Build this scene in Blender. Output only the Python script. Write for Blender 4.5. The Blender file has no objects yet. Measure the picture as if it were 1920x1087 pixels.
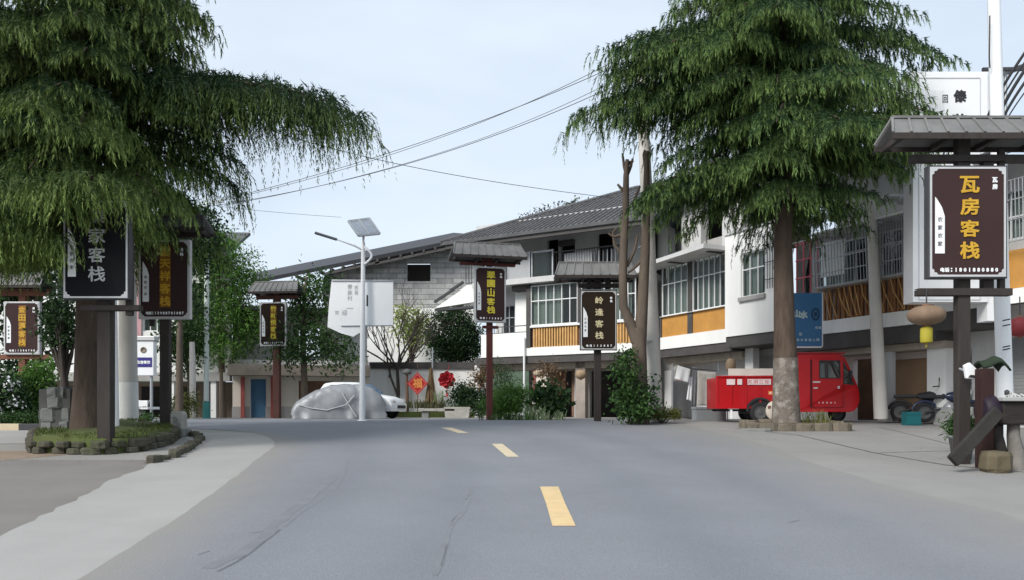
import bpy, bmesh, math, random
import numpy as np
from mathutils import Vector, Matrix
from mathutils.geometry import tessellate_polygon

S = bpy.context.scene
COL = S.collection
R = math.radians
F = 1493.0            # focal length in pixels of the 1920 wide photograph
EYE = 1.5
HZ = 770.0

# ------------------------------------------------------------------ camera
cd = bpy.data.cameras.new('camera')
cam = bpy.data.objects.new('camera', cd)
COL.objects.link(cam)
cam.location = (0, 0, EYE)
cam.rotation_euler = (R(90), 0, 0)
cd.sensor_width = 36.0
cd.lens = F / 1920 * 36
cd.shift_y = (HZ - 543.5) / 1920
cd.clip_start = 0.1
cd.clip_end = 4000
S.camera = cam

# ------------------------------------------------------------------ sky and sun (bright overcast)
SUN_EL, SUN_AZ = 38, 225       # azimuth: direction the light comes from, clockwise from +Y
w = bpy.data.worlds.new('World')
S.world = w
w.use_nodes = True
nt = w.node_tree
bg = nt.nodes['Background']
sky = nt.nodes.new('ShaderNodeTexSky')
sky.sky_type = 'NISHITA'
sky.sun_disc = False
sky.sun_elevation = R(SUN_EL)
sky.sun_rotation = R(SUN_AZ)
sky.air_density = 1.0
sky.dust_density = 2.5
sky.ozone_density = 1.0
# thin even cloud over the clear sky: mixes the blue towards a pale grey-white
tc = nt.nodes.new('ShaderNodeTexCoord')
mp = nt.nodes.new('ShaderNodeMapping')
mp.inputs['Scale'].default_value = (1.0, 1.0, 3.0)
nz = nt.nodes.new('ShaderNodeTexNoise')
nz.inputs['Scale'].default_value = 2.2
nz.inputs['Detail'].default_value = 4
mr = nt.nodes.new('ShaderNodeMapRange')
mr.inputs['From Min'].default_value = 0.3
mr.inputs['From Max'].default_value = 0.7
mr.inputs['To Min'].default_value = 0.66
mr.inputs['To Max'].default_value = 0.95
mx = nt.nodes.new('ShaderNodeMix')
mx.data_type = 'RGBA'
mx.inputs['B'].default_value = (5.75, 6.5, 7.3, 1)
nt.links.new(tc.outputs['Generated'], mp.inputs['Vector'])
nt.links.new(mp.outputs['Vector'], nz.inputs['Vector'])
nt.links.new(nz.outputs['Fac'], mr.inputs['Value'])
nt.links.new(mr.outputs['Result'], mx.inputs['Factor'])
nt.links.new(sky.outputs['Color'], mx.inputs['A'])
nt.links.new(mx.outputs['Result'], bg.inputs['Color'])
bg.inputs['Strength'].default_value = 0.11

sl = bpy.data.lights.new('sun', 'SUN')
sun = bpy.data.objects.new('sun', sl)
COL.objects.link(sun)
sl.energy = 2.6
sl.angle = R(20)
sl.color = (1.0, 0.97, 0.92)
_d = Vector((math.sin(R(SUN_AZ)) * math.cos(R(SUN_EL)), math.cos(R(SUN_AZ)) * math.cos(R(SUN_EL)), math.sin(R(SUN_EL))))
sun.rotation_euler = _d.to_track_quat('Z', 'Y').to_euler()
sun.location = (0, -10, 40)

S.view_settings.view_transform = 'Standard'
S.view_settings.look = 'None'
S.view_settings.exposure = 0.45
S.view_settings.gamma = 1.0
S.render.engine = 'CYCLES'
S.cycles.max_bounces = 6
S.cycles.transparent_max_bounces = 8

# ------------------------------------------------------------------ helpers
def P(px, py, d):
    """A point of the place: photograph pixel (px, py) at depth d metres."""
    return Vector(((px - 960) / F * d, d, EYE + (HZ - py) / F * d))

def X(px, d):
    return (px - 960) / F * d

def Z(py, d):
    return EYE + (HZ - py) / F * d

def g(y):
    """Height of the ground: the road climbs 5 per cent to a crest 24 m away."""
    if y > 60:
        return 1.2
    y = max(y, -40.0)
    return 1.2 - 0.05 * 1.2 * math.log(1 + math.exp((24 - y) / 1.2))

_mats = {}
def M(name, rgb, rough=0.8, var=0.15, scale=3.0, bump=0.0, bscale=None, metal=0.0, spec=0.3, stain=0.0, stain_rgb=(0.12, 0.1, 0.08), coat=0.0, stretch=(1, 1, 1)):
    if name in _mats:
        return _mats[name]
    m = bpy.data.materials.new(name)
    m.use_nodes = True
    n, l = m.node_tree.nodes, m.node_tree.links
    b = n['Principled BSDF']
    b.inputs['Roughness'].default_value = rough
    b.inputs['Metallic'].default_value = metal
    b.inputs['Specular IOR Level'].default_value = spec
    b.inputs['Coat Weight'].default_value = coat
    t = n.new('ShaderNodeTexCoord')
    mpn = n.new('ShaderNodeMapping')
    mpn.inputs['Scale'].default_value = stretch
    l.new(t.outputs['Object'], mpn.inputs['Vector'])
    a = n.new('ShaderNodeTexNoise')
    a.inputs['Scale'].default_value = scale
    a.inputs['Detail'].default_value = 7
    a.inputs['Roughness'].default_value = 0.62
    l.new(mpn.outputs['Vector'], a.inputs['Vector'])
    r = n.new('ShaderNodeMapRange')
    r.inputs['From Min'].default_value = 0.25
    r.inputs['From Max'].default_value = 0.75
    r.inputs['To Min'].default_value = 1 - var
    r.inputs['To Max'].default_value = 1 + var
    l.new(a.outputs['Fac'], r.inputs['Value'])
    v = n.new('ShaderNodeVectorMath')
    v.operation = 'SCALE'
    v.inputs[0].default_value = rgb
    l.new(r.outputs['Result'], v.inputs['Scale'])
    out = v.outputs['Vector']
    if stain > 0:
        s = n.new('ShaderNodeTexNoise')
        s.inputs['Scale'].default_value = scale * 0.33
        s.inputs['Detail'].default_value = 8
        s.inputs['Roughness'].default_value = 0.7
        l.new(mpn.outputs['Vector'], s.inputs['Vector'])
        q = n.new('ShaderNodeMapRange')
        q.inputs['From Min'].default_value = 0.5
        q.inputs['From Max'].default_value = 0.78
        q.inputs['To Min'].default_value = 0.0
        q.inputs['To Max'].default_value = stain
        l.new(s.outputs['Fac'], q.inputs['Value'])
        x = n.new('ShaderNodeMix')
        x.data_type = 'RGBA'
        x.inputs['B'].default_value = (*stain_rgb, 1)
        l.new(q.outputs['Result'], x.inputs['Factor'])
        l.new(out, x.inputs['A'])
        out = x.outputs['Result']
    l.new(out, b.inputs['Base Color'])
    if bump > 0:
        c = n.new('ShaderNodeTexNoise')
        c.inputs['Scale'].default_value = bscale or scale * 6
        c.inputs['Detail'].default_value = 5
        l.new(mpn.outputs['Vector'], c.inputs['Vector'])
        bp = n.new('ShaderNodeBump')
        bp.inputs['Strength'].default_value = bump
        bp.inputs['Distance'].default_value = 0.02
        l.new(c.outputs['Fac'], bp.inputs['Height'])
        l.new(bp.outputs['Normal'], b.inputs['Normal'])
    _mats[name] = m
    return m

def leaf_mat(name, dark, light, trans=0.25, rough=0.6):
    if name in _mats:
        return _mats[name]
    m = bpy.data.materials.new(name)
    m.use_nodes = True
    n, l = m.node_tree.nodes, m.node_tree.links
    b = n['Principled BSDF']
    b.inputs['Roughness'].default_value = rough
    b.inputs['Specular IOR Level'].default_value = 0.25
    at = n.new('ShaderNodeAttribute')
    at.attribute_name = 'tone'
    x = n.new('ShaderNodeMix')
    x.data_type = 'RGBA'
    x.inputs['A'].default_value = (*dark, 1)
    x.inputs['B'].default_value = (*light, 1)
    l.new(at.outputs['Fac'], x.inputs['Factor'])
    l.new(x.outputs['Result'], b.inputs['Base Color'])
    t = n.new('ShaderNodeBsdfTranslucent')
    l.new(x.outputs['Result'], t.inputs['Color'])
    ms = n.new('ShaderNodeMixShader')
    ms.inputs['Fac'].default_value = trans
    l.new(b.outputs['BSDF'], ms.inputs[1])
    l.new(t.outputs['BSDF'], ms.inputs[2])
    l.new(ms.outputs['Shader'], n['Material Output'].inputs['Surface'])
    _mats[name] = m
    return m

def glass_mat(name, tint=(0.05, 0.06, 0.06), clear=0.45, rough=0.06):
    if name in _mats:
        return _mats[name]
    m = bpy.data.materials.new(name)
    m.use_nodes = True
    n, l = m.node_tree.nodes, m.node_tree.links
    b = n['Principled BSDF']
    b.inputs['Base Color'].default_value = (*tint, 1)
    b.inputs['Roughness'].default_value = rough
    b.inputs['Specular IOR Level'].default_value = 0.6
    t = n.new('ShaderNodeBsdfTransparent')
    t.inputs['Color'].default_value = (0.85, 0.9, 0.88, 1)
    ms = n.new('ShaderNodeMixShader')
    ms.inputs['Fac'].default_value = clear
    l.new(b.outputs['BSDF'], ms.inputs[1])
    l.new(t.outputs['BSDF'], ms.inputs[2])
    l.new(ms.outputs['Shader'], n['Material Output'].inputs['Surface'])
    _mats[name] = m
    return m

ORG = {}
def tag(o, label=None, cat=None, group=None, kind=None):
    if label: o['label'] = label
    if cat: o['category'] = cat
    if group: o['group'] = group
    if kind: o['kind'] = kind
    return o

def thing(name, label, cat, loc, group=None, rz=0.0):
    o = bpy.data.objects.new(name, None)
    COL.objects.link(o)
    o.empty_display_size = 0.3
    o.location = loc
    o.rotation_euler = (0, 0, rz)
    ORG[o.name] = Vector(loc)
    return tag(o, label, cat, group)

class MB:
    """Collects shapes (world coordinates) and links them as one mesh object."""
    def __init__(s):
        s.v = []; s.f = []; s.sm = []
    def add(s, vs, fs, smooth=False):
        k = len(s.v)
        s.v += [tuple(p) for p in vs]
        for f in fs:
            s.f.append(tuple(i + k for i in f)); s.sm.append(smooth)
        return s
    def obox(s, o, a, b, c):
        """box from corner o with edge vectors a, b, c"""
        o, a, b, c = Vector(o), Vector(a), Vector(b), Vector(c)
        vs = [o, o + a, o + a + b, o + b, o + c, o + a + c, o + a + b + c, o + b + c]
        fs = [(3, 2, 1, 0), (4, 5, 6, 7), (0, 1, 5, 4), (1, 2, 6, 5), (2, 3, 7, 6), (3, 0, 4, 7)]
        if a.cross(b).dot(c) < 0:
            fs = [f[::-1] for f in fs]
        return s.add(vs, fs)
    def box(s, x0, x1, y0, y1, z0, z1):
        return s.obox((x0, y0, z0), (x1 - x0, 0, 0), (0, y1 - y0, 0), (0, 0, z1 - z0))
    def beam(s, p, q, wd, hg, up=(0, 0, 1)):
        p, q = Vector(p), Vector(q)
        t = (q - p); n = t.normalized(); u = Vector(up)
        sd = n.cross(u)
        if sd.length < 1e-4: sd = n.cross(Vector((1, 0, 0)))
        sd.normalize(); u = sd.cross(n).normalized()
        return s.obox(p - sd * wd / 2 - u * hg / 2, t, sd * wd, u * hg)
    def tube(s, pts, rad, n=8, cap=True):
        pts = [Vector(p) for p in pts]
        if not hasattr(rad, '__len__'): rad = [rad] * len(pts)
        vs = []; fs = []
        ref = None
        for i, p in enumerate(pts):
            t = (pts[min(i + 1, len(pts) - 1)] - pts[max(i - 1, 0)])
            t = t.normalized() if t.length > 1e-9 else Vector((0, 0, 1))
            if ref is None:
                ref = t.orthogonal().normalized()
            ref = (ref - t * ref.dot(t))
            ref = ref.normalized() if ref.length > 1e-6 else t.orthogonal().normalized()
            b = t.cross(ref)
            for k in range(n):
                a = 2 * math.pi * k / n
                vs.append(p + (ref * math.cos(a) + b * math.sin(a)) * rad[i])
        for i in range(len(pts) - 1):
            for k in range(n):
                fs.append((i * n + k, i * n + (k + 1) % n, (i + 1) * n + (k + 1) % n, (i + 1) * n + k))
        s.add(vs, fs, n > 4)
        if cap:
            s.add([vs[k] for k in range(n)], [tuple(range(n))[::-1]])
            s.add([vs[(len(pts) - 1) * n + k] for k in range(n)], [tuple(range(n))])
        return s
    def lathe(s, c, prof, n=20, axis='z', sx=1.0, sy=1.0):
        """prof: list of (radius, height along axis)"""
        c = Vector(c); vs = []; fs = []
        for r_, h in prof:
            for k in range(n):
                a = 2 * math.pi * k / n
                u, v = math.cos(a) * r_ * sx, math.sin(a) * r_ * sy
                vs.append(c + (Vector((u, v, h)) if axis == 'z' else Vector((u, h, v)) if axis == 'y' else Vector((h, u, v))))
        for i in range(len(prof) - 1):
            for k in range(n):
                f = (i * n + k, i * n + (k + 1) % n, (i + 1) * n + (k + 1) % n, (i + 1) * n + k)
                fs.append(f if axis != 'y' else f[::-1])
        return s.add(vs, fs, True)
    def plate(s, outer, holes, o, ax, ay, th):
        """flat outline with holes in the frame (o, ax, ay), th thick along ax x ay"""
        o, ax, ay = Vector(o), Vector(ax), Vector(ay)
        n = ax.cross(ay).normalized()
        loops = [outer] + list(holes)
        tri = tessellate_polygon([[Vector((p[0], p[1], 0)) for p in lp] for lp in loops])
        pts = [p for lp in loops for p in lp]
        A = [o + ax * p[0] + ay * p[1] for p in pts]
        k = len(A)
        fs = []
        for t in tri:
            a, b, c = (Vector((pts[i][0], pts[i][1])) for i in t)
            if (b - a).x * (c - a).y - (b - a).y * (c - a).x < 0: t = t[::-1]
            fs.append(tuple(i + k for i in t)); fs.append(tuple(t[::-1]))
        b0 = 0
        for j, lp in enumerate(loops):
            m = len(lp)
            ar = sum(lp[i][0] * lp[(i + 1) % m][1] - lp[(i + 1) % m][0] * lp[i][1] for i in range(m))
            ccw = ar > 0
            for i in range(m):
                a, b = b0 + i, b0 + (i + 1) % m
                f = (a, b, b + k, a + k)
                if ccw != (j == 0): f = f[::-1]
                fs.append(f)
            b0 += m
        return s.add(A + [p + n * th for p in A], fs)
    def glyph(s, ch, c, ax, ay, h, depth=0.012, bold=0.0, wx=1.0):
        """one character about c, h tall, in the plane ax, ay"""
        V, Fc = glyph(ch, bold)
        ax, ay = Vector(ax).normalized(), Vector(ay).normalized()
        n = ax.cross(ay)
        c = Vector(c)
        return s.add([c + ax * (p[0] * h * wx) + ay * (p[1] * h) + n * (p[2] * depth) for p in V], Fc)
    def build(s, name, mat, parent=None, bevel=0, seg=2, local=False, smooth=False):
        me = bpy.data.meshes.new(name)
        vs = s.v
        if parent is not None and not local:
            o = ORG[parent.name]
            vs = [(p[0] - o.x, p[1] - o.y, p[2] - o.z) for p in vs]
        org = None
        me.from_pydata(vs, [], s.f)
        sm = [True] * len(s.f) if smooth else s.sm
        me.polygons.foreach_set('use_smooth', sm)
        me.materials.append(mat)
        me.update()
        ob = bpy.data.objects.new(name, me)
        COL.objects.link(ob)
        if parent is not None:
            ob.parent = parent
            ORG[ob.name] = ORG[parent.name]
        else:
            ORG[ob.name] = Vector((0, 0, 0))
        if bevel:
            md = ob.modifiers.new('bevel', 'BEVEL')
            md.width = bevel; md.segments = seg; md.limit_method = 'ANGLE'; md.angle_limit = R(40)
        return ob

_gl = {}
def glyph(ch, bold):
    key = (ch, bold)
    if key in _gl: return _gl[key]
    cu = bpy.data.curves.new('glyph', 'FONT')
    cu.body = ch
    cu.size = 1.0
    cu.extrude = 0.1
    cu.bevel_depth = bold * 1.3
    cu.bevel_resolution = 0
    cu.resolution_u = 2
    ob = bpy.data.objects.new('glyph', cu)
    COL.objects.link(ob)
    dg = bpy.context.evaluated_depsgraph_get()
    me = ob.evaluated_get(dg).to_mesh()
    V = np.array([v.co[:] for v in me.vertices]) if len(me.vertices) else np.zeros((0, 3))
    Fc = [tuple(p.vertices) for p in me.polygons]
    if len(V):
        lo, hi = V.min(0), V.max(0)
        V = V - (lo + hi) / 2
        V[:, :2] /= max(hi[1] - lo[1], 0.001) if len(ch) > 1 or ord(ch[0]) < 0x2000 else max(hi[0] - lo[0], hi[1] - lo[1])
        V[:, 2] = (V[:, 2] - V[:, 2].min()) / max(V[:, 2].max() - V[:, 2].min(), 1e-6)
    ob.evaluated_get(dg).to_mesh_clear()
    bpy.data.objects.remove(ob)
    bpy.data.curves.remove(cu)
    _gl[key] = (V.tolist(), Fc)
    return _gl[key]

def np_mesh(name, V, mat, tone=None, parent=None):
    """V: (N, k, 3) separate faces; tone: (N,)"""
    N, k = V.shape[:2]
    V = V.reshape(-1, 3).astype(np.float64)
    if parent is not None:
        V = V - np.array(ORG[parent.name][:])
    me = bpy.data.meshes.new(name)
    me.vertices.add(N * k); me.vertices.foreach_set('co', V.astype(np.float32).ravel())
    me.loops.add(N * k); me.loops.foreach_set('vertex_index', np.arange(N * k, dtype=np.int32))
    me.polygons.add(N); me.polygons.foreach_set('loop_start', np.arange(0, N * k, k, dtype=np.int32))
    me.update(calc_edges=True)
    if tone is not None:
        at = me.attributes.new('tone', 'FLOAT', 'FACE')
        at.data.foreach_set('value', np.clip(tone, 0, 1).astype(np.float32))
    me.materials.append(mat)
    ob = bpy.data.objects.new(name, me)
    COL.objects.link(ob)
    if parent is not None:
        ob.parent = parent; ORG[ob.name] = ORG[parent.name]
    else:
        ORG[ob.name] = Vector((0, 0, 0))
    return ob

def unit(a):
    return a / np.maximum(np.linalg.norm(a, axis=-1, keepdims=True), 1e-9)

def leaf_faces(C, size, rng, up=0.4, aspect=0.5, dirs=None):
    """diamond leaves at C (N,3)"""
    N = len(C)
    L = size * rng.uniform(0.6, 1.3, (N, 1))
    d = unit(rng.normal(size=(N, 3))) if dirs is None else dirs
    nrm = unit(rng.normal(size=(N, 3)) + np.array([0, 0, up * 2]))
    sd = unit(np.cross(d, nrm))
    mid = C + d * L * 0.45 - np.array([0, 0, 1]) * L * 0.06
    return np.stack([C, mid + sd * L * aspect * 0.5, C + d * L - np.array([0, 0, 1]) * L * 0.18, mid - sd * L * aspect * 0.5], 1)

# ------------------------------------------------------------------ materials
asphalt = M('asphalt', (0.202, 0.209, 0.229), 0.85, 0.10, 0.45, 0.35, 70, stain=0.35, stain_rgb=(0.165, 0.17, 0.182))
def road_surface():
    m = asphalt; n, l = m.node_tree.nodes, m.node_tree.links
    b = n['Principled BSDF']; src = b.inputs['Base Color'].links[0].from_socket
    tc_ = n.new('ShaderNodeTexCoord')
    gn = n.new('ShaderNodeTexNoise'); gn.inputs['Scale'].default_value = 75; gn.inputs['Detail'].default_value = 2
    l.new(tc_.outputs['Object'], gn.inputs['Vector'])
    gr_ = n.new('ShaderNodeMapRange'); gr_.inputs['From Min'].default_value = .3; gr_.inputs['From Max'].default_value = .7; gr_.inputs['To Min'].default_value = .84; gr_.inputs['To Max'].default_value = 1.16
    l.new(gn.outputs['Fac'], gr_.inputs['Value'])
    vm = n.new('ShaderNodeVectorMath'); vm.operation = 'SCALE'
    l.new(src, vm.inputs[0]); l.new(gr_.outputs['Result'], vm.inputs['Scale'])
    at = n.new('ShaderNodeAttribute'); at.attribute_name = 'dust'
    dn = n.new('ShaderNodeTexNoise'); dn.inputs['Scale'].default_value = 1.1; dn.inputs['Detail'].default_value = 7; dn.inputs['Roughness'].default_value = .65
    l.new(tc_.outputs['Object'], dn.inputs['Vector'])
    ad = n.new('ShaderNodeMath'); ad.operation = 'MULTIPLY_ADD'; ad.inputs[1].default_value = 1.2; ad.inputs[2].default_value = -.6
    l.new(dn.outputs['Fac'], ad.inputs[0])
    sm = n.new('ShaderNodeMath'); sm.operation = 'ADD'; sm.use_clamp = True
    l.new(at.outputs['Fac'], sm.inputs[0]); l.new(ad.outputs['Value'], sm.inputs[1])
    ml = n.new('ShaderNodeMath'); ml.operation = 'MULTIPLY'; l.new(sm.outputs['Value'], ml.inputs[0]); l.new(at.outputs['Fac'], ml.inputs[1])
    x = n.new('ShaderNodeMix'); x.data_type = 'RGBA'; x.inputs['B'].default_value = (.25, .24, .222, 1)
    l.new(ml.outputs['Value'], x.inputs['Factor']); l.new(vm.outputs['Vector'], x.inputs['A'])
    wt = n.new('ShaderNodeAttribute'); wt.attribute_name = 'track'
    y = n.new('ShaderNodeMix'); y.data_type = 'RGBA'; y.blend_type = 'MULTIPLY'; y.inputs['B'].default_value = (.86, .87, .89, 1)
    l.new(wt.outputs['Fac'], y.inputs['Factor']); l.new(x.outputs['Result'], y.inputs['A'])
    l.new(y.outputs['Result'], b.inputs['Base Color'])
asphalt_side = M('side_asphalt', (0.19, 0.178, 0.166), 0.88, 0.12, 0.8, 0.2, 50, stain=0.25, stain_rgb=(0.17, 0.15, 0.13))
concrete_pave = M('concrete_paving', (0.33, 0.322, 0.308), 0.85, 0.10, 0.7, 0.15, 40, stain=0.35, stain_rgb=(0.28, 0.27, 0.25))
concrete_apron = M('concrete_apron', (0.262, 0.255, 0.243), 0.85, 0.12, 0.6, 0.15, 40, stain=0.4, stain_rgb=(0.23, 0.22, 0.2))
earth = M('bare_earth', (0.26, 0.2, 0.15), 0.95, 0.2, 1.2, 0.3, 20, stain=0.5, stain_rgb=(0.2, 0.17, 0.14))
yellow_paint = M('yellow_road_paint', (0.64, 0.47, 0.25), 0.7, 0.12, 5, 0.1, stain=0.5, stain_rgb=(0.42, 0.36, 0.27))
white_worn = M('worn_road_paint', (0.58, 0.49, 0.34), 0.7, 0.12, 5, 0.1, stain=0.5, stain_rgb=(0.4, 0.4, 0.4))
tar = M('tar_seam', (0.180, 0.186, 0.203), 0.85, 0.12, 3)
tar_dark = M('dark_crack', (0.128, 0.132, 0.144), 0.85, 0.2, 3)
white_wall = M('white_plaster', (0.82, 0.82, 0.80), 0.85, 0.06, 1.2, 0.05, stain=0.30, stain_rgb=(0.52, 0.50, 0.46), stretch=(1.6, 1.6, .3))
cream_wall = M('cream_plaster', (0.72, 0.66, 0.58), 0.85, 0.07, 1.2, 0.05, stain=0.4, stain_rgb=(0.42, 0.38, 0.34), stretch=(1.6, 1.6, .3))
grey_wall = M('grey_render', (0.38, 0.37, 0.355), 0.88, 0.12, 1.1, 0.08, stain=0.5, stain_rgb=(0.2, 0.19, 0.18), stretch=(1.6, 1.6, .3))
pale_grey = M('pale_grey_render', (0.55, 0.55, 0.545), 0.85, 0.08, 1.1, 0.05, stain=0.45, stain_rgb=(0.32, 0.31, 0.3), stretch=(1.6, 1.6, .3))
dark_beam = M('dark_timber_beam', (0.075, 0.07, 0.068), 0.7, 0.25, 2, 0.2)
brown_wood = M('brown_timber', (0.19, 0.105, 0.065), 0.7, 0.3, 2.5, 0.2)
room_shade = M('unlit_room_shade', (0.045, 0.04, 0.037), 0.9, 0.2, 1)  # near-black colour stands in for the shade of unlit rooms
orange_panel = M('ochre_panel', (0.52, 0.26, 0.065), 0.6, 0.14, 2, 0.05, stain=0.25, stain_rgb=(0.28, 0.12, 0.03))
bamboo_gold = M('golden_bamboo', (0.60, 0.36, 0.14), 0.55, 0.2, 3, 0.05)
bamboo_brown = M('brown_bamboo', (0.27, 0.13, 0.055), 0.65, 0.3, 3, 0.1)
alu = M('white_window_frame', (0.72, 0.73, 0.73), 0.4, 0.05, 2)
steel = M('grey_steel', (0.38, 0.40, 0.42), 0.45, 0.15, 4, metal=0.4)
iron_dark = M('dark_ironwork', (0.05, 0.05, 0.055), 0.55, 0.2, 4)
glass = glass_mat('window_glass', clear=0.72)
glass_dark = glass_mat('dark_glass', (0.03, 0.035, 0.04), 0.15)
curtain_m = M('pale_curtain', (0.62, 0.64, 0.62), 0.9, 0.15, 2, stretch=(6, 6, 0.6))
curtain_w = M('white_curtain', (0.76, 0.77, 0.77), 0.9, 0.15, 2, stretch=(6, 6, 0.6))
curtain_green = M('grey_green_curtain', (0.24, 0.28, 0.23), 0.9, 0.15, 2, stretch=(6, 6, 0.6))
roof_grey = M('grey_roof_tile', (0.10, 0.10, 0.105), 0.85, 0.25, 1.3, 0.5, 9, stain=0.4, stain_rgb=(0.09, 0.092, 0.085))
roof_dark = M('dark_roof_sheet', (0.05, 0.052, 0.06), 0.75, 0.15, 1.0, 0.2)
sign_roof = M('weathered_sign_roof', (0.175, 0.173, 0.17), 0.75, 0.25, 2.5, 0.3, stain=0.4, stain_rgb=(0.12, 0.11, 0.1))
sign_wood = M('sign_post_timber', (0.040, 0.033, 0.030), 0.75, 0.3, 2, 0.3, stretch=(3, 3, 0.6))
sign_wood_red = M('reddish_sign_post', (0.115, 0.035, 0.03), 0.7, 0.3, 2, 0.3, stretch=(3, 3, 0.6))
sign_brown = M('brown_sign_face', (0.048, 0.027, 0.027), 0.75, 0.08, 2, spec=.12)
sign_black = M('black_sign_face', (0.010, 0.010, 0.012), 0.75, 0.1, 2, spec=.12)
sign_dkbrown = M('dark_brown_sign_face', (0.026, 0.017, 0.012), 0.75, 0.1, 2, spec=.12)
silver = M('silver_frame', (0.55, 0.55, 0.55), 0.4, 0.1, 4, metal=0.2)
white_paint = M('white_paint', (0.82, 0.83, 0.84), 0.45, 0.04, 2, coat=0.1)
gold = M('gold_lettering', (0.55, 0.32, 0.03), 0.45, 0.15, 6)
gold_deep = M('amber_lettering_ground', (0.22, 0.1, 0.012), 0.5, 0.2, 6)
gold_yel = M('yellow_lettering', (0.62, 0.52, 0.05), 0.45, 0.12, 6)
silver_let = M('silver_lettering', (0.42, 0.43, 0.44), 0.4, 0.15, 6)
pale_gold = M('pale_gold_lettering', (0.62, 0.55, 0.34), 0.45, 0.15, 6)
ink = M('black_ink', (0.03, 0.03, 0.035), 0.7, 0.1, 4)
grey_ink = M('faded_grey_ink', (0.45, 0.46, 0.47), 0.8, 0.1, 4)
pole_con = M('concrete_pole', (0.58, 0.555, 0.515), 0.85, 0.12, 1.2, 0.15, stain=0.3, stain_rgb=(0.25, 0.23, 0.2))
limewash = M('limewash', (0.74, 0.74, 0.71), 0.85, 0.1, 3, 0.15, stain=0.2, stain_rgb=(0.4, 0.38, 0.34))
bark = M('brown_bark', (0.085, 0.062, 0.048), 0.92, 0.4, 4, 0.9, 14, stretch=(2, 2, 0.5))
bark_pale = M('whitewashed_bark', (0.15, 0.128, 0.108), 0.92, 0.4, 9, 1.0, 18, stain=1.0, stain_rgb=(0.46, 0.44, 0.40))
bark_grey = M('grey_brown_bark', (0.115, 0.09, 0.07), 0.9, 0.3, 3, 0.6, 14, stretch=(2, 2, 0.5))
twig_dark = M('dark_twig', (0.055, 0.045, 0.04), 0.9, 0.3, 4)
stone = M('grey_stone', (0.21, 0.215, 0.205), 0.9, 0.25, 2, 0.5, 12, stain=0.4, stain_rgb=(0.1, 0.11, 0.08))
stone_pale = M('pale_stone', (0.36, 0.35, 0.32), 0.9, 0.25, 4, 0.5, 14, stain=0.4, stain_rgb=(0.18, 0.18, 0.14))
moss = M('mossy_soil', (0.075, 0.095, 0.028), 0.95, 0.4, 2.5, 0.8, 18, stain=0.5, stain_rgb=(0.09, 0.065, 0.04))
red_paint = M('red_vehicle_paint', (0.44, 0.003, 0.007), 0.42, 0.10, 2, coat=0.12, spec=0.3, stain=.35, stain_rgb=(.22, .02, .02))
rubber = M('black_rubber', (0.022, 0.022, 0.024), 0.8, 0.2, 6)
black_plastic = M('black_plastic', (0.03, 0.03, 0.032), 0.5, 0.15, 5)
blue_door = M('blue_door_paint', (0.07, 0.16, 0.27), 0.6, 0.15, 1.5)
red_post = M('faded_red_paint', (0.35, 0.09, 0.08), 0.7, 0.2, 2)

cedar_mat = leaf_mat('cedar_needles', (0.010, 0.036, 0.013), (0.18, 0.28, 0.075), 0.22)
cedar_mat2 = leaf_mat('cedar_needles_fresh_lit', (0.012, 0.036, 0.010), (0.20, 0.28, 0.07), 0.22)
bright_leaf = leaf_mat('bright_leaves', (0.030, 0.085, 0.013), (0.14, 0.28, 0.05), 0.3)
mid_leaf = leaf_mat('mid_green_leaves', (0.018, 0.05, 0.014), (0.08, 0.16, 0.04), 0.25)
dark_leaf = leaf_mat('dark_leaves', (0.01, 0.028, 0.012), (0.045, 0.095, 0.028), 0.2)
yell_leaf = leaf_mat('yellow_green_leaves', (0.10, 0.15, 0.03), (0.36, 0.42, 0.13), 0.35)
olive_leaf = leaf_mat('olive_leaves', (0.05, 0.065, 0.015), (0.16, 0.17, 0.045), 0.2)
dry_leaf = leaf_mat('dry_brown_leaves', (0.06, 0.035, 0.02), (0.22, 0.14, 0.075), 0.1)

# ------------------------------------------------------------------ ground, roads and paving
YS = sorted(set([-1500, -300, -100, -40, -25, -15, -10, 45, 50, 60, 90, 150, 300, 700, 1800] + [round(-6 + 0.25 * i, 2) for i in range(185)]))
def sheet(name, keys, dz, mat, nx=2):
    """keys: (y, x_left, x_right); follows the ground dz above it"""
    ys = [k[0] for k in keys]; xl = [k[1] for k in keys]; xr = [k[2] for k in keys]
    rows = [y for y in YS if ys[0] <= y <= ys[-1]]
    m = MB(); vs = []; fs = []
    for y in rows:
        a, b = np.interp(y, ys, xl), np.interp(y, ys, xr)
        for i in range(nx): vs.append((a + (b - a) * i / (nx - 1), y, g(y) + dz))
    for j in range(len(rows) - 1):
        for i in range(nx - 1):
            fs.append((j * nx + i, j * nx + i + 1, (j + 1) * nx + i + 1, (j + 1) * nx + i))
    m.add(vs, fs)
    return tag(m.build(name, mat), kind='structure')

rnd = random.Random(3)
def smooth_keys(keys):
    ys = np.arange(keys[0][0], keys[-1][0] + 0.01, 0.25)
    K = np.array(keys)
    def sp(c):
        a = np.interp(ys, K[:, 0], K[:, c])
        k = np.ones(9) / 9
        return np.convolve(np.pad(a, 4, 'edge'), k, 'valid')
    return list(zip(ys, sp(1), sp(2)))

sheet('ground', [(-1500, -1500, 1500), (1800, -1500, 1500)], 0.0, M('ground_soil', (0.27, 0.262, 0.245), 0.9, 0.12, 0.5, 0.2, 30, stain=0.3, stain_rgb=(0.2, 0.185, 0.16)), nx=3)
sheet('pavement', smooth_keys([(-6, 4.5, 40), (8, 4.5, 40), (33, 4.5, 40)]), 0.004, concrete_apron)
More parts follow.
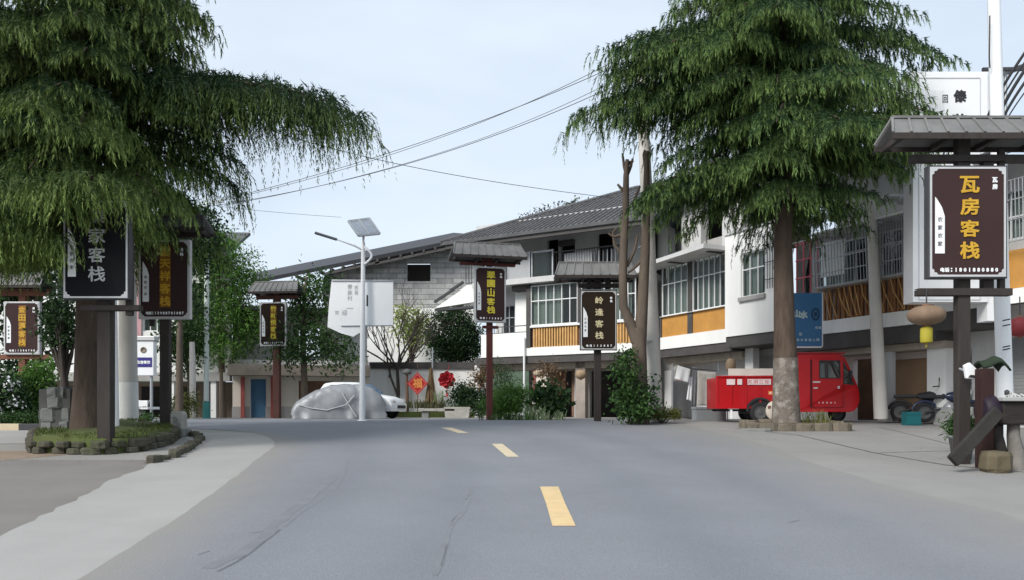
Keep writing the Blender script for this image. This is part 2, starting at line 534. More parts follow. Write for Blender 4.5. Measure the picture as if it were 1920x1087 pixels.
# rough edge of the concrete strip
def wob(keys, col, amp, seed):
    q = random.Random(seed); o = []; s_ = 0
    for k in keys:
        s_ = 0.7 * s_ + q.uniform(-amp, amp)
        k = list(k); k[col] += s_; o.append(tuple(k))
    return o
sheet('path', wob(wob(smooth_keys([(-6, -4.4, -2.6), (5.75, -4.4, -2.6), (7.25, -4.63, -2.6), (9.5, -5.15, -2.6), (13, -5.9, -2.8), (14.5, -6.3, -3.5), (16.5, -6.5, -4), (19.5, -8.2, -5.0)]), 1, 0.05, 5), 2, 0.02, 8), 0.004, concrete_pave)
sheet('side_road', [(-6, -40, -4.2), (5.75, -40, -4.2), (7.25, -40, -4.5), (9.5, -40, -5.0), (12, -40, -5.6), (13.5, -40, -5.9)], 0.002, asphalt_side)
sheet('earth_strip', wob([(13.25 + 0.25 * i, -14.5 - 0.3 * i, -8.6 + 0.18 * i) for i in range(8)], 2, 0.1, 4), 0.0035, earth)
road = sheet('road', wob(wob(smooth_keys([(-6, -3.0, 5.2), (5.75, -3.09, 5.2), (8.0, -3.38, 5.2), (11, -3.87, 4.9), (12.75, -4.2, 4.9), (16.5, -4.85, 5.2), (19, -5.9, 5.1), (20.5, -7.2, 5.0), (22, -11, 5.0), (23, -20, 4.9), (24, -45, 4.8), (29, -45, 4.6), (31, -45, 4.0)]), 1, 0.015, 9), 2, 0.04, 10), 0.008, asphalt, nx=45)
road_surface()
co = np.array([v.co[:] for v in road.data.vertices]).reshape(-1, 45, 3)
dl = co[:, :, 0] - co[:, :1, 0]; dr_e = co[:, -1:, 0] - co[:, :, 0]
near = np.clip((22.5 - co[:, :, 1]) / 3, 0, 1)
dust = np.maximum(np.clip(1 - dl / 1.5, 0, 1) * near, np.clip(1 - dr_e / 3.2, 0, 1) * .95) ** 1.2
mid = np.interp(co[:, :, 1], [0, 7.7, 12, 14, 16.5, 19.8, 21, 24], [.5, .5, .45, .05, -.3, -1.1, -1.6, -4])
off = co[:, :, 0] - mid
track = sum(np.exp(-((off - c_) / .38) ** 2) for c_ in (-2.75, -1.15, 1.1, 2.7)) * .6
for nm_, arr in (('dust', dust), ('track', track * near)):
    at_ = road.data.attributes.new(nm_, 'FLOAT', 'POINT'); at_.data.foreach_set('value', arr.astype(np.float32).ravel())

def patch(name, rows, mat, dz=0.012):
    """rows: (y, xl, xr) narrow marking"""
    ys = np.array([r[0] for r in rows])
    yy = sorted(set([ys[0], ys[-1]] + [y for y in YS if ys[0] < y < ys[-1]]))
    m = MB(); vs = []; fs = []
    for y in yy:
        i = np.interp(y, ys, [r[1] for r in rows]); j = np.interp(y, ys, [r[2] for r in rows])
        # ground is piecewise linear between grid rows
        y0 = max([v for v in YS if v <= y]); y1 = min([v for v in YS if v >= y])
        z = g(y0) if y0 == y1 else g(y0) + (g(y1) - g(y0)) * (y - y0) / (y1 - y0)
        vs += [(i, y, z + dz), (j, y, z + dz)]
    for k in range(len(yy) - 1): fs.append((2 * k, 2 * k + 1, 2 * k + 3, 2 * k + 2))
    m.add(vs, fs)
    return tag(m.build(name, mat), kind='structure')

patch('road_marking', [(7.68, 0.39, 0.615), (9.0, 0.385, 0.60), (10.3, 0.36, 0.60)], yellow_paint)
patch('road_marking', [(13.9, -0.09, 0.125), (16.4, -0.42, -0.2)], white_worn)
patch('road_marking', [(19.3, -1.3, -1.05), (21.2, -1.9, -1.6)], white_worn)
patch('road_marking', [(2.2, 0.36, 0.6), (4.6, 0.38, 0.61)], yellow_paint)
def seam(name, pts, wid, mat, seed):
    dz = .0092 + .0002 * seed
    q = random.Random(seed + 50)
    rows = []
    for (px0, py0), (px1, py1) in zip(pts, pts[1:]):
        for t in (0, .2, .4, .6, .8):
            px, py = px0 + (px1 - px0) * t, py0 + (py1 - py0) * t
            d = 2239 / (py - 695)
            c = X(px, d) + q.uniform(-.3, .3) * wid; h = wid * q.uniform(.3, .7)
            rows.append((d, c - h, c + h))
    rows.sort()
    patch(name, rows, mat, dz)
for k_, (pts, wd, mt) in enumerate((
        ([(408, 1072), (440, 1056), (470, 1036), (500, 1012), (532, 988)], .028, tar_dark), ([(395, 1066), (462, 1030), (528, 975), (600, 915), (640, 880)], .11, tar),
        ([(532, 988), (560, 965), (590, 945), (612, 925)], .03, tar),
        ([(625, 918), (645, 890), (655, 855)], .05, tar),
        ([(812, 1080), (826, 1050), (838, 1010), (850, 980), (872, 955), (880, 930), (884, 908)], .055, tar),
        ([(828, 1062), (840, 1012)], .012, tar_dark), ([(846, 978), (862, 962)], .014, tar_dark), ([(874, 938), (882, 922)], .012, tar_dark),
        ([(372, 1040), (392, 1033), (410, 1036)], .02, tar), ([(520, 955), (540, 957), (556, 948)], .02, tar), ([(1480, 980), (1502, 974)], .02, tar), ([(470, 1000), (500, 996)], .02, tar))):
    seam('road_crack', pts, wd, mt, k_)
def ribbon(name, pts, wid, mat, dz=.012, seed=0):
    q = random.Random(seed); ps = []
    for (x0, y0), (x1, y1) in zip(pts, pts[1:]):
        k = max(2, int(math.hypot(x1 - x0, y1 - y0) / .12))
        for i in range(k): ps.append((x0 + (x1 - x0) * i / k, y0 + (y1 - y0) * i / k))
    ps.append(pts[-1]); vs = []; fs = []
    for i, (x_, y_) in enumerate(ps):
        a, b = ps[max(0, i - 1)], ps[min(len(ps) - 1, i + 1)]
        t = Vector((b[0] - a[0], b[1] - a[1])).normalized(); h = wid * q.uniform(.35, .65); w_ = q.uniform(-.2, .2) * wid
        for sg in (-1, 1):
            px_, py2 = x_ - t.y * (h * sg + w_), y_ + t.x * (h * sg + w_); vs.append((px_, py2, float(np.interp(py2, YS, [g(v) for v in YS])) + dz))
    for i in range(len(ps) - 1): fs.append((2 * i, 2 * i + 1, 2 * i + 3, 2 * i + 2))
    m = MB(); m.add(vs, fs)
    return tag(m.build(name, mat), kind='structure')
jm = M('dirt_filled_joint', (.15, .14, .125), .9, .3, 6, .2)
ribbon('paving_joint', [(X(1380, 21), 21), (X(1500, 18.6), 18.6), (X(1640, 14.6), 14.6), (X(1775, 12.7), 12.7), (X(1925, 11.8), 11.8)], .05, jm, .010, 9)
ribbon('paving_joint', [(X(1640, 14.6), 14.6), (X(1740, 14.9), 14.9), (11.5, 15.4)], .03, jm, .010, 10)
ribbon('paving_joint', [(8.2, 12.2), (9.3, 18), (9.9, 21.5)], .025, jm, .010, 11)
rl_ = np.random.default_rng(77)
def scatter_ground(n, boxes, szs, seed):
    q = np.random.default_rng(seed); o = []
    for i in range(n):
        x0, x1, y0, y1 = boxes[q.integers(len(boxes))]
        y_ = q.uniform(y0, y1); x_ = q.uniform(x0, x1); a = q.uniform(0, 6.28); s_ = q.uniform(*szs)
        z_ = g(y_) + .016
        d_ = np.array([math.cos(a), math.sin(a), 0]); e_ = np.array([-d_[1], d_[0], 0]); c_ = np.array([x_, y_, z_])
        o.append([c_ - d_ * s_, c_ + e_ * s_ * .45 + [0, 0, s_ * .25], c_ + d_ * s_ + [0, 0, s_ * .1], c_ - e_ * s_ * .45 + [0, 0, s_ * .12]])
    return np.array(o)
V = scatter_ground(300, [(-9, -5.4, 12.5, 14.4), (-9, -5.9, 13, 14.3), (4.9, 9.5, 18.5, 20), (5.2, 9.5, 12, 19), (7.0, 9, 11, 14), (-6.4, -5.6, 13, 17), (-6.3, -5.8, 12.6, 16)], (.01, .024), 78)
tag(np_mesh('fallen_leaves', V, leaf_mat('fallen_leaf', (.07, .045, .025), (.26, .2, .09), .1), rl_.random(len(V))), 'small dry leaves scattered along the paving and kerbs', 'litter', kind='stuff')

# distant hills round the village
hm = MB(); q = random.Random(8); vs = []; fs = []; NH = 90
for i in range(NH + 1):
    a = R(-75 + 150 * i / NH)
    h = 34 + 14 * math.sin(i * .31) + 8 * math.sin(i * .83 + 1) + q.uniform(-2, 2)
    for k, (rr, hh) in enumerate(((420, 0), (520, 0.55), (640, 1.0), (900, 0.6))):
        vs.append((math.sin(a) * rr, math.cos(a) * rr, 0.5 + h * hh))
for i in range(NH):
    for k in range(3):
        fs.append((i * 4 + k, (i + 1) * 4 + k, (i + 1) * 4 + k + 1, i * 4 + k + 1))
hm.add(vs, fs, True)
tag(hm.build('hills', M('wooded_hill', (0.05, 0.075, 0.045), 0.95, 0.5, 0.06, 0.5, 0.5)), kind='structure')

# ------------------------------------------------------------------ buildings
class Fac:
    """A facade line on plan, seen from the street: u metres along, o metres out, z height."""
    def __init__(s, p0, p1):
        s.p = Vector((p0[0], p0[1], 0)); s.t = (Vector((p1[0], p1[1], 0)) - s.p).normalized()
        s.n = Vector((s.t.y, -s.t.x, 0))
    def u(s, px, o=0.0):
        k = (px - 960) / F
        b = s.p + s.n * o
        return (k * b.y - b.x) / (s.t.x - k * s.t.y)
    def pt(s, u, o, z):
        return s.p + s.t * u + s.n * o + Vector((0, 0, z))
    def z(s, px, py, o=0.0):
        d = s.pt(s.u(px, o), o, 0).y
        return EYE + (HZ - py) / F * d
    def box(s, m, u0, u1, z0, z1, o0, o1):
        return m.obox(s.pt(u0, o0, z0), s.t * (u1 - u0), Vector((0, 0, z1 - z0)), s.n * (o1 - o0))
    def wall(s, m, u0, u1, z0, z1, o, th, holes=()):
        """wall with rectangular openings (u0, u1, z0, z1); its outer face at o"""
        hs = [[(a, c), (b, c), (b, d), (a, d)] for a, b, c, d in holes]
        return m.plate([(u0, z0), (u1, z0), (u1, z1), (u0, z1)], hs, s.pt(0, o - th, 0), s.t, (0, 0, 1), th)

G0 = 1.2
def window(fc, par, u0, u1, z0, z1, o, cols, zt=None, cur=None, frame_mat=None, bars=0, fw=0.048, gm=None, depth=0.45, curz=None, cover=None):
    """an opening with a frame, panes, curtain and a dark room behind it"""
    fm = frame_mat or alu
    m = MB()
    fc.box(m, u0, u1, z0, z0 + fw, o - .07, o); fc.box(m, u0, u1, z1 - fw, z1, o - .07, o)
    fc.box(m, u0, u0 + fw, z0 + fw, z1 - fw, o - .07, o); fc.box(m, u1 - fw, u1, z0 + fw, z1 - fw, o - .07, o)
    for i in range(1, cols):
        c = u0 + (u1 - u0) * i / cols
        fc.box(m, c - fw * .4, c + fw * .4, z0 + fw, z1 - fw, o - .065, o - .003)
    if zt: fc.box(m, u0 + fw, u1 - fw, zt - fw * .45, zt + fw * .45, o - .067, o + .004)
    wn = m.build('window', fm, par)
    m = MB(); fc.box(m, u0 + fw, u1 - fw, z0 + fw, z1 - fw, o - .045, o - .037)
    m.build('pane', gm or glass, wn)
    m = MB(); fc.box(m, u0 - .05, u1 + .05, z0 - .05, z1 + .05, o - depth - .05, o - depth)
    m.build('room_shade_panel', room_shade, wn)
    if cur:
        m = MB(); ca, cb = cover or (0, 1)
        a, b = u0 + (u1 - u0) * ca, u0 + (u1 - u0) * cb
        n = max(6, int((b - a) / 0.05)); vs = []; fs = []
        for i in range(n + 1):
            u = a + (b - a) * i / n
            w_ = .16 + .03 * math.sin(i * 1.9)
            vs += [fc.pt(u, o - w_, z0 + .05), fc.pt(u, o - w_, curz or z1 - .05)]
        for i in range(n): fs.append((2 * i, 2 * i + 2, 2 * i + 3, 2 * i + 1))
        m.add(vs, fs, True); m.build('curtain', cur, wn)
    return wn

def bamboo(fc, m, u0, u1, z0, z1, o, step, r, seed=0, lean=0.0):
    q = random.Random(seed)
    n = int((u1 - u0) / step)
    for i in range(n):
        u = u0 + step * (i + .5)
        m.tube([fc.pt(u + q.uniform(-1, 1) * lean, o, z0), fc.pt(u + q.uniform(-1, 1) * lean, o, z1 - q.uniform(0, .03))], r * q.uniform(.85, 1.1), 6)
    return m

def rail(fc, m, u0, u1, z0, z1, o, n, r=.016):
    fc.box(m, u0, u1, z1 - .05, z1, o - .03, o + .03)
    fc.box(m, u0, u1, z0, z0 + .04, o - .02, o + .02)
    for i in range(n + 1):
        u = u0 + (u1 - u0) * i / n
        m.tube([fc.pt(u, o, z0 + .04), fc.pt(u, o, z1 - .05)], r, 6)
    return m

# ---- F1: white two and a half storey house with the grey hip roof
F1 = Fac((-1.53, 38), (5.24, 34))
h1 = thing('guesthouse', 'white house with grey hip roof, golden bamboo panels under its window and top floor balcony', 'house', F1.pt(3.5, 0, G0))
U = lambda px, o=0.0: F1.u(px, o)
uA, uB = U(902), U(1194)
# ground floor
m = MB()
op = [(U(912, -1.5), U(998, -1.5), G0 + .02, 3.45), (U(1040, -1.5), U(1076, -1.5), G0 + .02, 3.4), (U(1106, -1.5), U(1180, -1.5), G0 + .02, 3.35)]
F1.wall(m, U(890, -1.5), uB + .3, G0 - .1, 4.0, -1.5, .2, op)
m.build('ground_floor_wall', grey_wall, h1)
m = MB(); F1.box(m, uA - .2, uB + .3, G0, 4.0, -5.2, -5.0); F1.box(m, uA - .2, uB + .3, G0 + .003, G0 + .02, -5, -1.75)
m.build('shop_back_wall', room_shade, h1)
for a, b in ((0, 5.0),):
    m = MB()
    for (x0, x1, _, zt) in op[1:2]:
        F1.box(m, x0, x0 + .1, G0 + .05, zt, -1.65, -1.48); F1.box(m, x1 - .1, x1, G0 + .05, zt, -1.65, -1.48)
        F1.box(m, x0 + .1, x0 + .55, G0 + .05, zt, -1.62, -1.56)
    m.build('door', brown_wood, h1)
for (a, b, mt, o) in ((1004, 1027, cream_wall, -.55), (1079, 1097, M('grey_brown_column', (0.36, .31, .27), .85, .2, 2), -.5), (890, 899, white_wall, -.2)):
    m = MB(); F1.box(m, U(a, o), U(b, o), G0 - .05, 3.72, o - .35, o); m.build('column', mt, h1)
m = MB(); F1.box(m, U(1000, -.5), U(1003.5, -.5), 2.1, 3.4, -.55, -.48); m.build('red_couplet', red_post, h1)
m = MB(); F1.box(m, uA - .4, uB + .3, 3.72, 4.05, -1.7, -.06); m.build('beam', dark_beam, h1)
m = MB(); F1.box(m, uA - .3, uB + .3, 3.45, 3.715, -1.45, -.5); m.build('canopy', M('weathered_canopy', (.40, .35, .29), .85, .25, 2, .2), h1)
# first floor
m = MB()
F1.wall(m, uA, U(988), 4.05, 5.15, 0, .22)                       # solid balcony parapet
F1.box(m, U(988), uB + .3, 4.05, 4.43, -.25, -.003)
F1.wall(m, U(966, -.5), U(989, -.5), 5.15, 7.3, -.5, .2)
m.build('parapet', white_wall, h1)
m = MB()
F1.wall(m, uA + .2, uB + .3, 4.43, 7.3, -1.0, .2, [(U(943, -1), U(966, -1), 5.0, 6.6), (U(998, -1), U(1086, -1), 5.0, 7.2), (U(1100, -1), U(1186, -1), 5.0, 7.2)])
m.build('upper_wall', pale_grey, h1)
window(F1, h1, U(943, -1), U(966, -1), 5.0, 6.6, -1.02, 2, 6.0, None, steel, gm=glass_dark)
m = MB(); F1.box(m, U(987), U(994.5), 4.43, 7.25, -.2, .03); F1.box(m, U(1083), U(1089), 5.4, 7.25, -.2, .02); F1.box(m, U(960), U(994.5), 7.1, 7.28, -.5, .03)
m.build('corner_post', dark_beam, h1)
window(F1, h1, U(994.5), U(1083), 5.42, 7.22, -.02, 6, 6.55, curtain_m, cover=(0, .66), depth=.8)
window(F1, h1, U(1089), U(1192), 5.42, 7.22, -.02, 7, 6.55, curtain_m, cover=(.3, .9), depth=.8)
m = MB(); F1.box(m, U(994.5), uB + .3, 5.33, 5.418, -.2, .06); m.build('sill', alu, h1)
m = MB(); F1.box(m, U(996), uB + .3, 4.43, 5.33, -.16, -.12); m.build('panel_backing', brown_wood, h1)
bm_ = bamboo(F1, MB(), U(998), U(1083), 4.43, 5.33, -.06, .135, .055, 1); m = bm_; m.build('bamboo_screen', bamboo_gold, h1)
m = bamboo(F1, MB(), U(1086), uB + .25, 4.43, 5.33, -.06, .135, .055, 2); m.build('bamboo_screen', bamboo_gold, h1)
m = MB(); m.tube([F1.pt(U(987) - .06, .1, G0 + .1), F1.pt(U(987) - .06, .1, 4.9)], .05, 8); m.build('downpipe', white_paint, h1)
m = MB()
for z_ in (5.15, 5.45): F1.box(m, uA, U(986), z_, z_ + .04, -.12, -.08)
for i in range(9): F1.box(m, uA + i * .22, uA + i * .22 + .03, 5.19, 5.45, -.11, -.09)
m.build('balcony_railing', iron_dark, h1)
# balcony slab and top floor
m = MB(); F1.box(m, U(893), uB + .3, 7.3, 7.55, -5, .35); m.build('balcony_slab', pale_grey, h1)
m = MB()
F1.wall(m, U(893, -1.1), uB + .3, 7.55, 10.6, -1.1, .2, [(U(1026, -1.1), U(1047, -1.1), 7.6, 9.5), (U(1051, -1.1), U(1078, -1.1), 8.3, 9.35), (U(905, -1.1), U(925, -1.1), 8.1, 9.2), (U(1120, -1.1), U(1150, -1.1), 7.6, 9.5)])
F1.box(m, uA + .1, uA + .3, 7.55, 10.4, -5, -1.3)
m.build('top_wall', pale_grey, h1)
m = MB(); F1.box(m, U(893, -1.1), uB + .3, 7.56, 10.3, -3.2, -3.0); m.build('top_room_back', room_shade, h1)
m = MB(); F1.box(m, U(958), U(996), 7.553, 8.65, .12, .2); m.build('balcony_panel', M('grey_sheet_panel', (.36, .37, .38), .6, .08, 1.5), h1)
m = MB()
for px in (957, 997): F1.box(m, U(px) - .03, U(px) + .03, 7.553, 8.75, .1, .22)
F1.box(m, U(957) + .03, U(997) - .03, 8.66, 8.74, .12, .2); m.build('balcony_frame', steel, h1)
m = MB()
for px in (1001.5, 1040): F1.box(m, U(px) - .03, U(px) + .03, 7.553, 8.75, .1, .22)
F1.box(m, U(1001.5) + .03, U(1040) - .03, 8.66, 8.74, .12, .2); m.build('balcony_frame', steel, h1)
m = MB(); F1.box(m, U(1001), U(1039), 7.56, 8.64, .14, .16); m.build('glass_balustrade', glass, h1)
m = rail(F1, MB(), U(1042), U(1168), 7.56, 8.62, .17, 26, .013); m.build('balcony_railing', iron_dark, h1)
m = MB(); F1.box(m, U(1060), U(1112), 7.6, 8.5, .08, .1); m.build('balcony_infill', M('pale_infill_sheet', (.45, .46, .47), .6, .08, 1.5), h1)
m = bamboo(F1, MB(), U(1113), U(1166), 7.6, 8.5, .09, .2, .04, 3); m.build('balcony_slats', steel, h1)
m = rail(F1, MB(), U(878), U(955), 7.56, 8.5, .2, 14, .018); m.build('balcony_railing', iron_dark, h1)
m = MB(); F1.box(m, U(1051, -1.1), U(1078, -1.1), 9.1, 9.35, -1.15, -.9); m.build('lintel', dark_beam, h1)
# side stair roof left of the parapet (white slanted slab)
m = MB(); m.plate([(0, 0), (2.4, .15), (2.4, .95), (1.9, .95)], [], F1.pt(U(808), -.6, 7.0 - .35), F1.t, (0, 0, 1), .25)
m.build('stair_soffit', white_wall, h1)
m = MB(); F1.box(m, U(808), U(896), 6.5, 6.62, -.62, -.3); m.beam(F1.pt(U(808), -.3, 6.95), F1.pt(U(862), -.3, 7.75), .1, .12); m.build('stair_beam', iron_dark, h1)
# hip roof
ze, zr = 9.42, 12.5
uL, uR = U(826, 1.3), U(1203, 1.3)
u1 = uL + 7.2
m = MB()
th_ = Vector((0, 0, -.14))
c = [F1.pt(uL, 1.3, ze), F1.pt(uR + .6, 1.3, ze), F1.pt(uR + .6, -5.2, zr), F1.pt(u1, -5.2, zr), F1.pt(uL, -11.5, ze), F1.pt(uR + .6, -11.5, ze)]
m.add(c, [(0, 1, 2, 3), (0, 3, 4), (3, 2, 5, 4), (1, 5, 2)])
m.add([p + th_ for p in c], [(3, 2, 1, 0), (4, 3, 0), (4, 5, 2, 3), (2, 5, 1)])
m.add([c[0], c[1], c[1] + th_, c[0] + th_], [(0, 3, 2, 1)]); m.add([c[0], c[4], c[4] + th_, c[0] + th_], [(0, 1, 2, 3)])
m.add([c[1], c[5], c[5] + th_, c[1] + th_], [(0, 3, 2, 1)])
q = random.Random(5)
n_ = int((uR + .6 - uL) / .27)
for i in range(n_):
    u = uL + .15 + i * .27
    top = min(1.0, max(0.02, (u - uL) / 7.2))
    a, b = F1.pt(u, 1.3, ze + .02), F1.pt(u, 1.3 - 6.5 * top, ze + (zr - ze) * top + .02)
    m.tube([a, b], .035, 5)
for k in range(1, 16):
    f_ = k / 16
    a = F1.pt(uL + 7.2 * f_ + .02, 1.3 - 6.5 * f_, ze + (zr - ze) * f_ + .012); b = F1.pt(uR + .58, 1.3 - 6.5 * f_, ze + (zr - ze) * f_ + .012)
    m.beam(a, b, .05, .022)
rf = m.build('roof', roof_grey, h1)
m = MB(); m.tube([F1.pt(uL, 1.3, ze + .03), F1.pt(u1, -5.2, zr + .05), F1.pt(uR + .6, -5.2, zr + .05)], .09, 6); m.build('ridge_tiles', roof_grey, rf)
m = MB(); F1.box(m, uL + .2, uR + .4, ze - .32, ze - .15, 1.05, 1.2); m.build('fascia', dark_beam, rf)

# ---- F2: the row that bends towards the camera on the right
F2 = Fac((6.28, 33.5), (11.68, 22.5))
U2 = lambda px, o=0.0: F2.u(px, o)
h2 = thing('shophouse', 'grey shophouse with ochre panels below long barred windows and a jutting white slab', 'house', F2.pt(2, 0, G0))
a0, a1 = U2(1238), U2(1371)
m = MB(); F2.wall(m, a0 - .4, a1, G0 - .1, 3.9, -1.3, .2, [(U2(1246, -1.3), U2(1258, -1.3), G0, 3.3), (U2(1308, -1.3), U2(1340, -1.3), 1.9, 3.3)])
m.build('ground_floor_wall', pale_grey, h2)
m = MB(); F2.box(m, a0 - .4, a1 + 7.5, G0, 4, -3.6, -3.4); m.build('room_back_wall', brown_wood, h2)
m = MB(); F2.box(m, U2(1239), U2(1246), G0, 3.4, -1.1, -.9); m.build('red_post', red_post, h2)
m = MB(); F2.box(m, a0 - 3.6, a0 - .403, G0 - .1, 9.6, -3.6, -1.5); m.build('end_wall', grey_wall, h2)
m = MB(); F2.box(m, a0 - .3, a1, 3.76, 4.1, -1.6, -.05); m.build('beam', dark_beam, h2)
m = MB(); F2.box(m, a0 - .3, a1, 3.5, 3.755, -1.4, -.5); m.build('canopy', M('weathered_canopy', (.40, .35, .29)), h2)
m = MB(); F2.box(m, a0, a1 - .003, 4.1, 4.6, -.3, 0); m.build('white_band', white_wall, h2)
m = MB(); F2.box(m, a0 + .05, U2(1288), 4.6, 5.45, -.12, -.06); F2.box(m, U2(1297), a1 - .02, 4.6, 5.45, -.12, -.06); m.build('panel', orange_panel, h2)
m = MB(); F2.box(m, U2(1288), U2(1297), 4.6, 7.55, -.2, -.02); F2.box(m, a0 - .05, a0 + .05, 4.6, 5.5, -.2, -.01); m.build('dark_post', dark_beam, h2)
m = MB(); F2.wall(m, a0 - .4, a1, 4.6, 7.6, -.6, .15, [(a0 + .1, a1 - .1, 5.4, 7.5)]); m.build('upper_wall', grey_wall, h2)
window(F2, h2, a0 + .06, U2(1288), 5.47, 7.5, -.04, 4, 6.75, curtain_m, cover=(.1, .9), depth=.5)
window(F2, h2, U2(1297), a1 - .02, 5.47, 7.5, -.04, 7, 6.75, curtain_m, cover=(.1, .62), depth=.5)
m = MB(); F2.box(m, a0, a1, 5.45, 5.468, -.15, .05); m.build('sill', alu, h2)
m = MB(); m.plate([(a0 - .3, 0), (a1, 0), (a1, 1.3), (a0 - .3, .9)], [], F2.pt(0, 0, 7.6), F2.t, F2.n, .16); m.build('slab', pale_grey, h2)
m = MB()
for px in (1278, 1352): F2.box(m, U2(px), U2(px) + .25, 7.42, 7.597, 0, .75)
m.build('slab_bracket', dark_beam, h2)
for px0, px1 in ((1233, 1252), (1278, 1314), (1354, 1393)):
    m = MB(); F2.box(m, U2(px0, -.8), U2(px1, -.8), 7.76, 10.6, -1.2, -.8); m.build('column', pale_grey, h2)
m = MB(); F2.box(m, a0 - .4, a1 + 1, 7.765, 10.6, -3, -2.8); m.build('top_back_wall', room_shade, h2)
m = MB(); F2.box(m, U2(1252, -.85), U2(1278, -.85), 7.77, 8.3, -1.1, -.95); F2.box(m, U2(1314, -.85), U2(1354, -.85), 7.77, 8.4, -1.1, -.95); m.build('balcony_ledge', grey_wall, h2)
m = MB(); m.plate([(a0 - .6, 0), (a1 + 8, 0), (a1 + 8, 4.6), (a0 - .6, 4.6)], [], F2.pt(0, .5, 10.3) - F2.n * 5.1 + Vector((0, 0, 1.9)), F2.t, (F2.n * 4.6 + Vector((0, 0, -1.9))) / 4.6, .15)
m.build('roof', roof_grey, h2)

h3 = thing('bay_house', 'white plastered bay with one barred window, beside the cedar trunk', 'house', F2.pt(5, .3, G0))
b0, b1 = U2(1371), U2(1482)
m = MB(); F2.wall(m, b0 + .003, b1, 4.25, 7.95, .3, .3, [(U2(1389, .3), U2(1434, .3), 5.6, 7.15)])
F2.box(m, b0 + .003, b0 + .2, 4.25, 7.95, -1, 0); m.build('wall', white_wall, h3)
window(F2, h3, U2(1389, .3), U2(1434, .3), 5.6, 7.15, .24, 3, 6.55, curtain_w, cover=(.05, .75))
m = MB(); F2.box(m, U2(1387, .3), U2(1436, .3), 5.45, 5.597, .1, .4); m.build('sill', grey_wall, h3)
m = MB()
for i in range(4): F2.box(m, U2(1436 + i * 5, .3), U2(1436 + i * 5, .3) + .02, 5.7, 7.5, .36, .38)
for z_ in (6.0, 6.6, 7.2, 7.5): F2.box(m, U2(1434, .3), U2(1455, .3), z_, z_ + .025, .382, .4)
m.build('trellis', iron_dark, h3)
m = MB(); F2.box(m, b0, b1, 3.85, 4.247, -1.4, .25); m.build('beam', dark_beam, h3)
m = MB(); F2.box(m, b0 + .01, b1, 7.953, 8.03, -.1, .36); m.build('coping', pale_grey, h3)
m = MB(); F2.wall(m, b0, b1 + .6, G0 - .1, 3.84, -1.3, .2, [(U2(1413, -1.3), U2(1466, -1.3), G0, 3.6)]); m.build('ground_floor_wall', pale_grey, h3)
m = MB(); F2.box(m, U2(1413, -1.3), U2(1466, -1.3), 2.95, 3.55, -1.5, -1.42)
for i in range(8): F2.box(m, U2(1413, -1.3), U2(1466, -1.3), 2.97 + i * .07, 2.99 + i * .07, -1.42, -1.41)
m.build('roller_shutter', M('khaki_shutter', (.34, .30, .18), .7, .15, 2), h3)
m = MB(); F2.box(m, U2(1397, -.6), U2(1412, -.6), G0, 3.845, -.9, -.6); m.build('column', white_wall, h3)

h4 = thing('caged_window_house', 'house with two bulging caged windows over brown bamboo cladding and a brown roller door', 'house', F2.pt(8.5, 0, G0))
c0, c1 = b1 + .003, U2(1752)
m = MB(); F2.wall(m, c0, c1, 4.4, 7.2, -.3, .2, [(U2(1494, -.3), U2(1520, -.3), 5.2, 7.0), (U2(1532, -.3), U2(1628, -.3), 5.5, 6.9), (U2(1652, -.3), U2(1730, -.3), 5.5, 6.9)])
m.build('wall', grey_wall, h4)
m = MB(); F2.box(m, c0, c1, 4.0, 4.42, -.3, 0); m.build('white_band', white_wall, h4)
m = MB(); F2.box(m, c0, c1, 3.5, 3.997, -1.5, -.05); m.build('beam', dark_beam, h4)
m = MB(); F2.box(m, c0, c1, 3.3, 3.497, -1.4, -.4); m.build('canopy', M('weathered_canopy', (.40, .35, .29)), h4)
m = bamboo(F2, MB(), U2(1543), U2(1732), 4.42, 5.38, -.05, .13, .05, 7, .05); m.build('bamboo_cladding', bamboo_brown, h4)
q = random.Random(4)
m = MB()
for i in range(15):
    u = U2(1545) + (U2(1735) - U2(1545)) * (i + q.random() * .6) / 15
    m.tube([F2.pt(u - .2, .12, 5.4), F2.pt(u - .05, .16, 5.0), F2.pt(u + .3 * q.random(), .1, 4.45)], .018, 5)
m.build('loose_cane', bamboo_gold, h4)
def cage(par, px0, px1, z0, z1, n, o1, tilt, sheet_=None):
    u0, u1 = U2(px0, o1), U2(px1, o1)
    m = MB()
    pt = lambda u, z_: F2.pt(u, o1 - tilt * (1 - (z_ - z0) / (z1 - z0)), z_)
    for i in range(n + 1):
        u = u0 + (u1 - u0) * i / n
        m.tube([pt(u, z0), pt(u, z1)], .014 if i % n else .03, 5)
    for k in range(5):
        z_ = z0 + (z1 - z0) * k / 4
        m.tube([pt(u0, z_), pt(u1, z_)], .018, 5)
        for u in (u0, u1): m.tube([pt(u, z_), F2.pt(u, -.3, z_)], .016, 5)
    cg = m.build('window_cage', steel, par)
    m = MB(); m.obox(F2.pt(u0, -.3, z0 - .05), F2.t * (u1 - u0), F2.n * (o1 - tilt + .3), (0, 0, .04)); m.build('cage_floor', grey_wall, cg)
    m = MB(); m.obox(F2.pt(u0 - .1, -.3, z1 + .02), F2.t * (u1 - u0 + .2), F2.n * (o1 + .45) + Vector((0, 0, -.04)), (0, 0, .05)); m.build('cage_roof', alu, cg)
    return cg
cage(h4, 1524, 1622, 5.42, 7.1, 17, .5, .1)
cage(h4, 1645, 1733, 5.42, 7.1, 17, .45, .05)
m = MB()
for i in range(4): m.tube([F2.pt(U2(1494, 0) + i * .3, 0, 5.1), F2.pt(U2(1494, 0) + i * .3, 0, 7.1)], .025, 6)
for z_ in (5.12, 5.9, 6.5, 7.05): F2.box(m, U2(1492), U2(1523), z_, z_ + .035, -.025, .02)
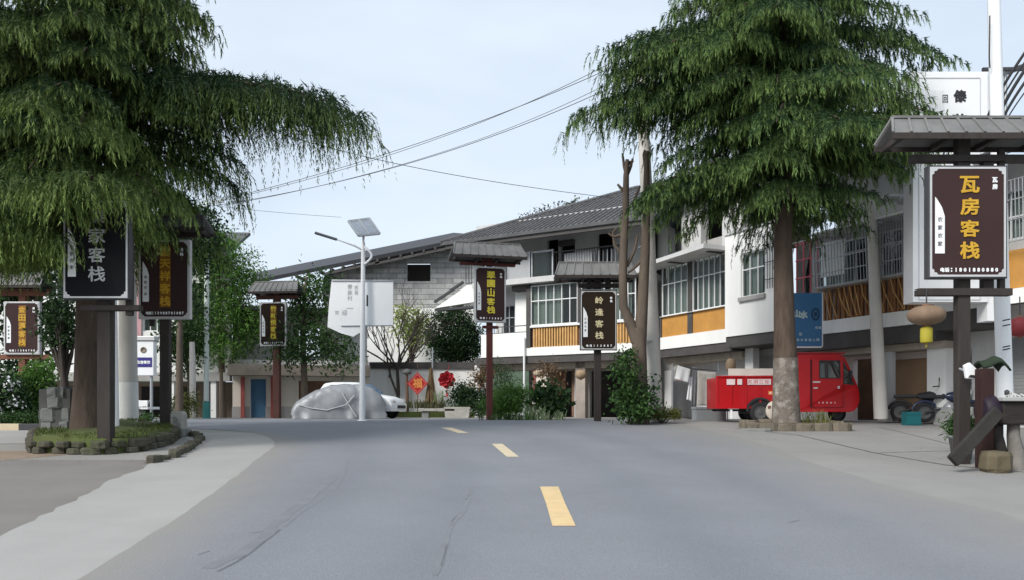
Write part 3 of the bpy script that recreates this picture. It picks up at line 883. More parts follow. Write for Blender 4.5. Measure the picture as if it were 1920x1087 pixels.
m.build('red_window_bars', M('pink_red_bars', (.55, .12, .15), .5, .1, 3), h4)
window(F2, h4, U2(1494, -.3), U2(1520, -.3), 5.2, 7.0, -.33, 2, None, None, steel)
window(F2, h4, U2(1532, -.3), U2(1628, -.3), 5.5, 6.9, -.33, 4, 6.5, curtain_w, cover=(.1, .75))
window(F2, h4, U2(1652, -.3), U2(1730, -.3), 5.5, 6.9, -.33, 4, 6.5, curtain_m, cover=(0, .5), gm=glass_dark)
m = MB(); F2.box(m, U2(1540, .2), U2(1585, .2), 5.75, 6.85, .2, .22); m.build('hung_sheet', curtain_w, h4)
m = MB(); F2.box(m, c0, c1, 7.2, 10.4, -2.4, -2.2); F2.box(m, c0, c1, 7.15, 7.197, -2.2, -.1); m.build('top_floor_wall', grey_wall, h4)
q = random.Random(2); m = MB()
for i in range(9):
    u = U2(1500, .3) + i * .62
    m.tube([F2.pt(u, .25, 7.42 + q.uniform(0, .2)), F2.pt(u + .35, .5, 7.5 + q.uniform(-.1, .15)), F2.pt(u + .8, .3, 7.45 + q.uniform(0, .25))], [.1, .14, .08], 7)
m.build('rolled_tarpaulin', M('weathered_tarpaulin', (.4, .4, .4), .8, .3, 3, .4), h4)
m = MB(); F2.wall(m, c0 + .61, c1, G0 - .1, 3.3, -1.2, .2, [(U2(1600, -1.2), U2(1646, -1.2), G0, 3.2), (U2(1664, -1.2), U2(1740, -1.2), G0, 3.1)]); m.build('ground_floor_wall', M('pinkish_plaster', (.68, .6, .57), .85, .08, 1.1, .05, stain=.4, stain_rgb=(.42, .36, .32), stretch=(1.6, 1.6, .3)), h4)
m = MB(); F2.box(m, U2(1664, -1.2), U2(1740, -1.2), G0, 3.1, -1.4, -1.34)
for i in range(18): F2.box(m, U2(1664, -1.2), U2(1740, -1.2), G0 + .04 + i * .105, G0 + .06 + i * .105, -1.34, -1.328)
m.build('roller_door', M('brown_roller_door', (.36, .235, .145), .7, .12, 1.5), h4)
m = MB(); F2.box(m, U2(1738, -.6), U2(1773, -.6), G0, 3.5, -1.0, -.6); m.build('column', white_wall, h4)
m = MB(); F2.box(m, U2(1645, -.2), U2(1662, -.2), G0, 3.3, -.6, -.45); m.build('side_pier', pale_grey, h4)

h5 = thing('corner_house', 'grey shop at the right edge with a brown panel, white band and grey shutter', 'house', F2.pt(15.5, 0, G0))
d0, d1 = c1 + .003, U2(1752) + 7.5
m = MB(); F2.wall(m, d0, d1, 4.6, 7.9, -.3, .2, [(U2(1872, -.3), U2(1990, -.3), 5.9, 7.2)]); m.build('wall', pale_grey, h5)
m = MB(); F2.box(m, d0, d1, 4.25, 4.6, -.3, 0); m.build('white_band', white_wall, h5)
m = MB(); F2.box(m, U2(1868), U2(2050), 4.62, 5.6, -.25, -.1); m.build('brown_panel', orange_panel, h5)
window(F2, h5, U2(1872, -.3), U2(1990, -.3), 5.9, 7.2, -.32, 5, 6.5, curtain_w, cover=(0, .8))
u0, u1_ = U2(1868, .3), U2(2000, .3); m = MB()
for i in range(19): m.tube([F2.pt(u0 + (u1_ - u0) * i / 18, .25, 5.75), F2.pt(u0 + (u1_ - u0) * i / 18, .3, 7.3)], .013, 5)
for z_ in (5.75, 6.3, 6.8, 7.3): m.tube([F2.pt(u0, .28, z_), F2.pt(u1_, .28, z_)], .018, 5)
m.build('window_cage', steel, h5)
m = MB(); F2.box(m, d0, d1, 3.75, 4.247, -1.5, -.05); m.build('beam', dark_beam, h5)
m = MB(); F2.wall(m, d0, d1, G0 - .25, 3.75, -1.3, .2, [(U2(1785, -1.3), U2(1822, -1.3), G0, 3.3), (U2(1876, -1.3), U2(2000, -1.3), G0 - .1, 3.5)]); m.build('ground_floor_wall', pale_grey, h5)
m = MB(); F2.box(m, d0, d1, G0 - .25, 3.9, -3.4, -3.2); m.build('shop_back', room_shade, h5)
m = MB(); F2.box(m, U2(1876, -1.3), U2(2000, -1.3), G0 - .1, 3.5, -1.45, -1.4)
for i in range(24): F2.box(m, U2(1876, -1.3), U2(2000, -1.3), G0 + i * .1, G0 + .02 + i * .1, -1.4, -1.388)
m.build('roller_shutter', M('grey_shutter', (.24, .245, .25), .6, .1, 2), h5)
m = MB(); F2.box(m, U2(1750, -.5), U2(1822, -.5), G0 - .1, 1.62, -1.28, -.5); m.build('tiled_step', M('grey_tile', (.34, .34, .33), .5, .15, 3), h5)
m = MB(); m.plate([(d0, 0), (d1, 0), (d1, 5), (d0, 5)], [], F2.pt(0, .9, 7.95) - F2.n * 4.6 + Vector((0, 0, 2.0)), F2.t, (F2.n * 4.6 + Vector((0, 0, -2.0))) / 5.0, .15); m.build('roof', roof_dark, h5)

# ---- grey barn-like house in the middle distance
hb = thing('barn_house', 'tall grey block-walled house with a long sloping dark roof and one black window opening', 'house', (-3, 47, G0))
D = 47.0
planks = M('grey_blockwork', (.5, .5, .49), .9, .3, 1.6, .5, 8, stain=.6, stain_rgb=(.24, .235, .23))
def block_courses(m):
    n, l = m.node_tree.nodes, m.node_tree.links
    b = n['Principled BSDF']; src = b.inputs['Base Color'].links[0].from_socket
    t = n.new('ShaderNodeTexCoord'); mp_ = n.new('ShaderNodeMapping'); mp_.inputs['Rotation'].default_value = (R(-90), 0, 0)
    br = n.new('ShaderNodeTexBrick'); br.inputs['Scale'].default_value = 1.0; br.inputs['Brick Width'].default_value = .95; br.inputs['Row Height'].default_value = .30; br.inputs['Mortar Size'].default_value = .022
    br.inputs['Color1'].default_value = (1, 1, 1, 1); br.inputs['Color2'].default_value = (.62, .62, .63, 1); br.inputs['Mortar'].default_value = (.42, .42, .42, 1)
    l.new(t.outputs['Object'], mp_.inputs['Vector']); l.new(mp_.outputs['Vector'], br.inputs['Vector'])
    x = n.new('ShaderNodeMix'); x.data_type = 'RGBA'; x.blend_type = 'MULTIPLY'; x.inputs['Factor'].default_value = 1
    l.new(src, x.inputs['A']); l.new(br.outputs['Color'], x.inputs['B']); l.new(x.outputs['Result'], b.inputs['Base Color'])
block_courses(planks)
wx0, wx1 = X(608, D), X(893, D)
m = MB()
zt0 = Z(520, D); zt1 = Z(455, D)
m.plate([(wx0, Z(575, D)), (wx1, Z(575, D)), (wx1, Z(447, D)), (X(842, D), Z(449, D)), (wx0, Z(512, D))], [[(X(763, D), Z(528, D)), (X(807, D), Z(528, D)), (X(807, D), Z(494, D)), (X(763, D), Z(494, D))]], (0, D + .25, 0), (1, 0, 0), (0, 0, 1), .25)
m.build('block_wall', planks, hb)
m = MB(); m.box(X(755, D), X(815, D), D + 1.5, D + 1.6, Z(535, D), Z(488, D)); m.build('window_shade_panel', room_shade, hb)
m = MB(); m.box(wx0, wx1, D + .02, D + .3, G0, Z(575, D) - .01); m.build('lower_wall', white_wall, hb)
m = MB()
for i in range(5): m.box(wx0 + i * 1.75, wx0 + i * 1.75 + .04, D - .01, D + .02, G0, Z(575, D)); 
m.build('wall_joint', pale_grey, hb)
m = MB()
# roof plane: low left, rising to the right, leaning to the viewer so its top shows
A_, B_ = P(470, 527, D - 1.2), P(858, 449, D - 1.2)
C_, E_ = P(850, 437, D + 9), P(474, 513, D + 9)
nrm = (B_ - A_).cross(E_ - A_).normalized()
if nrm.z < 0: nrm = -nrm
for sgn in (0,):
    v_ = [A_, B_, C_, E_]; t_ = [p - nrm * .22 for p in v_]
    m.add(v_ + t_, [(0, 1, 2, 3), (7, 6, 5, 4), (0, 4, 5, 1), (1, 5, 6, 2), (2, 6, 7, 3), (3, 7, 4, 0)])
C2, B2 = P(893, 440, D + 9), P(897, 452, D - 1.2)
v_ = [B_, B2, C2, C_]; t_ = [p - Vector((0, 0, .22)) for p in v_]
m.add(v_ + t_, [(0, 1, 2, 3), (7, 6, 5, 4), (0, 4, 5, 1), (1, 5, 6, 2), (2, 6, 7, 3), (3, 7, 4, 0)])
rb = m.build('roof', roof_dark, hb)
m = MB()
for i in range(14):
    t = .22 + i * .056
    p = A_.lerp(B_, t) - Vector((0, 0, .28)); m.beam(p, p + Vector((0, 1.6, .1)), .12, .16)
for t0, t1 in ((.35, .62), (.6, .98)): m.beam(A_.lerp(B_, t0) + Vector((0, .1, -.45)), A_.lerp(B_, t1) + Vector((0, .1, -.4)), .12, .14)
m.build('rafter', dark_beam, rb)

# ---- courtyard wall in front of it
cw = thing('courtyard_wall', 'white courtyard wall with a dark coping behind the red diamond', 'wall', P(790, 782, 42))
Dc = 42.0
m = MB(); m.box(X(640, Dc), X(890, Dc), Dc, Dc + .25, G0 - .1, Z(690, Dc)); m.build('wall_body', white_wall, cw)
m = MB(); m.box(X(638, Dc), X(893, Dc), Dc - .12, Dc + .37, Z(690, Dc), Z(678, Dc)); m.build('coping', dark_beam, cw)
m = MB(); m.box(X(648, 41), X(892, 41), 39.2, 41.8, G0 - .02, G0 + .28); tag(m.build('planting_bed', moss), 'low earth bed along the foot of the white courtyard wall', 'planting bed')

# ---- low building left of centre with the blue door
F4 = Fac((X(436, 37), 37), (X(690, 38.5), 38.5))
h6 = thing('blue_door_house', 'low cream shop with a blue door, red post and dark flat canopy', 'house', F4.pt(2.5, 0, G0))
U4 = F4.u
m = MB(); F4.wall(m, U4(436), U4(692), G0 - .1, 3.15, 0, .2, [(U4(472), U4(497), G0, 2.95), (U4(560), U4(640), G0, 2.95), (U4(648), U4(668), 1.9, 2.9)])
m.build('wall', cream_wall, h6)
m = MB(); F4.box(m, U4(472), U4(497), G0, 2.95, -.15, -.08); dr = m.build('door', blue_door, h6)
m = MB(); F4.box(m, U4(472) - .04, U4(472), G0, 3.0, -.12, .03); F4.box(m, U4(497), U4(497) + .04, G0, 3.0, -.12, .03); F4.box(m, U4(472), U4(497), 2.95, 3.0, -.12, .03); F4.box(m, U4(472), U4(497), 2.5, 2.54, -.1, -.06); m.build('door_frame', blue_door, dr)
m = MB(); F4.box(m, U4(452), U4(459), G0, 3.1, .05, .2); F4.box(m, U4(508), U4(522), G0, 3.1, .05, .2); m.build('post', red_post, h6)
m = MB(); F4.box(m, U4(436) - .02, U4(471), G0 - .05, 1.72, .003, .06); F4.box(m, U4(498), U4(556), G0 - .05, 1.72, .003, .06); m.build('plinth', grey_wall, h6)
m = MB(); F4.box(m, U4(436), U4(692), G0, 3.2, -3, -2.8); m.build('back_wall', brown_wood, h6)
m = MB(); F4.box(m, U4(430), U4(692), 3.15, 3.65, -.2, .9); m.build('canopy', M('grey_brown_canopy', (.23, .2, .17), .85, .2, 2), h6)
m = MB(); F4.box(m, U4(430), U4(692), 3.65, 3.9, -.2, .2); F4.wall(m, U4(430), U4(692), 3.9, 6.2, -1.5, .2, [(U4(560), U4(600), 4.2, 5.6)]); m.build('upper_wall', pale_grey, h6)
m = MB()
for i in range(26): F4.box(m, U4(628) + i * .06, U4(628) + i * .06 + .025, 3.66, 4.1, .5, .53)
F4.box(m, U4(628), U4(690), 4.1, 4.15, .48, .55); m.build('railing', dark_beam, h6)
m = MB(); F4.box(m, U4(425), U4(692), 6.2, 6.4, -2.5, .3); m.build('roof', roof_grey, h6)

# ---- long house behind the left tree
F3 = Fac((-34, 36), (X(430, 37), 37))
h7 = thing('long_house', 'long white upper-storey house with a dark arcade behind the left tree', 'house', F3.pt(14, 0, G0))
U3 = F3.u
m = MB(); F3.wall(m, 0, U3(432), 3.3, 8.6, 0, .25, [(U3(x_), U3(x_ + 38), 5.2, 7.4) for x_ in (-150, -60, 22, 92, 150, 268, 345)]); m.build('upper_wall', white_wall, h7)
for x_ in (-150, -60, 22, 92, 150, 268, 345): window(F3, h7, U3(x_), U3(x_ + 38), 5.2, 7.4, -.08, 3, 6.7, curtain_green)
m = MB(); F3.box(m, 0, U3(432), 2.9, 3.297, -.3, .1); m.build('beam', grey_wall, h7)
m = MB(); F3.wall(m, 0, U3(432), G0 - .1, 2.9, -1.4, .2, [(U3(x_, -1.4), U3(x_ + 40, -1.4), G0, 2.7) for x_ in (-140, -60, 20, 130, 200, 262, 330)]); m.build('ground_floor_wall', M('brown_render', (.2, .15, .115), .9, .2, 1.5, .1), h7)
m = MB(); F3.box(m, 0, U3(432), G0, 3, -4, -3.8); m.build('back_wall', room_shade, h7)
for x_ in (-100, -20, 70, 165, 240, 316, 395):
    m = MB(); F3.box(m, U3(x_), U3(x_ + 10), G0, 2.9, -.28, 0); m.build('column', white_wall, h7)
m = MB(); m.plate([(0, 0), (U3(432), 0), (U3(432), 4.5), (0, 4.5)], [], F3.pt(0, .8, 8.6) - F3.n * 4.1 + Vector((0, 0, 1.9)), F3.t, (F3.n * 4.1 + Vector((0, 0, -1.9))) / 4.52, .15); m.build('roof', roof_grey, h7)
m = MB(); F3.box(m, U3(247), U3(266), 4.6, 8.4, .02, .06); m.build('pink_panel', M('faded_pink_panel', (.5, .3, .32), .8, .2, 2), h7)

# ------------------------------------------------------------------ guesthouse signs on posts
AX, AZ = (1, 0, 0), (0, 0, 1)
def guest_sign(label, d, xc, board, chars, face, let, roof=None, posts=(), post_w=0.2, bars=(), yaw=0.0, frame=None, ground=None, ch_scale=1.0, note='电话', bold=0.02, post_mat=None, plaque=True, zbase=None, stamp='客栈', side='农家'):
    zb = g(d) if zbase is None else zbase
    lx = lambda px: X(px, d) - X(xc, d)
    lz = lambda py: Z(py, d) - zb
    t = thing('guesthouse_sign', label, 'sign', (X(xc, d), d, zb), 'guesthouse signs along the street', R(yaw))
    pm = post_mat or sign_wood
    x0, x1, z1, z0 = lx(board[0]), lx(board[1]), lz(board[2]), lz(board[3])
    W, H = x1 - x0, z1 - z0
    top = lz(roof[2]) - .02 if roof else z1 + .25
    for i, p in enumerate(posts):
        m = MB(); c = lx(p[0]); wd = p[1] if len(p) > 1 else post_w
        m.box(c - wd / 2, c + wd / 2, .02, .02 + wd * .8, -.15 if i == 0 else lz(p[2]), top - .08 if len(p) < 4 else lz(p[3]))
        m.build('post', pm, t, bevel=.012, local=True)
    for (a, b, py, hh) in bars:
        m = MB(); m.box(lx(a), lx(b), -.02, .14, lz(py) - hh / 2, lz(py) + hh / 2); m.build('crossbar', pm, t, bevel=.008, local=True)
    fr = min(W, H) * .035
    m = MB(); m.box(x0, x1, -.12, .015, z0, z1); bd = m.build('board', iron_dark if frame is None else frame, t, bevel=.006, local=True)
    m = MB(); m.plate([(x0 + fr * .6, z0 + fr * .6), (x1 - fr * .6, z0 + fr * .6), (x1 - fr * .6, z1 - fr * .6), (x0 + fr * .6, z1 - fr * .6)],
                      [[(x0 + fr * 1.3, z0 + fr * 1.3), (x1 - fr * 1.3, z0 + fr * 1.3), (x1 - fr * 1.3, z1 - fr * 1.3), (x0 + fr * 1.3, z1 - fr * 1.3)]], (0, -.118, 0), AX, AZ, .014)
    k = fr * 2.2
    for sx, sz, cx, cz in ((1, 1, x0, z0), (-1, 1, x1, z0), (-1, -1, x1, z1), (1, -1, x0, z1)):
        cx += sx * fr * 1.3; cz += sz * fr * 1.3
        pts = [(cx, cz), (cx + sx * k, cz), (cx + sx * k * .75, cz + sz * k * .35), (cx + sx * k * .35, cz + sz * k * .4), (cx + sx * k * .35, cz + sz * k * .8), (cx, cz + sz * k)]
        if sx * sz < 0: pts = pts[::-1]
        m.plate(pts, [], (0, -.124, 0), AX, AZ, .01)
    m.build('inner_border', silver, bd, local=True)
    m = MB(); m.plate([(x0 + fr * 1.32, z0 + fr * 1.32), (x1 - fr * 1.32, z0 + fr * 1.32), (x1 - fr * 1.32, z1 - fr * 1.32), (x0 + fr * 1.32, z1 - fr * 1.32)], [], (0, -.118, 0), AX, AZ, .006); m.build('face', face, bd, local=True)
    yf = -.1255
    n = len(chars)
    zt, zbm = z1 - H * .075, z0 + H * .15
    cell = (zt - zbm) / n
    ch = min(cell * .80, W * .40) * ch_scale
    m = MB(); xc_ = (x0 + x1) / 2 + W * .02
    for i, c in enumerate(chars):
        m.glyph(c, (xc_, yf, zt - cell * (i + .5)), AX, AZ, ch, .015, bold, wx=1.12)
    m.build('lettering', let, bd, local=True)
    if ground:
        m = MB(); m.plate([(xc_ - ch * .56, zbm), (xc_ + ch * .56, zbm), (xc_ + ch * .56, zt), (xc_ - ch * .56, zt)], [], (0, -.1235, 0), AX, AZ, .002); m.build('lettering_ground', ground, bd, local=True)
    if plaque:
        a = x0 + W * .085; hw = W * .12
        m = MB(); m.plate([(a, z0 + H * .22), (a + hw, z0 + H * .22), (a + hw, z0 + H * .55), (a + hw * .7, z0 + H * .63), (a + hw * .2, z0 + H * .7), (a, z0 + H * .72)], [], (0, yf + .002, 0), AX, AZ, .008); pq = m.build('side_plaque', white_paint, bd, local=True)
        m = MB()
        for i, c in enumerate(side * 2): m.glyph(c, (a + hw * .5, yf - .008, z0 + H * .52 - i * hw * .85), AX, AZ, hw * .5, .003, 0)
        m.build('plaque_lettering', ink, pq, local=True)
    m = MB()
    if stamp.strip():
      for i, c in enumerate(stamp): m.glyph(c, (x1 - W * .16, yf, z1 - H * .13 - i * W * .085), AX, AZ, W * .07, .006, .03)
      m.build('stamp_lettering', white_paint, bd, local=True)
    m = MB(); txt = note
    hh = H * .036
    step = W * .74 / len(txt)
    for i, c in enumerate(txt): m.glyph(c, (x0 + W * .15 + step * (i + .5), yf, z0 + H * .075), AX, AZ, hh * (1.1 if ord(c) > 0x2000 else 1.0), .006, .035)
    if txt.strip(): m.build('footer_lettering', white_paint, bd, local=True)
    if roof:
        rx0, rx1, zt_, zb_ = lx(roof[0]), lx(roof[1]), lz(roof[2]), lz(roof[3])
        hgt = zt_ - zb_; dp = hgt * roof[4] if len(roof) > 4 else hgt * .9
        ins = min(.14, (rx1 - rx0) * .07)
        m = MB(); n_ = 9
        for sg in (-1, 1):
            v = [(rx0, sg * dp, zb_), (rx1, sg * dp, zb_), (rx1 - ins, 0, zt_), (rx0 + ins, 0, zt_)]
            v += [(p[0], p[1], p[2] - .035) for p in v]
            fs = [(0, 1, 2, 3), (7, 6, 5, 4), (0, 4, 5, 1), (1, 5, 6, 2), (2, 6, 7, 3), (3, 7, 4, 0)]
            m.add(v, fs if sg < 0 else [f[::-1] for f in fs])
            for i in range(n_ + 1):
                s_ = i / n_
                a = Vector((rx0 + (rx1 - rx0) * s_, sg * dp * 1.01, zb_ + .008)); b = Vector((rx0 + ins + (rx1 - rx0 - 2 * ins) * s_, 0, zt_ + .008))
                m.beam(a, b, .035, .035)
        m.box(rx0 + ins - .02, rx1 - ins + .02, -.035, .035, zt_ - .01, zt_ + .03)
        r_ = m.build('roof', sign_roof, t, local=True)
        m = MB(); m.box(rx0 - .01, rx1 + .01, -dp - .03, -dp + .01, zb_ - .1, zb_ - .005); m.box(rx0, rx1, dp - .01, dp + .03, zb_ - .1, zb_ - .005)
        for s_ in (.06, .36, .64, .94):
            x_ = rx0 + (rx1 - rx0) * s_; m.box(x_ - .04, x_ + .04, -dp + .011, dp - .011, zb_ - .09, zb_ - .01)
        m.build('roof_beam', sign_wood, r_, local=True)
    return t

guest_sign('large brown guesthouse sign with four gold characters under a ribbed grey roof', 12.8, 1810, (1733, 1880, 315, 525), '瓦房客栈', sign_brown, gold,
           (1657, 1960, 222, 262, .9), [(1810, .2, 0), (1856, .17, 545, 300), (1881, .1, 545, 280)], .2, [(1710, 1960, 297, .11), (1722, 1898, 547, .10)], note='电话:1801880880', bold=.02, stamp='瓦房')
guest_sign('black guesthouse sign with silver characters, upper half hidden by the cedar on the left', 14.4, 191, (124, 248, 378, 562), '傣家客栈', sign_black, silver_let,
           None, [(193, .24, 0), (240, .12, 590, 440)], .24, [(150, 262, 576, .1)], bold=.01, note='    ', stamp='  ')
guest_sign('brown guesthouse sign with five amber characters behind the black sign', 18.6, 308, (264, 360, 452, 598), '雲天祥客栈', sign_brown, gold,
           (232, 392, 405, 432), [(307, .22, 0), (283, .1, 610, 440)], .22, [(250, 375, 441, .12)], ground=gold_deep, note='电话:13988701087', frame=silver, bold=.02)
guest_sign('small guesthouse sign with amber characters on a brick-red post at the far left', 28.0, 40, (11, 78, 565, 664), '金田源客栈', sign_brown, gold,
           (-22, 89, 514, 538), [(40, .24, 0)], .24, [(-15, 92, 548, .2), (-15, 92, 668, .16)], ground=gold_deep, frame=silver, post_mat=M('brick_red_post', (.17, .07, .045), .8, .25, 2), note='电话:1388708')
guest_sign('narrow guesthouse sign with gold characters in front of the blue door shop', 33.5, 516, (488, 540, 566, 648), '竹林悦客栈', sign_dkbrown, gold_yel,
           (470, 566, 529, 547), [(517, .28, 0)], .28, [(478, 560, 556, .15)], yaw=-8, frame=silver, ground=gold_deep, post_mat=M('red_brown_post', (.12, .055, .045), .8, .25, 2), note='电话:1388708')
guest_sign('brown guesthouse sign with bright yellow characters beside the courtyard wall', 27.0, 918, (888, 948, 502, 604), '翠園山客栈', sign_brown, gold_yel,
           (845, 984, 457, 484), [(919, .2, 0), (907, .1, 500, 480)], .2, [(862, 968, 496, .09), (905, 935, 612, .09)], yaw=14, frame=silver, post_mat=sign_wood_red, ch_scale=1.12, note='电话:13887', bold=.03)
guest_sign('black guesthouse sign with four pale gold characters before the bamboo window', 25.0, 1120, (1087, 1156, 544, 656), '岭逢客栈', sign_dkbrown, pale_gold,
           (1040, 1190, 493, 520), [(1121, .22, 0), (1105, .14, 545, 515), (1140, .14, 545, 515)], .22, [(1085, 1165, 536, .12)], ch_scale=.8, note='电话:13887', bold=.015)

# ------------------------------------------------------------------ poles, lamps and wires
def pole(name, label, cat, pts, rad, mat, n=14, group=None, parent_parts=None):
    t = thing(name, label, cat, pts[0], group)
    m = MB(); m.tube(pts, rad, n); m.build('shaft', mat, t)
    return t

up = pole('utility_pole', 'tall tapered concrete pole behind the twin-stemmed pruned tree', 'pole', [P(1229, 790, 24.0), P(1214, 400, 24.0), P(1199, 86, 24.0)], [.235, .19, .14], pole_con)
m = MB(); m.beam(P(1160, 98, 24), P(1240, 92, 24), .09, .12); m.beam(P(1165, 135, 24), P(1240, 128, 24), .09, .12); m.build('crossarm', steel, up)
m = MB()
for px in (1166, 1190, 1225): m.lathe(P(px, 95, 24), [(.0, .05), (.04, .05), (.06, .1), (.04, .13), (.06, .17), (.03, .22), (0, .22)], 10)
m.build('insulator', white_paint, up)
m = MB()
for py in (465, 640): m.lathe(P(1221 - (790 - py) * .032, py, 24), [(.215, -.02), (.225, -.02), (.225, .02), (.2, .02)], 14)
m.build('steel_band', steel, up)

lp = thing('utility_pole', 'thick concrete pole with a whitewashed foot behind the black sign', 'pole', P(240, 806, 20.5))
m = MB(); m.tube([P(241, 806, 20.5), P(238, 400, 20.5), P(236, 130, 20.5)], [.235, .20, .155], 14); m.build('shaft', pole_con, lp)
m = MB(); m.tube([P(241, 806, 20.5), P(240.33, 716, 20.5)], [.246, .24], 14); m.build('whitewashed_foot', limewash, lp)
m = MB(); m.beam(P(205, 150, 20.5), P(270, 150, 20.5), .09, .12); m.build('crossarm', steel, lp)

tp = thing('utility_pole', 'slim pale pole with a teal painted foot beside the bright green tree', 'pole', P(387, 787, 33.5))
m = MB(); m.tube([P(387, 752, 33.5), P(388, 372, 33.5)], [.11, .085], 10); m.build('shaft', M('pale_green_pole', (.6, .66, .63), .6, .1, 2), tp)
m = MB(); m.tube([P(387, 788, 33.5), P(387, 751, 33.5)], [.16, .15], 12); m.build('painted_foot', M('teal_paint', (.06, .26, .25), .6, .2, 3), tp)
m = MB(); m.beam(P(374, 382, 33.5), P(420, 378, 33.5), .08, .1); m.build('crossarm', steel, tp)

pole('street_pole', 'slim bare white pole standing close behind the black sign post', 'pole', [P(216, 822, 16.9), P(212, 560, 16.9), P(209, 400, 16.9)], [.085, .08, .075], white_paint)
pole('street_pole', 'short pale post between the left tree trunks and the teal-footed pole', 'pole', [P(362, 789, 32), P(361, 690, 32), P(360, 640, 32)], [.13, .12, .1], pole_con)
pole('utility_pole', 'grey concrete pole standing in front of the caged windows', 'pole', [P(1652, 784, 23.4), P(1641, 560, 23.4), P(1633, 375, 23.4)], [.2, .165, .13], pole_con)
rl = pole('lamp_post', 'tall white lamp post beside the large brown sign at the right edge', 'pole', [P(1888, 852, 14.2), P(1876, 480, 14.2), P(1862, -60, 14.2)], [.135, .125, .10], white_paint)
m = MB(); m.lathe(P(1888, 852, 14.2), [(.0, .1), (.24, .1), (.26, .0), (.26, -.2)], 16); m.build('base', stone_pale, rl)
m = MB(); m.tube([P(1856, 30, 14.05), P(1855, 110, 14.05), P(1856, 128, 14.1)], .012, 6); m.build('conduit', iron_dark, rl)
m = MB(); m.tube([P(1896, 360, 14.1), P(1893, 378, 14.0), P(1880, 384, 14.1)], .012, 5)
for py in (610, 650, 655, 600): m.tube([P(1880, py, 14.0), P(1894, py - 3, 13.9)], .012, 5)
m.build('hook', iron_dark, rl)

# solar street lamp
sp = thing('solar_street_lamp', 'white solar street lamp with a tilted panel and a long arm', 'street lamp', P(679, 789, 25.8))
Ds = 25.8
m = MB(); m.tube([P(679, 789, Ds), P(680, 620, Ds), P(681, 455, Ds)], [.095, .085, .06], 12); m.lathe(P(679, 789, Ds), [(.16, -.05), (.16, .03), (.1, .05)], 14); m.build('shaft', white_paint, sp)
m = MB(); m.tube([P(681, 470, Ds), P(666, 462, Ds - .1), P(630, 449, Ds - .3)], [.035, .03, .02], 8)
m.tube([P(682, 497, Ds)] + [P(682 + 15 * math.sin(math.pi * i / 8), 463 + 34 * (1 - i / 8), Ds - .05) for i in range(1, 8)] + [P(682, 463, Ds)], .04, 8)
m.build('arm', white_paint, sp)
m = MB(); a, b = P(632, 450, Ds - .3), P(590, 437, Ds - .5); m.beam(a, b, .22, .05); m.build('lamp_head', M('lamp_head_grey', (.18, .19, .2), .4, .1, 4), sp, bevel=.015)
m = MB(); c = P(682, 427, Ds)
q1, q2, q3, q4 = P(653, 416, Ds + .35), P(693, 411, Ds + .55), P(712, 439, Ds - .35), P(672, 443, Ds - .5)
nn = (q2 - q1).cross(q4 - q1).normalized() * .04
m.add([q1, q2, q3, q4, q1 + nn, q2 + nn, q3 + nn, q4 + nn], [(0, 1, 2, 3), (7, 6, 5, 4), (0, 4, 5, 1), (1, 5, 6, 2), (2, 6, 7, 3), (3, 7, 4, 0)])
pv = m.build('solar_panel', M('solar_cells', (.2, .23, .27), .3, .25, 9, spec=.5), sp)
m = MB()
for p_, q_ in ((q1, q2), (q2, q3), (q3, q4), (q4, q1), ((q1 + q2) / 2, (q3 + q4) / 2)): m.beam(p_ - nn * .3, q_ - nn * .3, .05, .06)
m.build('panel_frame', steel, pv)
m = MB(); m.tube([P(681, 456, Ds), P(682, 432, Ds)], .04, 8); m.tube([P(682, 440, Ds), P(697, 428, Ds + .1)], .02, 6); m.build('panel_mount', white_paint, sp)

# white banner stretched behind the solar lamp
bn = thing('banner', 'big white banner sheet with faded grey print hung on the solar lamp', 'banner', P(680, 615, 25.95))
Db = 25.98
pt2 = lambda px, py: (X(px, Db), Z(py, Db))
m = MB(); m.plate([pt2(614, 612), pt2(640, 624), pt2(662, 630), pt2(676, 622), pt2(686, 611), pt2(737, 610), pt2(737, 526), pt2(622, 525), pt2(617, 566)], [], (0, Db + .05, 0), AX, AZ, .05); b_ = m.build('sheet', M('white_banner_sheet', (.9, .91, .92), .6, .03, 1.5), bn)
m = MB()
for px, py, c, s_ in ((656, 538, '傣', .16), (656, 548, '族', .16), (656, 558, '村', .16), (668, 540, '民', .12), (668, 548, '居', .12), (632, 585, '欢', .14), (646, 585, '迎', .18), (656, 577, '一', .22)):
    m.glyph(c, (X(px, Db), Db - .003, Z(py, Db)), AX, AZ, s_, .003, .01)
m.build('faded_lettering', grey_ink, b_)
m = MB(); m.box(X(687, Db), X(690, Db), Db - .004, Db - .001, Z(573, Db), Z(552, Db)); m.build('dark_mark', ink, b_)
m = MB(); m.tube([P(622, 527, Db - .02), P(738, 527, Db - .02)], .018, 8); m.tube([P(640, 610, Db - .02), P(737, 609, Db - .02)], .018, 8); m.build('banner_bar', steel, bn)

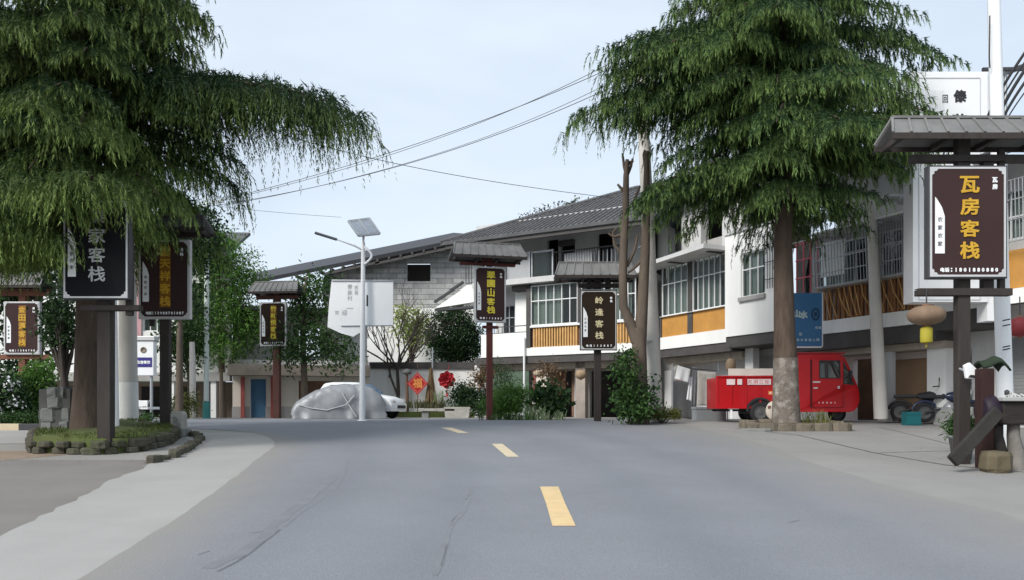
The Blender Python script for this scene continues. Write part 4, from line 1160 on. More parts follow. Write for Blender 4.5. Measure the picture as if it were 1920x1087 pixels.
def wire(label, pts, r=.012, group='overhead cables', name='overhead_cable'):
    """a sagging cable through three points of the place"""
    a, b, c = [Vector(p) for p in pts]
    k = b * 2 - (a + c) / 2
    ps = [a * (1 - t) ** 2 + k * 2 * t * (1 - t) + c * t * t for t in [i / 28 for i in range(29)]]
    m = MB(); m.tube(ps, r, 5)
    return tag(m.build(name, iron_dark), label, 'cable', group)
wire('upper of the two long cables rising to the concrete pole', [P(413, 376, 33.5), P(800, 264, 29.2), P(1225, 92, 24)])
wire('second long cable just under the upper one', [P(413, 378, 33.5), P(800, 268, 29.2), P(1190, 95, 24)], .01)
wire('lower long cable rising right to the concrete pole', [P(410, 385, 33.5), P(800, 297, 29.2), P(1225, 126, 24)])
wire('faint cable just above the lower long cable', [P(420, 386, 33.5), P(810, 292, 29.2), P(1190, 131, 24)], .009)
wire('cable falling right from the left tree to the grey hip roof', [P(270, 150, 20.5), P(700, 298, 29), P(1150, 372, 34.5)])
wire('short faint cable low over the left trees', [P(376, 383, 33.5), P(500, 397, 36), P(640, 408, 40)], .008)
wire('thin cable looping under the cedar to the caged windows', [P(1228, 345, 24), P(1420, 318 + 100, 24.5), P(1638, 395, 23.4)], .012)
wire('slack cable between the concrete pole and the slab', [P(1222, 400, 24), P(1300, 372, 26), P(1400, 330, 26)], .012)

# mast with cables at the right edge
ms = thing('cable_mast', 'thin steel cable mast with a short crossarm at the right edge', 'pole', P(1886, 330, 17.5))
m = MB(); m.tube([P(1886, 380, 17.5), P(1885, 128, 17.5)], .035, 8); m.build('mast', steel, ms)
m = MB(); m.beam(P(1842, 131, 17.4), P(1930, 130, 17.4), .06, .07); m.build('crossarm', iron_dark, ms)
for i, (y0, y1, r_) in enumerate(((150, 60, .03), (168, 78, .02), (188, 92, .035), (205, 118, .03), (216, 140, .015))):
    wire(['top thick cable of the bundle at the right edge', 'thin cable under the top one of the right edge bundle', 'thickest cable in the middle of the right edge bundle', 'fourth cable of the right edge bundle', 'lowest thin cable of the right edge bundle'][i],
         [P(1852 + i * 3, y0 + 70, 17.3), P(1893, (y0 + y1) / 2 + 38, 16.6), P(1965, y1 - 20, 16)], r_, 'cables of the right edge bundle')

# white pylon signboard behind the large sign
py_ = thing('pylon_sign', 'tall white pylon signboard with black characters rising behind the large brown sign', 'sign', P(1780, 800, 18.6))
Dp = 20.4
m = MB(); m.box(X(1712, Dp), X(1852, Dp), Dp, Dp + .5, Z(565, Dp), Z(135, Dp))
m.plate([(X(1712, Dp), Z(228, Dp)), (X(1712, Dp), Z(137, Dp)), (X(1703, Dp), Z(137, Dp)), (X(1660, Dp), Z(228, Dp))], [], (0, Dp + .4, 0), AX, AZ, .3)
m.box(X(1853, Dp), X(1882, Dp), Dp + .05, Dp + .5, Z(600, Dp), Z(140, Dp))
b_ = m.build('body', white_paint, py_)
m = MB()
for (a, b, c_, d_) in ((1722, 1838, 146, 148), (1722, 1838, 560, 562)): m.box(X(a, Dp), X(b, Dp), Dp - .012, Dp - .001, Z(d_, Dp), Z(c_, Dp))
for a in (1722, 1837): m.box(X(a, Dp), X(a + 1.5, Dp), Dp - .012, Dp - .001, Z(560, Dp), Z(148.1, Dp))
m.build('border_line', M('pale_grey_line', (.55, .56, .58), .7, .1, 3), b_)
m = MB(); m.glyph('傣', (X(1800, Dp), Dp - .001, Z(181, Dp)), AX, AZ, .34, .012, .03); m.glyph('族', (X(1802, Dp), Dp - .001, Z(226, Dp)), AX, AZ, .34, .012, .03); m.glyph('园', (X(1775, Dp), Dp - .001, Z(285, Dp)), AX, AZ, .5, .012, 0)
m.glyph('回', (X(1772, Dp), Dp - .001, Z(186, Dp)), AX, AZ, .2, .012, .0, wx=.7)
m.build('lettering', ink, b_)
m = MB()
for i in range(12): m.box(X(1736 + i * 3, Dp), X(1736 + i * 3 + 1, Dp), Dp - .006, Dp - .001, Z(215, Dp), Z(170, Dp))
m.build('faint_stripes', M('pale_grey_print', (.68, .69, .7), .7, .1, 3), b_)
for px in (1722, 1845):
    for py in (430, 545):
        a_ = P(px, py, Dp + .5); k_ = ((6.28 - a_.x) * F2.t.y - (33.5 - a_.y) * F2.t.x) / F2.t.y
        m = MB(); m.beam(a_, a_ + Vector((k_ + .1, 0, 0)) if k_ > 0 else a_ + Vector((0, 2.2, 0)), .08, .08); m.build('bracket', steel, py_)

# blue shop sign
bs = thing('shop_sign', 'blue upright shop sign with white marks right of the cedar trunk', 'sign', P(1515, 640, 24.6))
Dk = 24.6
m = MB(); m.box(X(1488, Dk), X(1541, Dk), Dk, Dk + .14, Z(648, Dk), Z(548, Dk)); b_ = m.build('panel', M('blue_sign_face', (.045, .16, .34), .4, .1, 1.5), bs, bevel=.01)
m = MB(); m.box(X(1487, Dk), X(1541.5, Dk), Dk - .008, Dk + .145, Z(651, Dk), Z(648.2, Dk)); m.box(X(1541.2, Dk), X(1543, Dk), Dk - .008, Dk + .145, Z(648, Dk), Z(548, Dk)); m.build('white_edge', white_paint, b_)
m = MB()
for px, py, c, s_ in ((1494, 587, '山', .24), (1507, 589, '水', .26)): m.glyph(c, (X(px, Dk), Dk - .002, Z(py, Dk)), AX, AZ, s_, .01, .05)
for i, c in enumerate('住宿'): m.glyph(c, (X(1531 + i * 6, Dk), Dk - .002, Z(613, Dk)), AX, AZ, .085, .006, .02)
for i, c in enumerate('住'): m.glyph(c, (X(1501, Dk), Dk - .002, Z(625, Dk)), AX, AZ, .1, .006, .02)
for i, c in enumerate('热水电话上网'): m.glyph(c, (X(1496 + i * 7.5, Dk), Dk - .002, Z(636, Dk)), AX, AZ, .085, .006, .02)
m.build('lettering', M('pale_aqua_print', (.5, .62, .62), .6, .1, 3), b_)
m = MB()
ring = [(X(1529, Dk) + .13 * math.cos(a), Z(588, Dk) + .2 * math.sin(a)) for a in [2 * math.pi * i / 20 for i in range(20)]]
hole = [(X(1529, Dk) + .085 * math.cos(a), Z(588, Dk) + .14 * math.sin(a)) for a in [2 * math.pi * i / 20 for i in range(20)]]
m.plate(ring, [hole], (0, Dk - .002, 0), AX, AZ, .008); m.plate([(p[0] * .4 + X(1529, Dk) * .6, p[1] * .4 + Z(588, Dk) * .6) for p in ring], [], (0, Dk - .002, 0), AX, AZ, .008); m.build('ring_emblem', M('navy_print', (.015, .05, .1), .6, .1, 3), b_)
m = MB(); m.beam(P(1512, 560, Dk + .14), P(1540, 560, Dk + .9), .06, .06); m.build('bracket', steel, bs)

# box sign with the blue panel behind the left poles
xs = thing('box_sign', 'white box sign with a round emblem and a dark blue panel behind the left poles', 'sign', P(270, 690, 26))
Dx = 26.0
m = MB(); m.box(X(251, Dx), X(288, Dx), Dx, Dx + .25, Z(703, Dx), Z(638, Dx)); b_ = m.build('box', white_paint, xs, bevel=.02)
m = MB(); m.box(X(250, Dx), X(291, Dx), Dx - .05, Dx + .3, Z(637.5, Dx), Z(629, Dx)); m.build('cap', silver, xs, bevel=.02)
m = MB(); m.box(X(255, Dx), X(285, Dx), Dx - .012, Dx - .001, Z(687, Dx), Z(669, Dx)); m.build('blue_panel', M('indigo_panel', (.035, .03, .2), .5, .1, 2), b_)
m = MB()
for i, c in enumerate('住宿餐饮'): m.glyph(c, (X(260 + i * 6.4, Dx), Dx - .0125, Z(678, Dx)), AX, AZ, .11, .006, .03)
m.build('lettering', white_paint, b_)
m = MB(); m.lathe((X(269, Dx), Dx - .001, Z(655, Dx)), [(.1, 0), (.1, -.012), (.07, -.012), (.07, -.003), (.0, -.003)], 18, 'y'); m.build('round_emblem', M('brown_emblem', (.2, .16, .13), .6, .2, 6), b_)
m = MB()
for px in (256, 284): m.tube([P(px, 788, Dx + .12), P(px, 700, Dx + .12)], .05, 8)
m.build('leg', steel, xs)

# ------------------------------------------------------------------ cedars
def cedar_foliage(brs, seed):
    """brs: list of (origin, azimuth, length, rise, droop, twig length, tone bias)"""
    rng = np.random.default_rng(seed)
    P0, D0, LN, TN, SF = [], [], [], [], []
    limbs = []
    for (o, az, L, rise, droop, tw, tb, dens) in brs:
        o = np.array(o, float)
        dr = np.array([math.sin(az), math.cos(az), 0]); sd = np.array([dr[1], -dr[0], 0])
        cv = rng.uniform(-.12, .12) * L
        f = lambda s: o + dr * (L * s) + sd * (cv * s * s) + np.array([0, 0, 1]) * (rise * L * s - droop * L * s ** 2.4)
        limbs.append([f(t) for t in np.linspace(0, 1, 9)])
        ns = max(5, int(L / .19 * dens))
        bt = rng.uniform(-.12, .12) + tb
        for s in np.linspace(.12, 1.0, ns):
            for side in (-1, 1):
                s_ = min(1.0, max(.08, s + rng.uniform(-.03, .03)))
                q0 = f(s_)
                ang = rng.uniform(.5, 1.25) * side
                d2 = dr * math.cos(ang) + sd * math.sin(ang)
                l2 = (.30 * L * (1 - .62 * s_) + .28) * rng.uniform(.6, 1.15)
                k = max(3, int(l2 / .085))
                tt = np.linspace(.08, 1, k) + rng.uniform(-.04, .04, k)
                zz = .10 * tt * l2 - (.42 + droop * .5) * l2 * tt ** 2
                pts = q0 + d2 * (tt * l2)[:, None] + np.array([0, 0, 1]) * zz[:, None]
                pts += rng.normal(size=(k, 3)) * .035
                P0.append(pts)
                rd = unit(rng.normal(size=(k, 3)) * np.array([1, 1, .25]))
                D0.append(unit(d2 * .75 + rd * .75 + np.array([0, 0, .1])))
                LN.append(tw * rng.uniform(.3, 1.0, k) * (.65 + .35 * tt))
                TN.append(np.full(k, bt) + rng.normal(size=k) * .07 + rng.uniform(-.08, .08))
    P0, D0, LN, TN = map(np.concatenate, (P0, D0, LN, TN))
    N = len(P0)
    K = 18
    t = (np.arange(K) + .5) / K
    T = np.broadcast_to(t, (N, K)) + rng.uniform(-.03, .03, (N, K))
    up = np.array([0, 0, 1.0])
    pos = P0[:, None] + D0[:, None] * (LN[:, None] * .62 * (T - .28 * T ** 2))[..., None] - up * (LN[:, None] * .95 * T ** 1.7)[..., None]
    tan = unit(D0[:, None] * (.62 * (1 - .56 * T))[..., None] - up * (1.6 * T ** .7)[..., None])
    rdm = unit(rng.normal(size=(N, K, 3)))
    dirs = unit(tan * 1.0 + rdm * .45)
    ln = rng.uniform(.09, .19, (N, K)) * (1 - .3 * T)
    sdv = unit(np.cross(dirs, rng.normal(size=(N, K, 3))))
    wd = (.0085 + .005 * rng.random((N, K)))
    A = pos + sdv * wd[..., None]; B = pos - sdv * wd[..., None]; Cc = pos + dirs * ln[..., None]
    V = np.stack([A, B, Cc], 2).reshape(-1, 3, 3)
    tone = (TN[:, None] - .05 + .8 * T ** 1.6 + rng.normal(size=(N, K)) * .05).reshape(-1)  # young tips, plus lit sprays and a shaded core put into the colour
    # the dark wood of the twigs
    return V, tone, limbs

def cedar(label, base, top, r, brs, seed, mat, bark_split=None):
    t = thing('cedar_tree', label, 'tree', base, 'cedar trees at the kerb')
    b, tp_ = Vector(base), Vector(top)
    q = random.Random(seed)
    pts = [b.lerp(tp_, i / 14) + Vector((q.uniform(-.04, .04), q.uniform(-.04, .04), 0)) for i in range(15)]
    rad = [r * (1 - .88 * i / 14) * (1.22 if i == 0 else 1) for i in range(15)]
    m = MB()
    if bark_split:
        k = bark_split / (tp_ - b).length
        cut = b.lerp(tp_, k)
        m.tube([b - Vector((0, 0, .2)), b + Vector((0, 0, .12)), b.lerp(tp_, k * .5), cut], [r * 1.45, r * 1.2, r * 1.07, r * 1.0], 16, False)
        m.build('whitewashed_trunk_foot', bark_pale, t)
        m = MB(); m.tube([cut - Vector((0, 0, .02))] + [p for p in pts if p.z > cut.z + .2], [r * .992] + [rr for p, rr in zip(pts, rad) if p.z > cut.z + .2], 16)
    else:
        m.tube([b - Vector((0, 0, .2))] + pts, [r * 1.5] + rad, 16)
    V, tone, limbs = cedar_foliage(brs, seed)
    for lb, br in zip(limbs, brs):
        L = br[2]
        m.tube(lb, [max(.012, .022 * L * (1 - .9 * i / 8)) for i in range(9)], 6)
    m.build('trunk', bark, t)
    np_mesh('crown', V, mat, tone, t)
    return t

# right cedar
q = random.Random(21)
bR = P(1474, 794, 21.0); bR.z = g(21)
tR = Vector((P(1462, 100, 21).x, 21.0, 18.5))
brs = []
z_ = 7.15
while z_ < 17.5:
    f_ = (z_ - 7.15) / 11
    axis = bR.lerp(tR, (z_ - bR.z) / (tR.z - bR.z))
    n_ = 7 if z_ < 13 else 5
    a0_ = q.uniform(0, 6.28)
    for i in range(n_):
        az_ = a0_ + i * 6.283 / n_ + q.uniform(-.3, .3)
        L = (1 - .48 * max(0, math.sin(az_)) * (1 if z_ < 11 else .6)) * (1 - (.48 if 7.5 < z_ < 9.9 else 0) * max(0, -math.sin(az_))) * (4.5 - 2.9 * max(0, (z_ - 9.5) / 8) - (.5 if z_ < 7.2 else 0)) * q.uniform(.70, 1.08)
        brs.append(((axis.x, axis.y, z_ + q.uniform(-.2, .2)), az_, L, q.uniform(.12, .26), q.uniform(.3, .42), q.uniform(.38, .6), q.uniform(.02, .16), 1.0))
    z_ += .55 if z_ < 13 else .75
# boughs that stand out in the outline: the long one to the left, the shelves in front
for (px, py, az, L, ri, dr_, tw, tb) in ((1470, 150, -92, 5.2, .10, .26, .75, .1), (1470, 120, -84, 4.2, .22, .3, .6, .05), (1470, 245, -97, 3.1, .02, .3, .5, -.05), (1470, 335, -103, 3.6, .05, .26, .5, .0),
                                         (1475, 290, 155, 3.6, .3, .4, .6, .22), (1475, 290, 125, 3.1, .22, .36, .5, .2), (1470, 110, -95, 4.4, .16, .26, .7, .1), (1470, 85, -100, 4.3, .16, .26, .6, .1), (1470, 130, -78, 4.5, .14, .26, .7, .0), (1470, 175, -95, 4.2, .12, .28, .7, .0), (1470, 60, -88, 4.4, .16, .28, .6, .05), (1470, 110, 200, 3.6, .3, .4, .55, .2), (1470, 200, 205, 3.4, .2, .4, .55, .18),
                                         (1475, 70, 88, 4.2, .10, .22, .45, .12), (1475, 20, 92, 3.0, .25, .3, .55, .1), (1475, 300, 190, 3.3, .25, .42, .5, .2), (1475, 265, 100, 2.8, .12, .3, .42, .05), (1475, 230, 140, 3.5, .2, .4, .55, .15), (1475, 320, 250, 3.9, .18, .4, .45, .05), (1475, 318, 265, 3.9, .08, .34, .45, .0), (1475, 305, 110, 2.7, .15, .33, .4, .0)):
    o = P(px, py, 21.0)
    brs.append(((o.x, 21.0, o.z), R(az), L, ri, dr_, tw, tb, 1.15))
cedar('tall layered cedar on the right with a whitewashed trunk foot', tuple(bR), tuple(tR), .31, brs, 31, cedar_mat, 1.85)

# left cedar, nearer and partly out of the frame
q = random.Random(9)
bL = P(166, 838, 17.0); bL.z = g(17) + .08
tL = Vector((P(168, 100, 17).x, 17.0, 17.5))
brs = []
z_ = 5.9
while z_ < 16.8:
    axis = bL.lerp(tL, (z_ - bL.z) / (tL.z - bL.z))
    n_ = 6
    a0_ = q.uniform(0, 6.28)
    for i in range(n_):
        az = (a0_ + i * 6.283 / n_ + q.uniform(-.3, .3)) % 6.283
        right = math.sin(az)
        L = (4.3 - 2.5 * max(0, (z_ - 9.5) / 8)) * q.uniform(.75, 1.05) * (1 - .42 * max(0, right)) * (.85 if z_ < 6.6 else 1)
        brs.append(((axis.x, axis.y, z_ + q.uniform(-.2, .2)), az, L, q.uniform(.12, .26), q.uniform(.32, .46), q.uniform(.42, .68), q.uniform(.02, .2), 1.0))
    z_ += .6 if z_ < 13 else .8
for (px, py, az, L, ri, dr_, tw, tb) in ((190, 150, 86, 5.3, .12, .20, 1.25, -.05), (190, 165, 92, 5.0, .10, .2, 1.5, -.1), (190, 150, 80, 4.6, .1, .2, 1.45, -.1), (190, 235, 82, 2.7, .05, .3, 1.3, -.15), (200, 270, 78, 2.6, .0, .3, 1.1, -.15),
                                         (165, 250, 175, 3.5, .2, .4, .8, .26), (165, 270, 150, 3.3, .2, .42, .75, .24), (165, 240, 205, 3.6, .2, .4, .75, .22), (165, 330, 165, 3.2, .25, .5, .75, .26), (165, 330, 210, 3.4, .2, .5, .7, .22), (165, 340, 130, 2.9, .2, .5, .7, .2),
                                         (165, 120, 190, 3.4, .2, .4, .6, .12), (165, 100, 150, 3.1, .2, .4, .6, .1), (165, 60, 120, 2.7, .15, .35, .6, .05), (165, 10, 100, 2.5, .2, .35, .6, .05), (165, 300, 245, 4.2, .15, .4, .7, .12), (165, 180, 250, 4.4, .15, .4, .7, .1), (165, 345, 180, 2.6, .15, .5, .7, .2), (165, 460, 182, 3.7, .0, .10, 1.0, .2), (165, 430, 182, 3.7, .0, .10, 1.0, .2), (165, 458, 172, 3.3, .0, .13, 1.0, .22), (165, 435, 172, 3.3, .0, .13, 1.0, .22), (165, 420, 160, 3.2, .02, .15, .75, .22), (165, 460, 196, 3.6, .0, .11, 1.0, .18), (165, 430, 196, 3.6, .0, .11, 1.0, .18), (165, 395, 150, 4.0, .0, .07, .85, .22), (165, 402, 157, 4.0, .0, .08, .85, .2), (165, 405, 164, 4.0, .0, .08, .85, .18), (165, 430, 208, 3.8, .0, .12, 1.0, .15), (165, 435, 220, 3.8, .0, .12, 1.0, .15), (165, 430, 232, 4.0, .0, .14, .8, .1), (165, 430, 255, 4.2, .0, .15, .8, .05), (165, 430, 275, 4.0, .0, .2, .8, .0)):
    o = P(px, py, 17.0)
    brs.append(((o.x, 17.0, o.z), R(az), L, ri, dr_, tw, tb, 1.15))
cedar('big drooping cedar on the left with a long bough reaching over the street', tuple(bL), tuple(tL), .30, brs, 41, cedar_mat2)

# ------------------------------------------------------------------ other trees and plants
def clump_leaves(blobs, n_cl, n_leaf, size, seed, spread=.32, up=.4, aspect=.5, tone=(.1, .75), shell=.55):
    """clumps of leaves through ellipsoids (cx, cy, cz, rx, ry, rz)"""
    rng = np.random.default_rng(seed)
    vol = np.array([b[3] * b[4] * b[5] for b in blobs]); pr = vol / vol.sum()
    pk = rng.choice(len(blobs), n_cl, p=pr)
    B = np.array(blobs)[pk]
    d = unit(rng.normal(size=(n_cl, 3)))
    rr = rng.uniform(shell, 1.0, (n_cl, 1)) ** .8
    Cc = B[:, :3] + d * rr * B[:, 3:]
    tn = rng.uniform(*tone, n_cl)
    sp = spread * rng.uniform(.6, 1.3, (n_cl, 1, 1))
    L = Cc[:, None] + rng.normal(size=(n_cl, n_leaf, 3)) * sp * np.array([1, 1, .7])
    tt = (tn[:, None] + rng.normal(size=(n_cl, n_leaf)) * .12).reshape(-1)
    L = L.reshape(-1, 3)
    return leaf_faces(L, size, rng, up, aspect), tt, Cc

def limb_tubes(m, trunk, Cc, r, seed, n=14):
    q = random.Random(seed)
    top = [Vector(p) for p in trunk]
    m.tube(top, [r * (1 - .65 * i / (len(top) - 1)) for i in range(len(top))], 10)
    for c in q.sample(list(Cc), min(n, len(Cc))):
        c = Vector(c); k = q.uniform(.35, .95); i = min(int(k * (len(top) - 1)), len(top) - 2)
        a = top[i].lerp(top[i + 1], k * (len(top) - 1) - i)
        md = a.lerp(c, .5) + Vector((q.uniform(-.1, .1), q.uniform(-.1, .1), .12 * (c - a).length))
        m.tube([a, md, c], [r * .38, r * .22, r * .07], 6)

def leafy_tree(name, label, base, trunk, r, blobs, n_cl, n_leaf, size, mat, seed, cat='tree', bark_m=None, group=None, spread=.32, tone=(.1, .75), aspect=.5, up=.4, limbs=14, shell=.5):
    t = thing(name, label, cat, base, group)
    V, tn, Cc = clump_leaves(blobs, n_cl, n_leaf, size, seed, spread, up, aspect, tone, shell)
    np_mesh('crown', V, mat, tn, t)
    m = MB(); limb_tubes(m, trunk, Cc, r, seed, limbs); m.build('trunk', bark_m or bark_grey, t)
    return t

def blob(px, py, d, rx, ry, rz):
    p = P(px, py, d); return (p.x, p.y, p.z, rx, ry, rz)
def onground(px, d):
    return Vector((X(px, d), d, g(d)))

DB = 37.0
leafy_tree('bamboo_tree', 'tall bright green feathery tree between the left signs and the blue door', tuple(onground(418, DB)), [onground(418, DB), P(416, 690, DB), P(412, 560, DB), P(405, 440, DB)], .18,
           [blob(402, 470, DB, 1.0, 1.2, 1.2), blob(425, 520, DB, 1.35, 1.3, 1.1), blob(452, 535, DB, 1.0, 1, 1.0), blob(395, 580, DB, 1.4, 1.2, 1.2), blob(430, 600, DB, 1.5, 1.3, 1.2), blob(366, 635, DB, 1.0, 1.2, .9), blob(415, 655, DB, 1.6, 1.2, .7), blob(395, 445, DB, .6, .6, .8), blob(440, 470, DB, .7, .6, .9), blob(468, 505, DB, .6, .6, .8), blob(470, 600, DB, .5, .8, 1.3)],
           560, 36, .17, bright_leaf, 51, spread=.30, tone=(.0, .9), aspect=.36)
leafy_tree('street_tree', 'small green tree with a forked stem left of the teal-footed pole', tuple(onground(352, 33.5)), [onground(352, 33.5), P(355, 720, 33.5), P(350, 660, 33.5), P(348, 610, 33.5)], .09,
           [blob(345, 640, 33.5, .9, .9, .7), blob(362, 600, 33.6, .8, .8, .9), blob(336, 680, 33.4, .6, .6, .4)], 120, 30, .17, mid_leaf, 52, tone=(.2, .8))
leafy_tree('street_tree', 'dark vine-hung tree above the covered car', tuple(onground(572, 34)), [onground(572, 34), P(570, 690, 34), P(566, 600, 34), P(575, 520, 34)], .17,
           [blob(590, 560, 34.3, .9, .9, .9), blob(560, 600, 34, .9, .9, .9), blob(618, 625, 33.6, .9, .9, .8), blob(640, 665, 33.6, .7, .7, .7), blob(575, 650, 33.5, 1.1, .9, .8), blob(530, 660, 34.2, .8, .8, .7), blob(598, 520, 34.6, .45, .5, .5)],
           190, 34, .19, mid_leaf, 53, tone=(.0, .75), up=.7, aspect=.4)
leafy_tree('street_tree', 'round dark green tree over the courtyard wall', tuple(onground(852, 43.5)), [onground(852, 43.5), P(852, 700, 43.5), P(852, 640, 43.5)], .2,
           [blob(852, 625, 43.5, 1.5, 1.4, 1.6), blob(838, 650, 43.3, 1.1, 1.1, .8), blob(875, 640, 43.4, 1.0, 1.1, 1.2), blob(850, 588, 43.5, .8, .8, .6)], 330, 36, .16, dark_leaf, 54, tone=(.0, .8), spread=.22)
leafy_tree('garden_tree', 'yellow-green tree behind the bare tree at the courtyard wall', tuple(onground(770, 45)), [onground(770, 45), P(771, 680, 45), P(772, 610, 45)], .1,
           [blob(770, 600, 45, 1.1, .8, .9), blob(785, 625, 45, 1.0, .8, .8), blob(750, 585, 45, .5, .5, .4)], 120, 16, .2, yell_leaf, 55, tone=(.1, .9), spread=.3)
leafy_tree('hill_tree', 'grey-green tree top showing above the hip roof', tuple(onground(1075, 62)), [onground(1075, 62), P(1075, 560, 62), P(1075, 420, 62)], .4,
           [blob(1088, 405, 62, 1.5, 1.6, 1.2), blob(1050, 412, 62, 1.7, 1.6, 1.0), blob(1010, 425, 62, 1.3, 1.5, .8), blob(1075, 470, 62, 2.6, 2.2, 2.8)], 260, 34, .3, M('x', (0, 0, 0)) and leaf_mat('grey_green_leaves', (.05, .06, .05), (.13, .15, .125), .2), 56, tone=(.1, .9), spread=.38)
leafy_tree('street_tree', 'dark spreading tree behind the cedar at the left edge', tuple(onground(70, 29)), [onground(70, 29), P(72, 640, 29), P(70, 560, 29), P(66, 470, 29)], .2,
           [blob(40, 480, 29, 1.7, 1.3, 1.2), blob(90, 440, 29, 1.6, 1.3, 1.2), blob(-30, 450, 29, 1.8, 1.3, 1.4), blob(20, 400, 29, 1.8, 1.3, 1.2), blob(130, 520, 28.6, .9, .9, .8), blob(10, 590, 29.5, 1.3, .9, 1.1), blob(85, 610, 29.5, .7, .8, 1.2), blob(40, 690, 30, 1.2, .8, .8)], 470, 32, .22, dark_leaf, 58, tone=(.1, .9), spread=.35)
leafy_tree('street_tree', 'dark tree filling the gap behind the amber five-character sign', tuple(onground(336, 30)), [onground(336, 30), P(337, 640, 30), P(338, 560, 30), P(338, 470, 30)], .15,
           [blob(335, 460, 30, 1.1, 1, 1.1), blob(365, 430, 30, .9, .9, .9), blob(318, 420, 30, 1.1, 1, 1), blob(378, 480, 30, .6, .7, .9), blob(345, 560, 30, .6, .7, .8)], 240, 32, .18, dark_leaf, 59, tone=(.1, .95), spread=.3)
# topiary-like small tree between the far left sign and the cedar trunk
leafy_tree('street_tree', 'small dark tree with a candelabra of stems left of the cedar trunk', tuple(onground(121, 21)), [onground(121, 21), P(121, 720, 21), P(119, 690, 21)], .17,
           [blob(104, 600, 21, .35, .35, .3), blob(122, 590, 21, .38, .38, .45), blob(96, 625, 21, .3, .3, .3), blob(128, 625, 21, .28, .28, .3), blob(112, 560, 21, .3, .3, .3)], 90, 22, .12, dark_leaf, 57, tone=(.2, .9), spread=.13, bark_m=twig_dark, limbs=16)

def bare_tree(name, label, base, r, first, seed, lv=5, mat=None, spread=.55, droop=0, nb=(2, 4), shrink=.72, group=None):
    t = thing(name, label, 'tree', tuple(base), group)
    q = random.Random(seed); tr = MB(); cr = MB()
    def grow(p, d, l, r_, k):
        e = p + d * l
        mid = p.lerp(e, .5) + Vector((q.uniform(-.06, .06), q.uniform(-.06, .06), q.uniform(-.02, .05))) * l
        (tr if k < 1 else cr).tube([p, mid, e], [r_, r_ * .85, r_ * .7], 8 if k < 2 else 5)
        if k >= lv: return
        for i in range(q.randint(*nb)):
            nd = (d + Vector((q.uniform(-1, 1), q.uniform(-1, 1) * .8, q.uniform(-.25, .55) - droop)) * spread).normalized()
            s_ = p.lerp(e, q.uniform(.45, 1.0)) if i else e
            grow(s_, nd, l * shrink * q.uniform(.75, 1.15), r_ * .58, k + 1)
    for (p, d, l, r_) in first: grow(Vector(p), Vector(d).normalized(), l, r_, 0)
    tr.build('trunk', mat or twig_dark, t); cr.build('branches', mat or twig_dark, t)
    return t

b0_ = onground(745, 41.2)
bare_tree('bare_tree', 'leafless tree with fanned dark branches above the courtyard wall', b0_, .1,
          [((b0_.x, b0_.y, b0_.z), (0, 0, 1), Z(690, 41.2) - b0_.z, .11)] + [((P(745, 692, 41.2)), (sx, sy, 1), l_, .05) for sx, sy, l_ in ((-.9, .1, 1.5), (-.45, -.2, 1.6), (0, .2, 1.7), (.5, 0, 1.6), (1.0, -.1, 1.5), (-1.5, 0, 1.3), (1.5, .1, 1.2))], 5, lv=5, spread=.5, nb=(2, 3))
pt_ = thing('pruned_tree', 'pruned tree with two lopped stems in front of the concrete pole', 'tree', tuple(onground(1202, 23.2)))
d_ = 23.2
m = MB()
m.tube([onground(1200, d_) - Vector((0, 0, .1)), P(1200, 760, d_), P(1199, 690, d_), P(1198, 615, d_)], [.29, .25, .22, .20], 14)
m.tube([P(1200, 640, d_), P(1205, 560, d_), P(1210, 470, d_), P(1212, 380, d_), P(1213, 285, d_)], [.19, .16, .135, .11, .07], 12)
m.tube([P(1194, 640, d_), P(1180, 600, d_), P(1169, 575, d_), P(1168, 520, d_), P(1170, 450, d_), P(1173, 400, d_), P(1174, 330, d_), P(1176, 300, d_)], [.17, .15, .135, .12, .115, .10, .085, .055], 12)
m.build('trunk', bark_grey, pt_)
m = MB()
for pts in ([(1175, 330), (1170, 312), (1167, 288)], [(1175, 330), (1183, 312), (1186, 298)], [(1172, 360), (1163, 352), (1158, 346)], [(1174, 315), (1180, 305), (1188, 303)], [(1212, 330), (1207, 290), (1209, 282)], [(1170, 480), (1152, 460), (1149, 436), (1156, 428)], [(1170, 440), (1150, 445), (1140, 438)], [(1175, 500), (1190, 470), (1196, 440)], [(1210, 480), (1193, 500), (1178, 512)], [(1170, 400), (1185, 385), (1200, 350)]):
    m.tube([P(x_, y_, d_ + .05) for x_, y_ in pts], [.06, .045, .03, .025][:len(pts)], 7)
m.build('stub', bark_grey, pt_)

def shrub(name, label, base, blobs, n_cl, n_leaf, size, mat, seed, cat='shrub', tone=(.1, .8), spread=.2, aspect=.5, group=None, up=.4, stems=8, shell=.3):
    t = thing(name, label, cat, tuple(base), group)
    V, tn, Cc = clump_leaves(blobs, n_cl, n_leaf, size, seed, spread, up, aspect, tone, shell)
    keep = V[:, :, 2].min(1) > base[2] - .02
    np_mesh('foliage', V[keep], mat, tn[keep], t)
    q = random.Random(seed); m = MB(); b = Vector(base)
    for c in q.sample(list(Cc), min(stems, len(Cc))):
        c = Vector(c); a = b + Vector((q.uniform(-.08, .08), q.uniform(-.08, .08), -.04)); m.tube([a, a.lerp(c, .5) + Vector((0, 0, .05)), c], [.022, .016, .007], 5)
    m.build('stems', twig_dark, t)
    return t

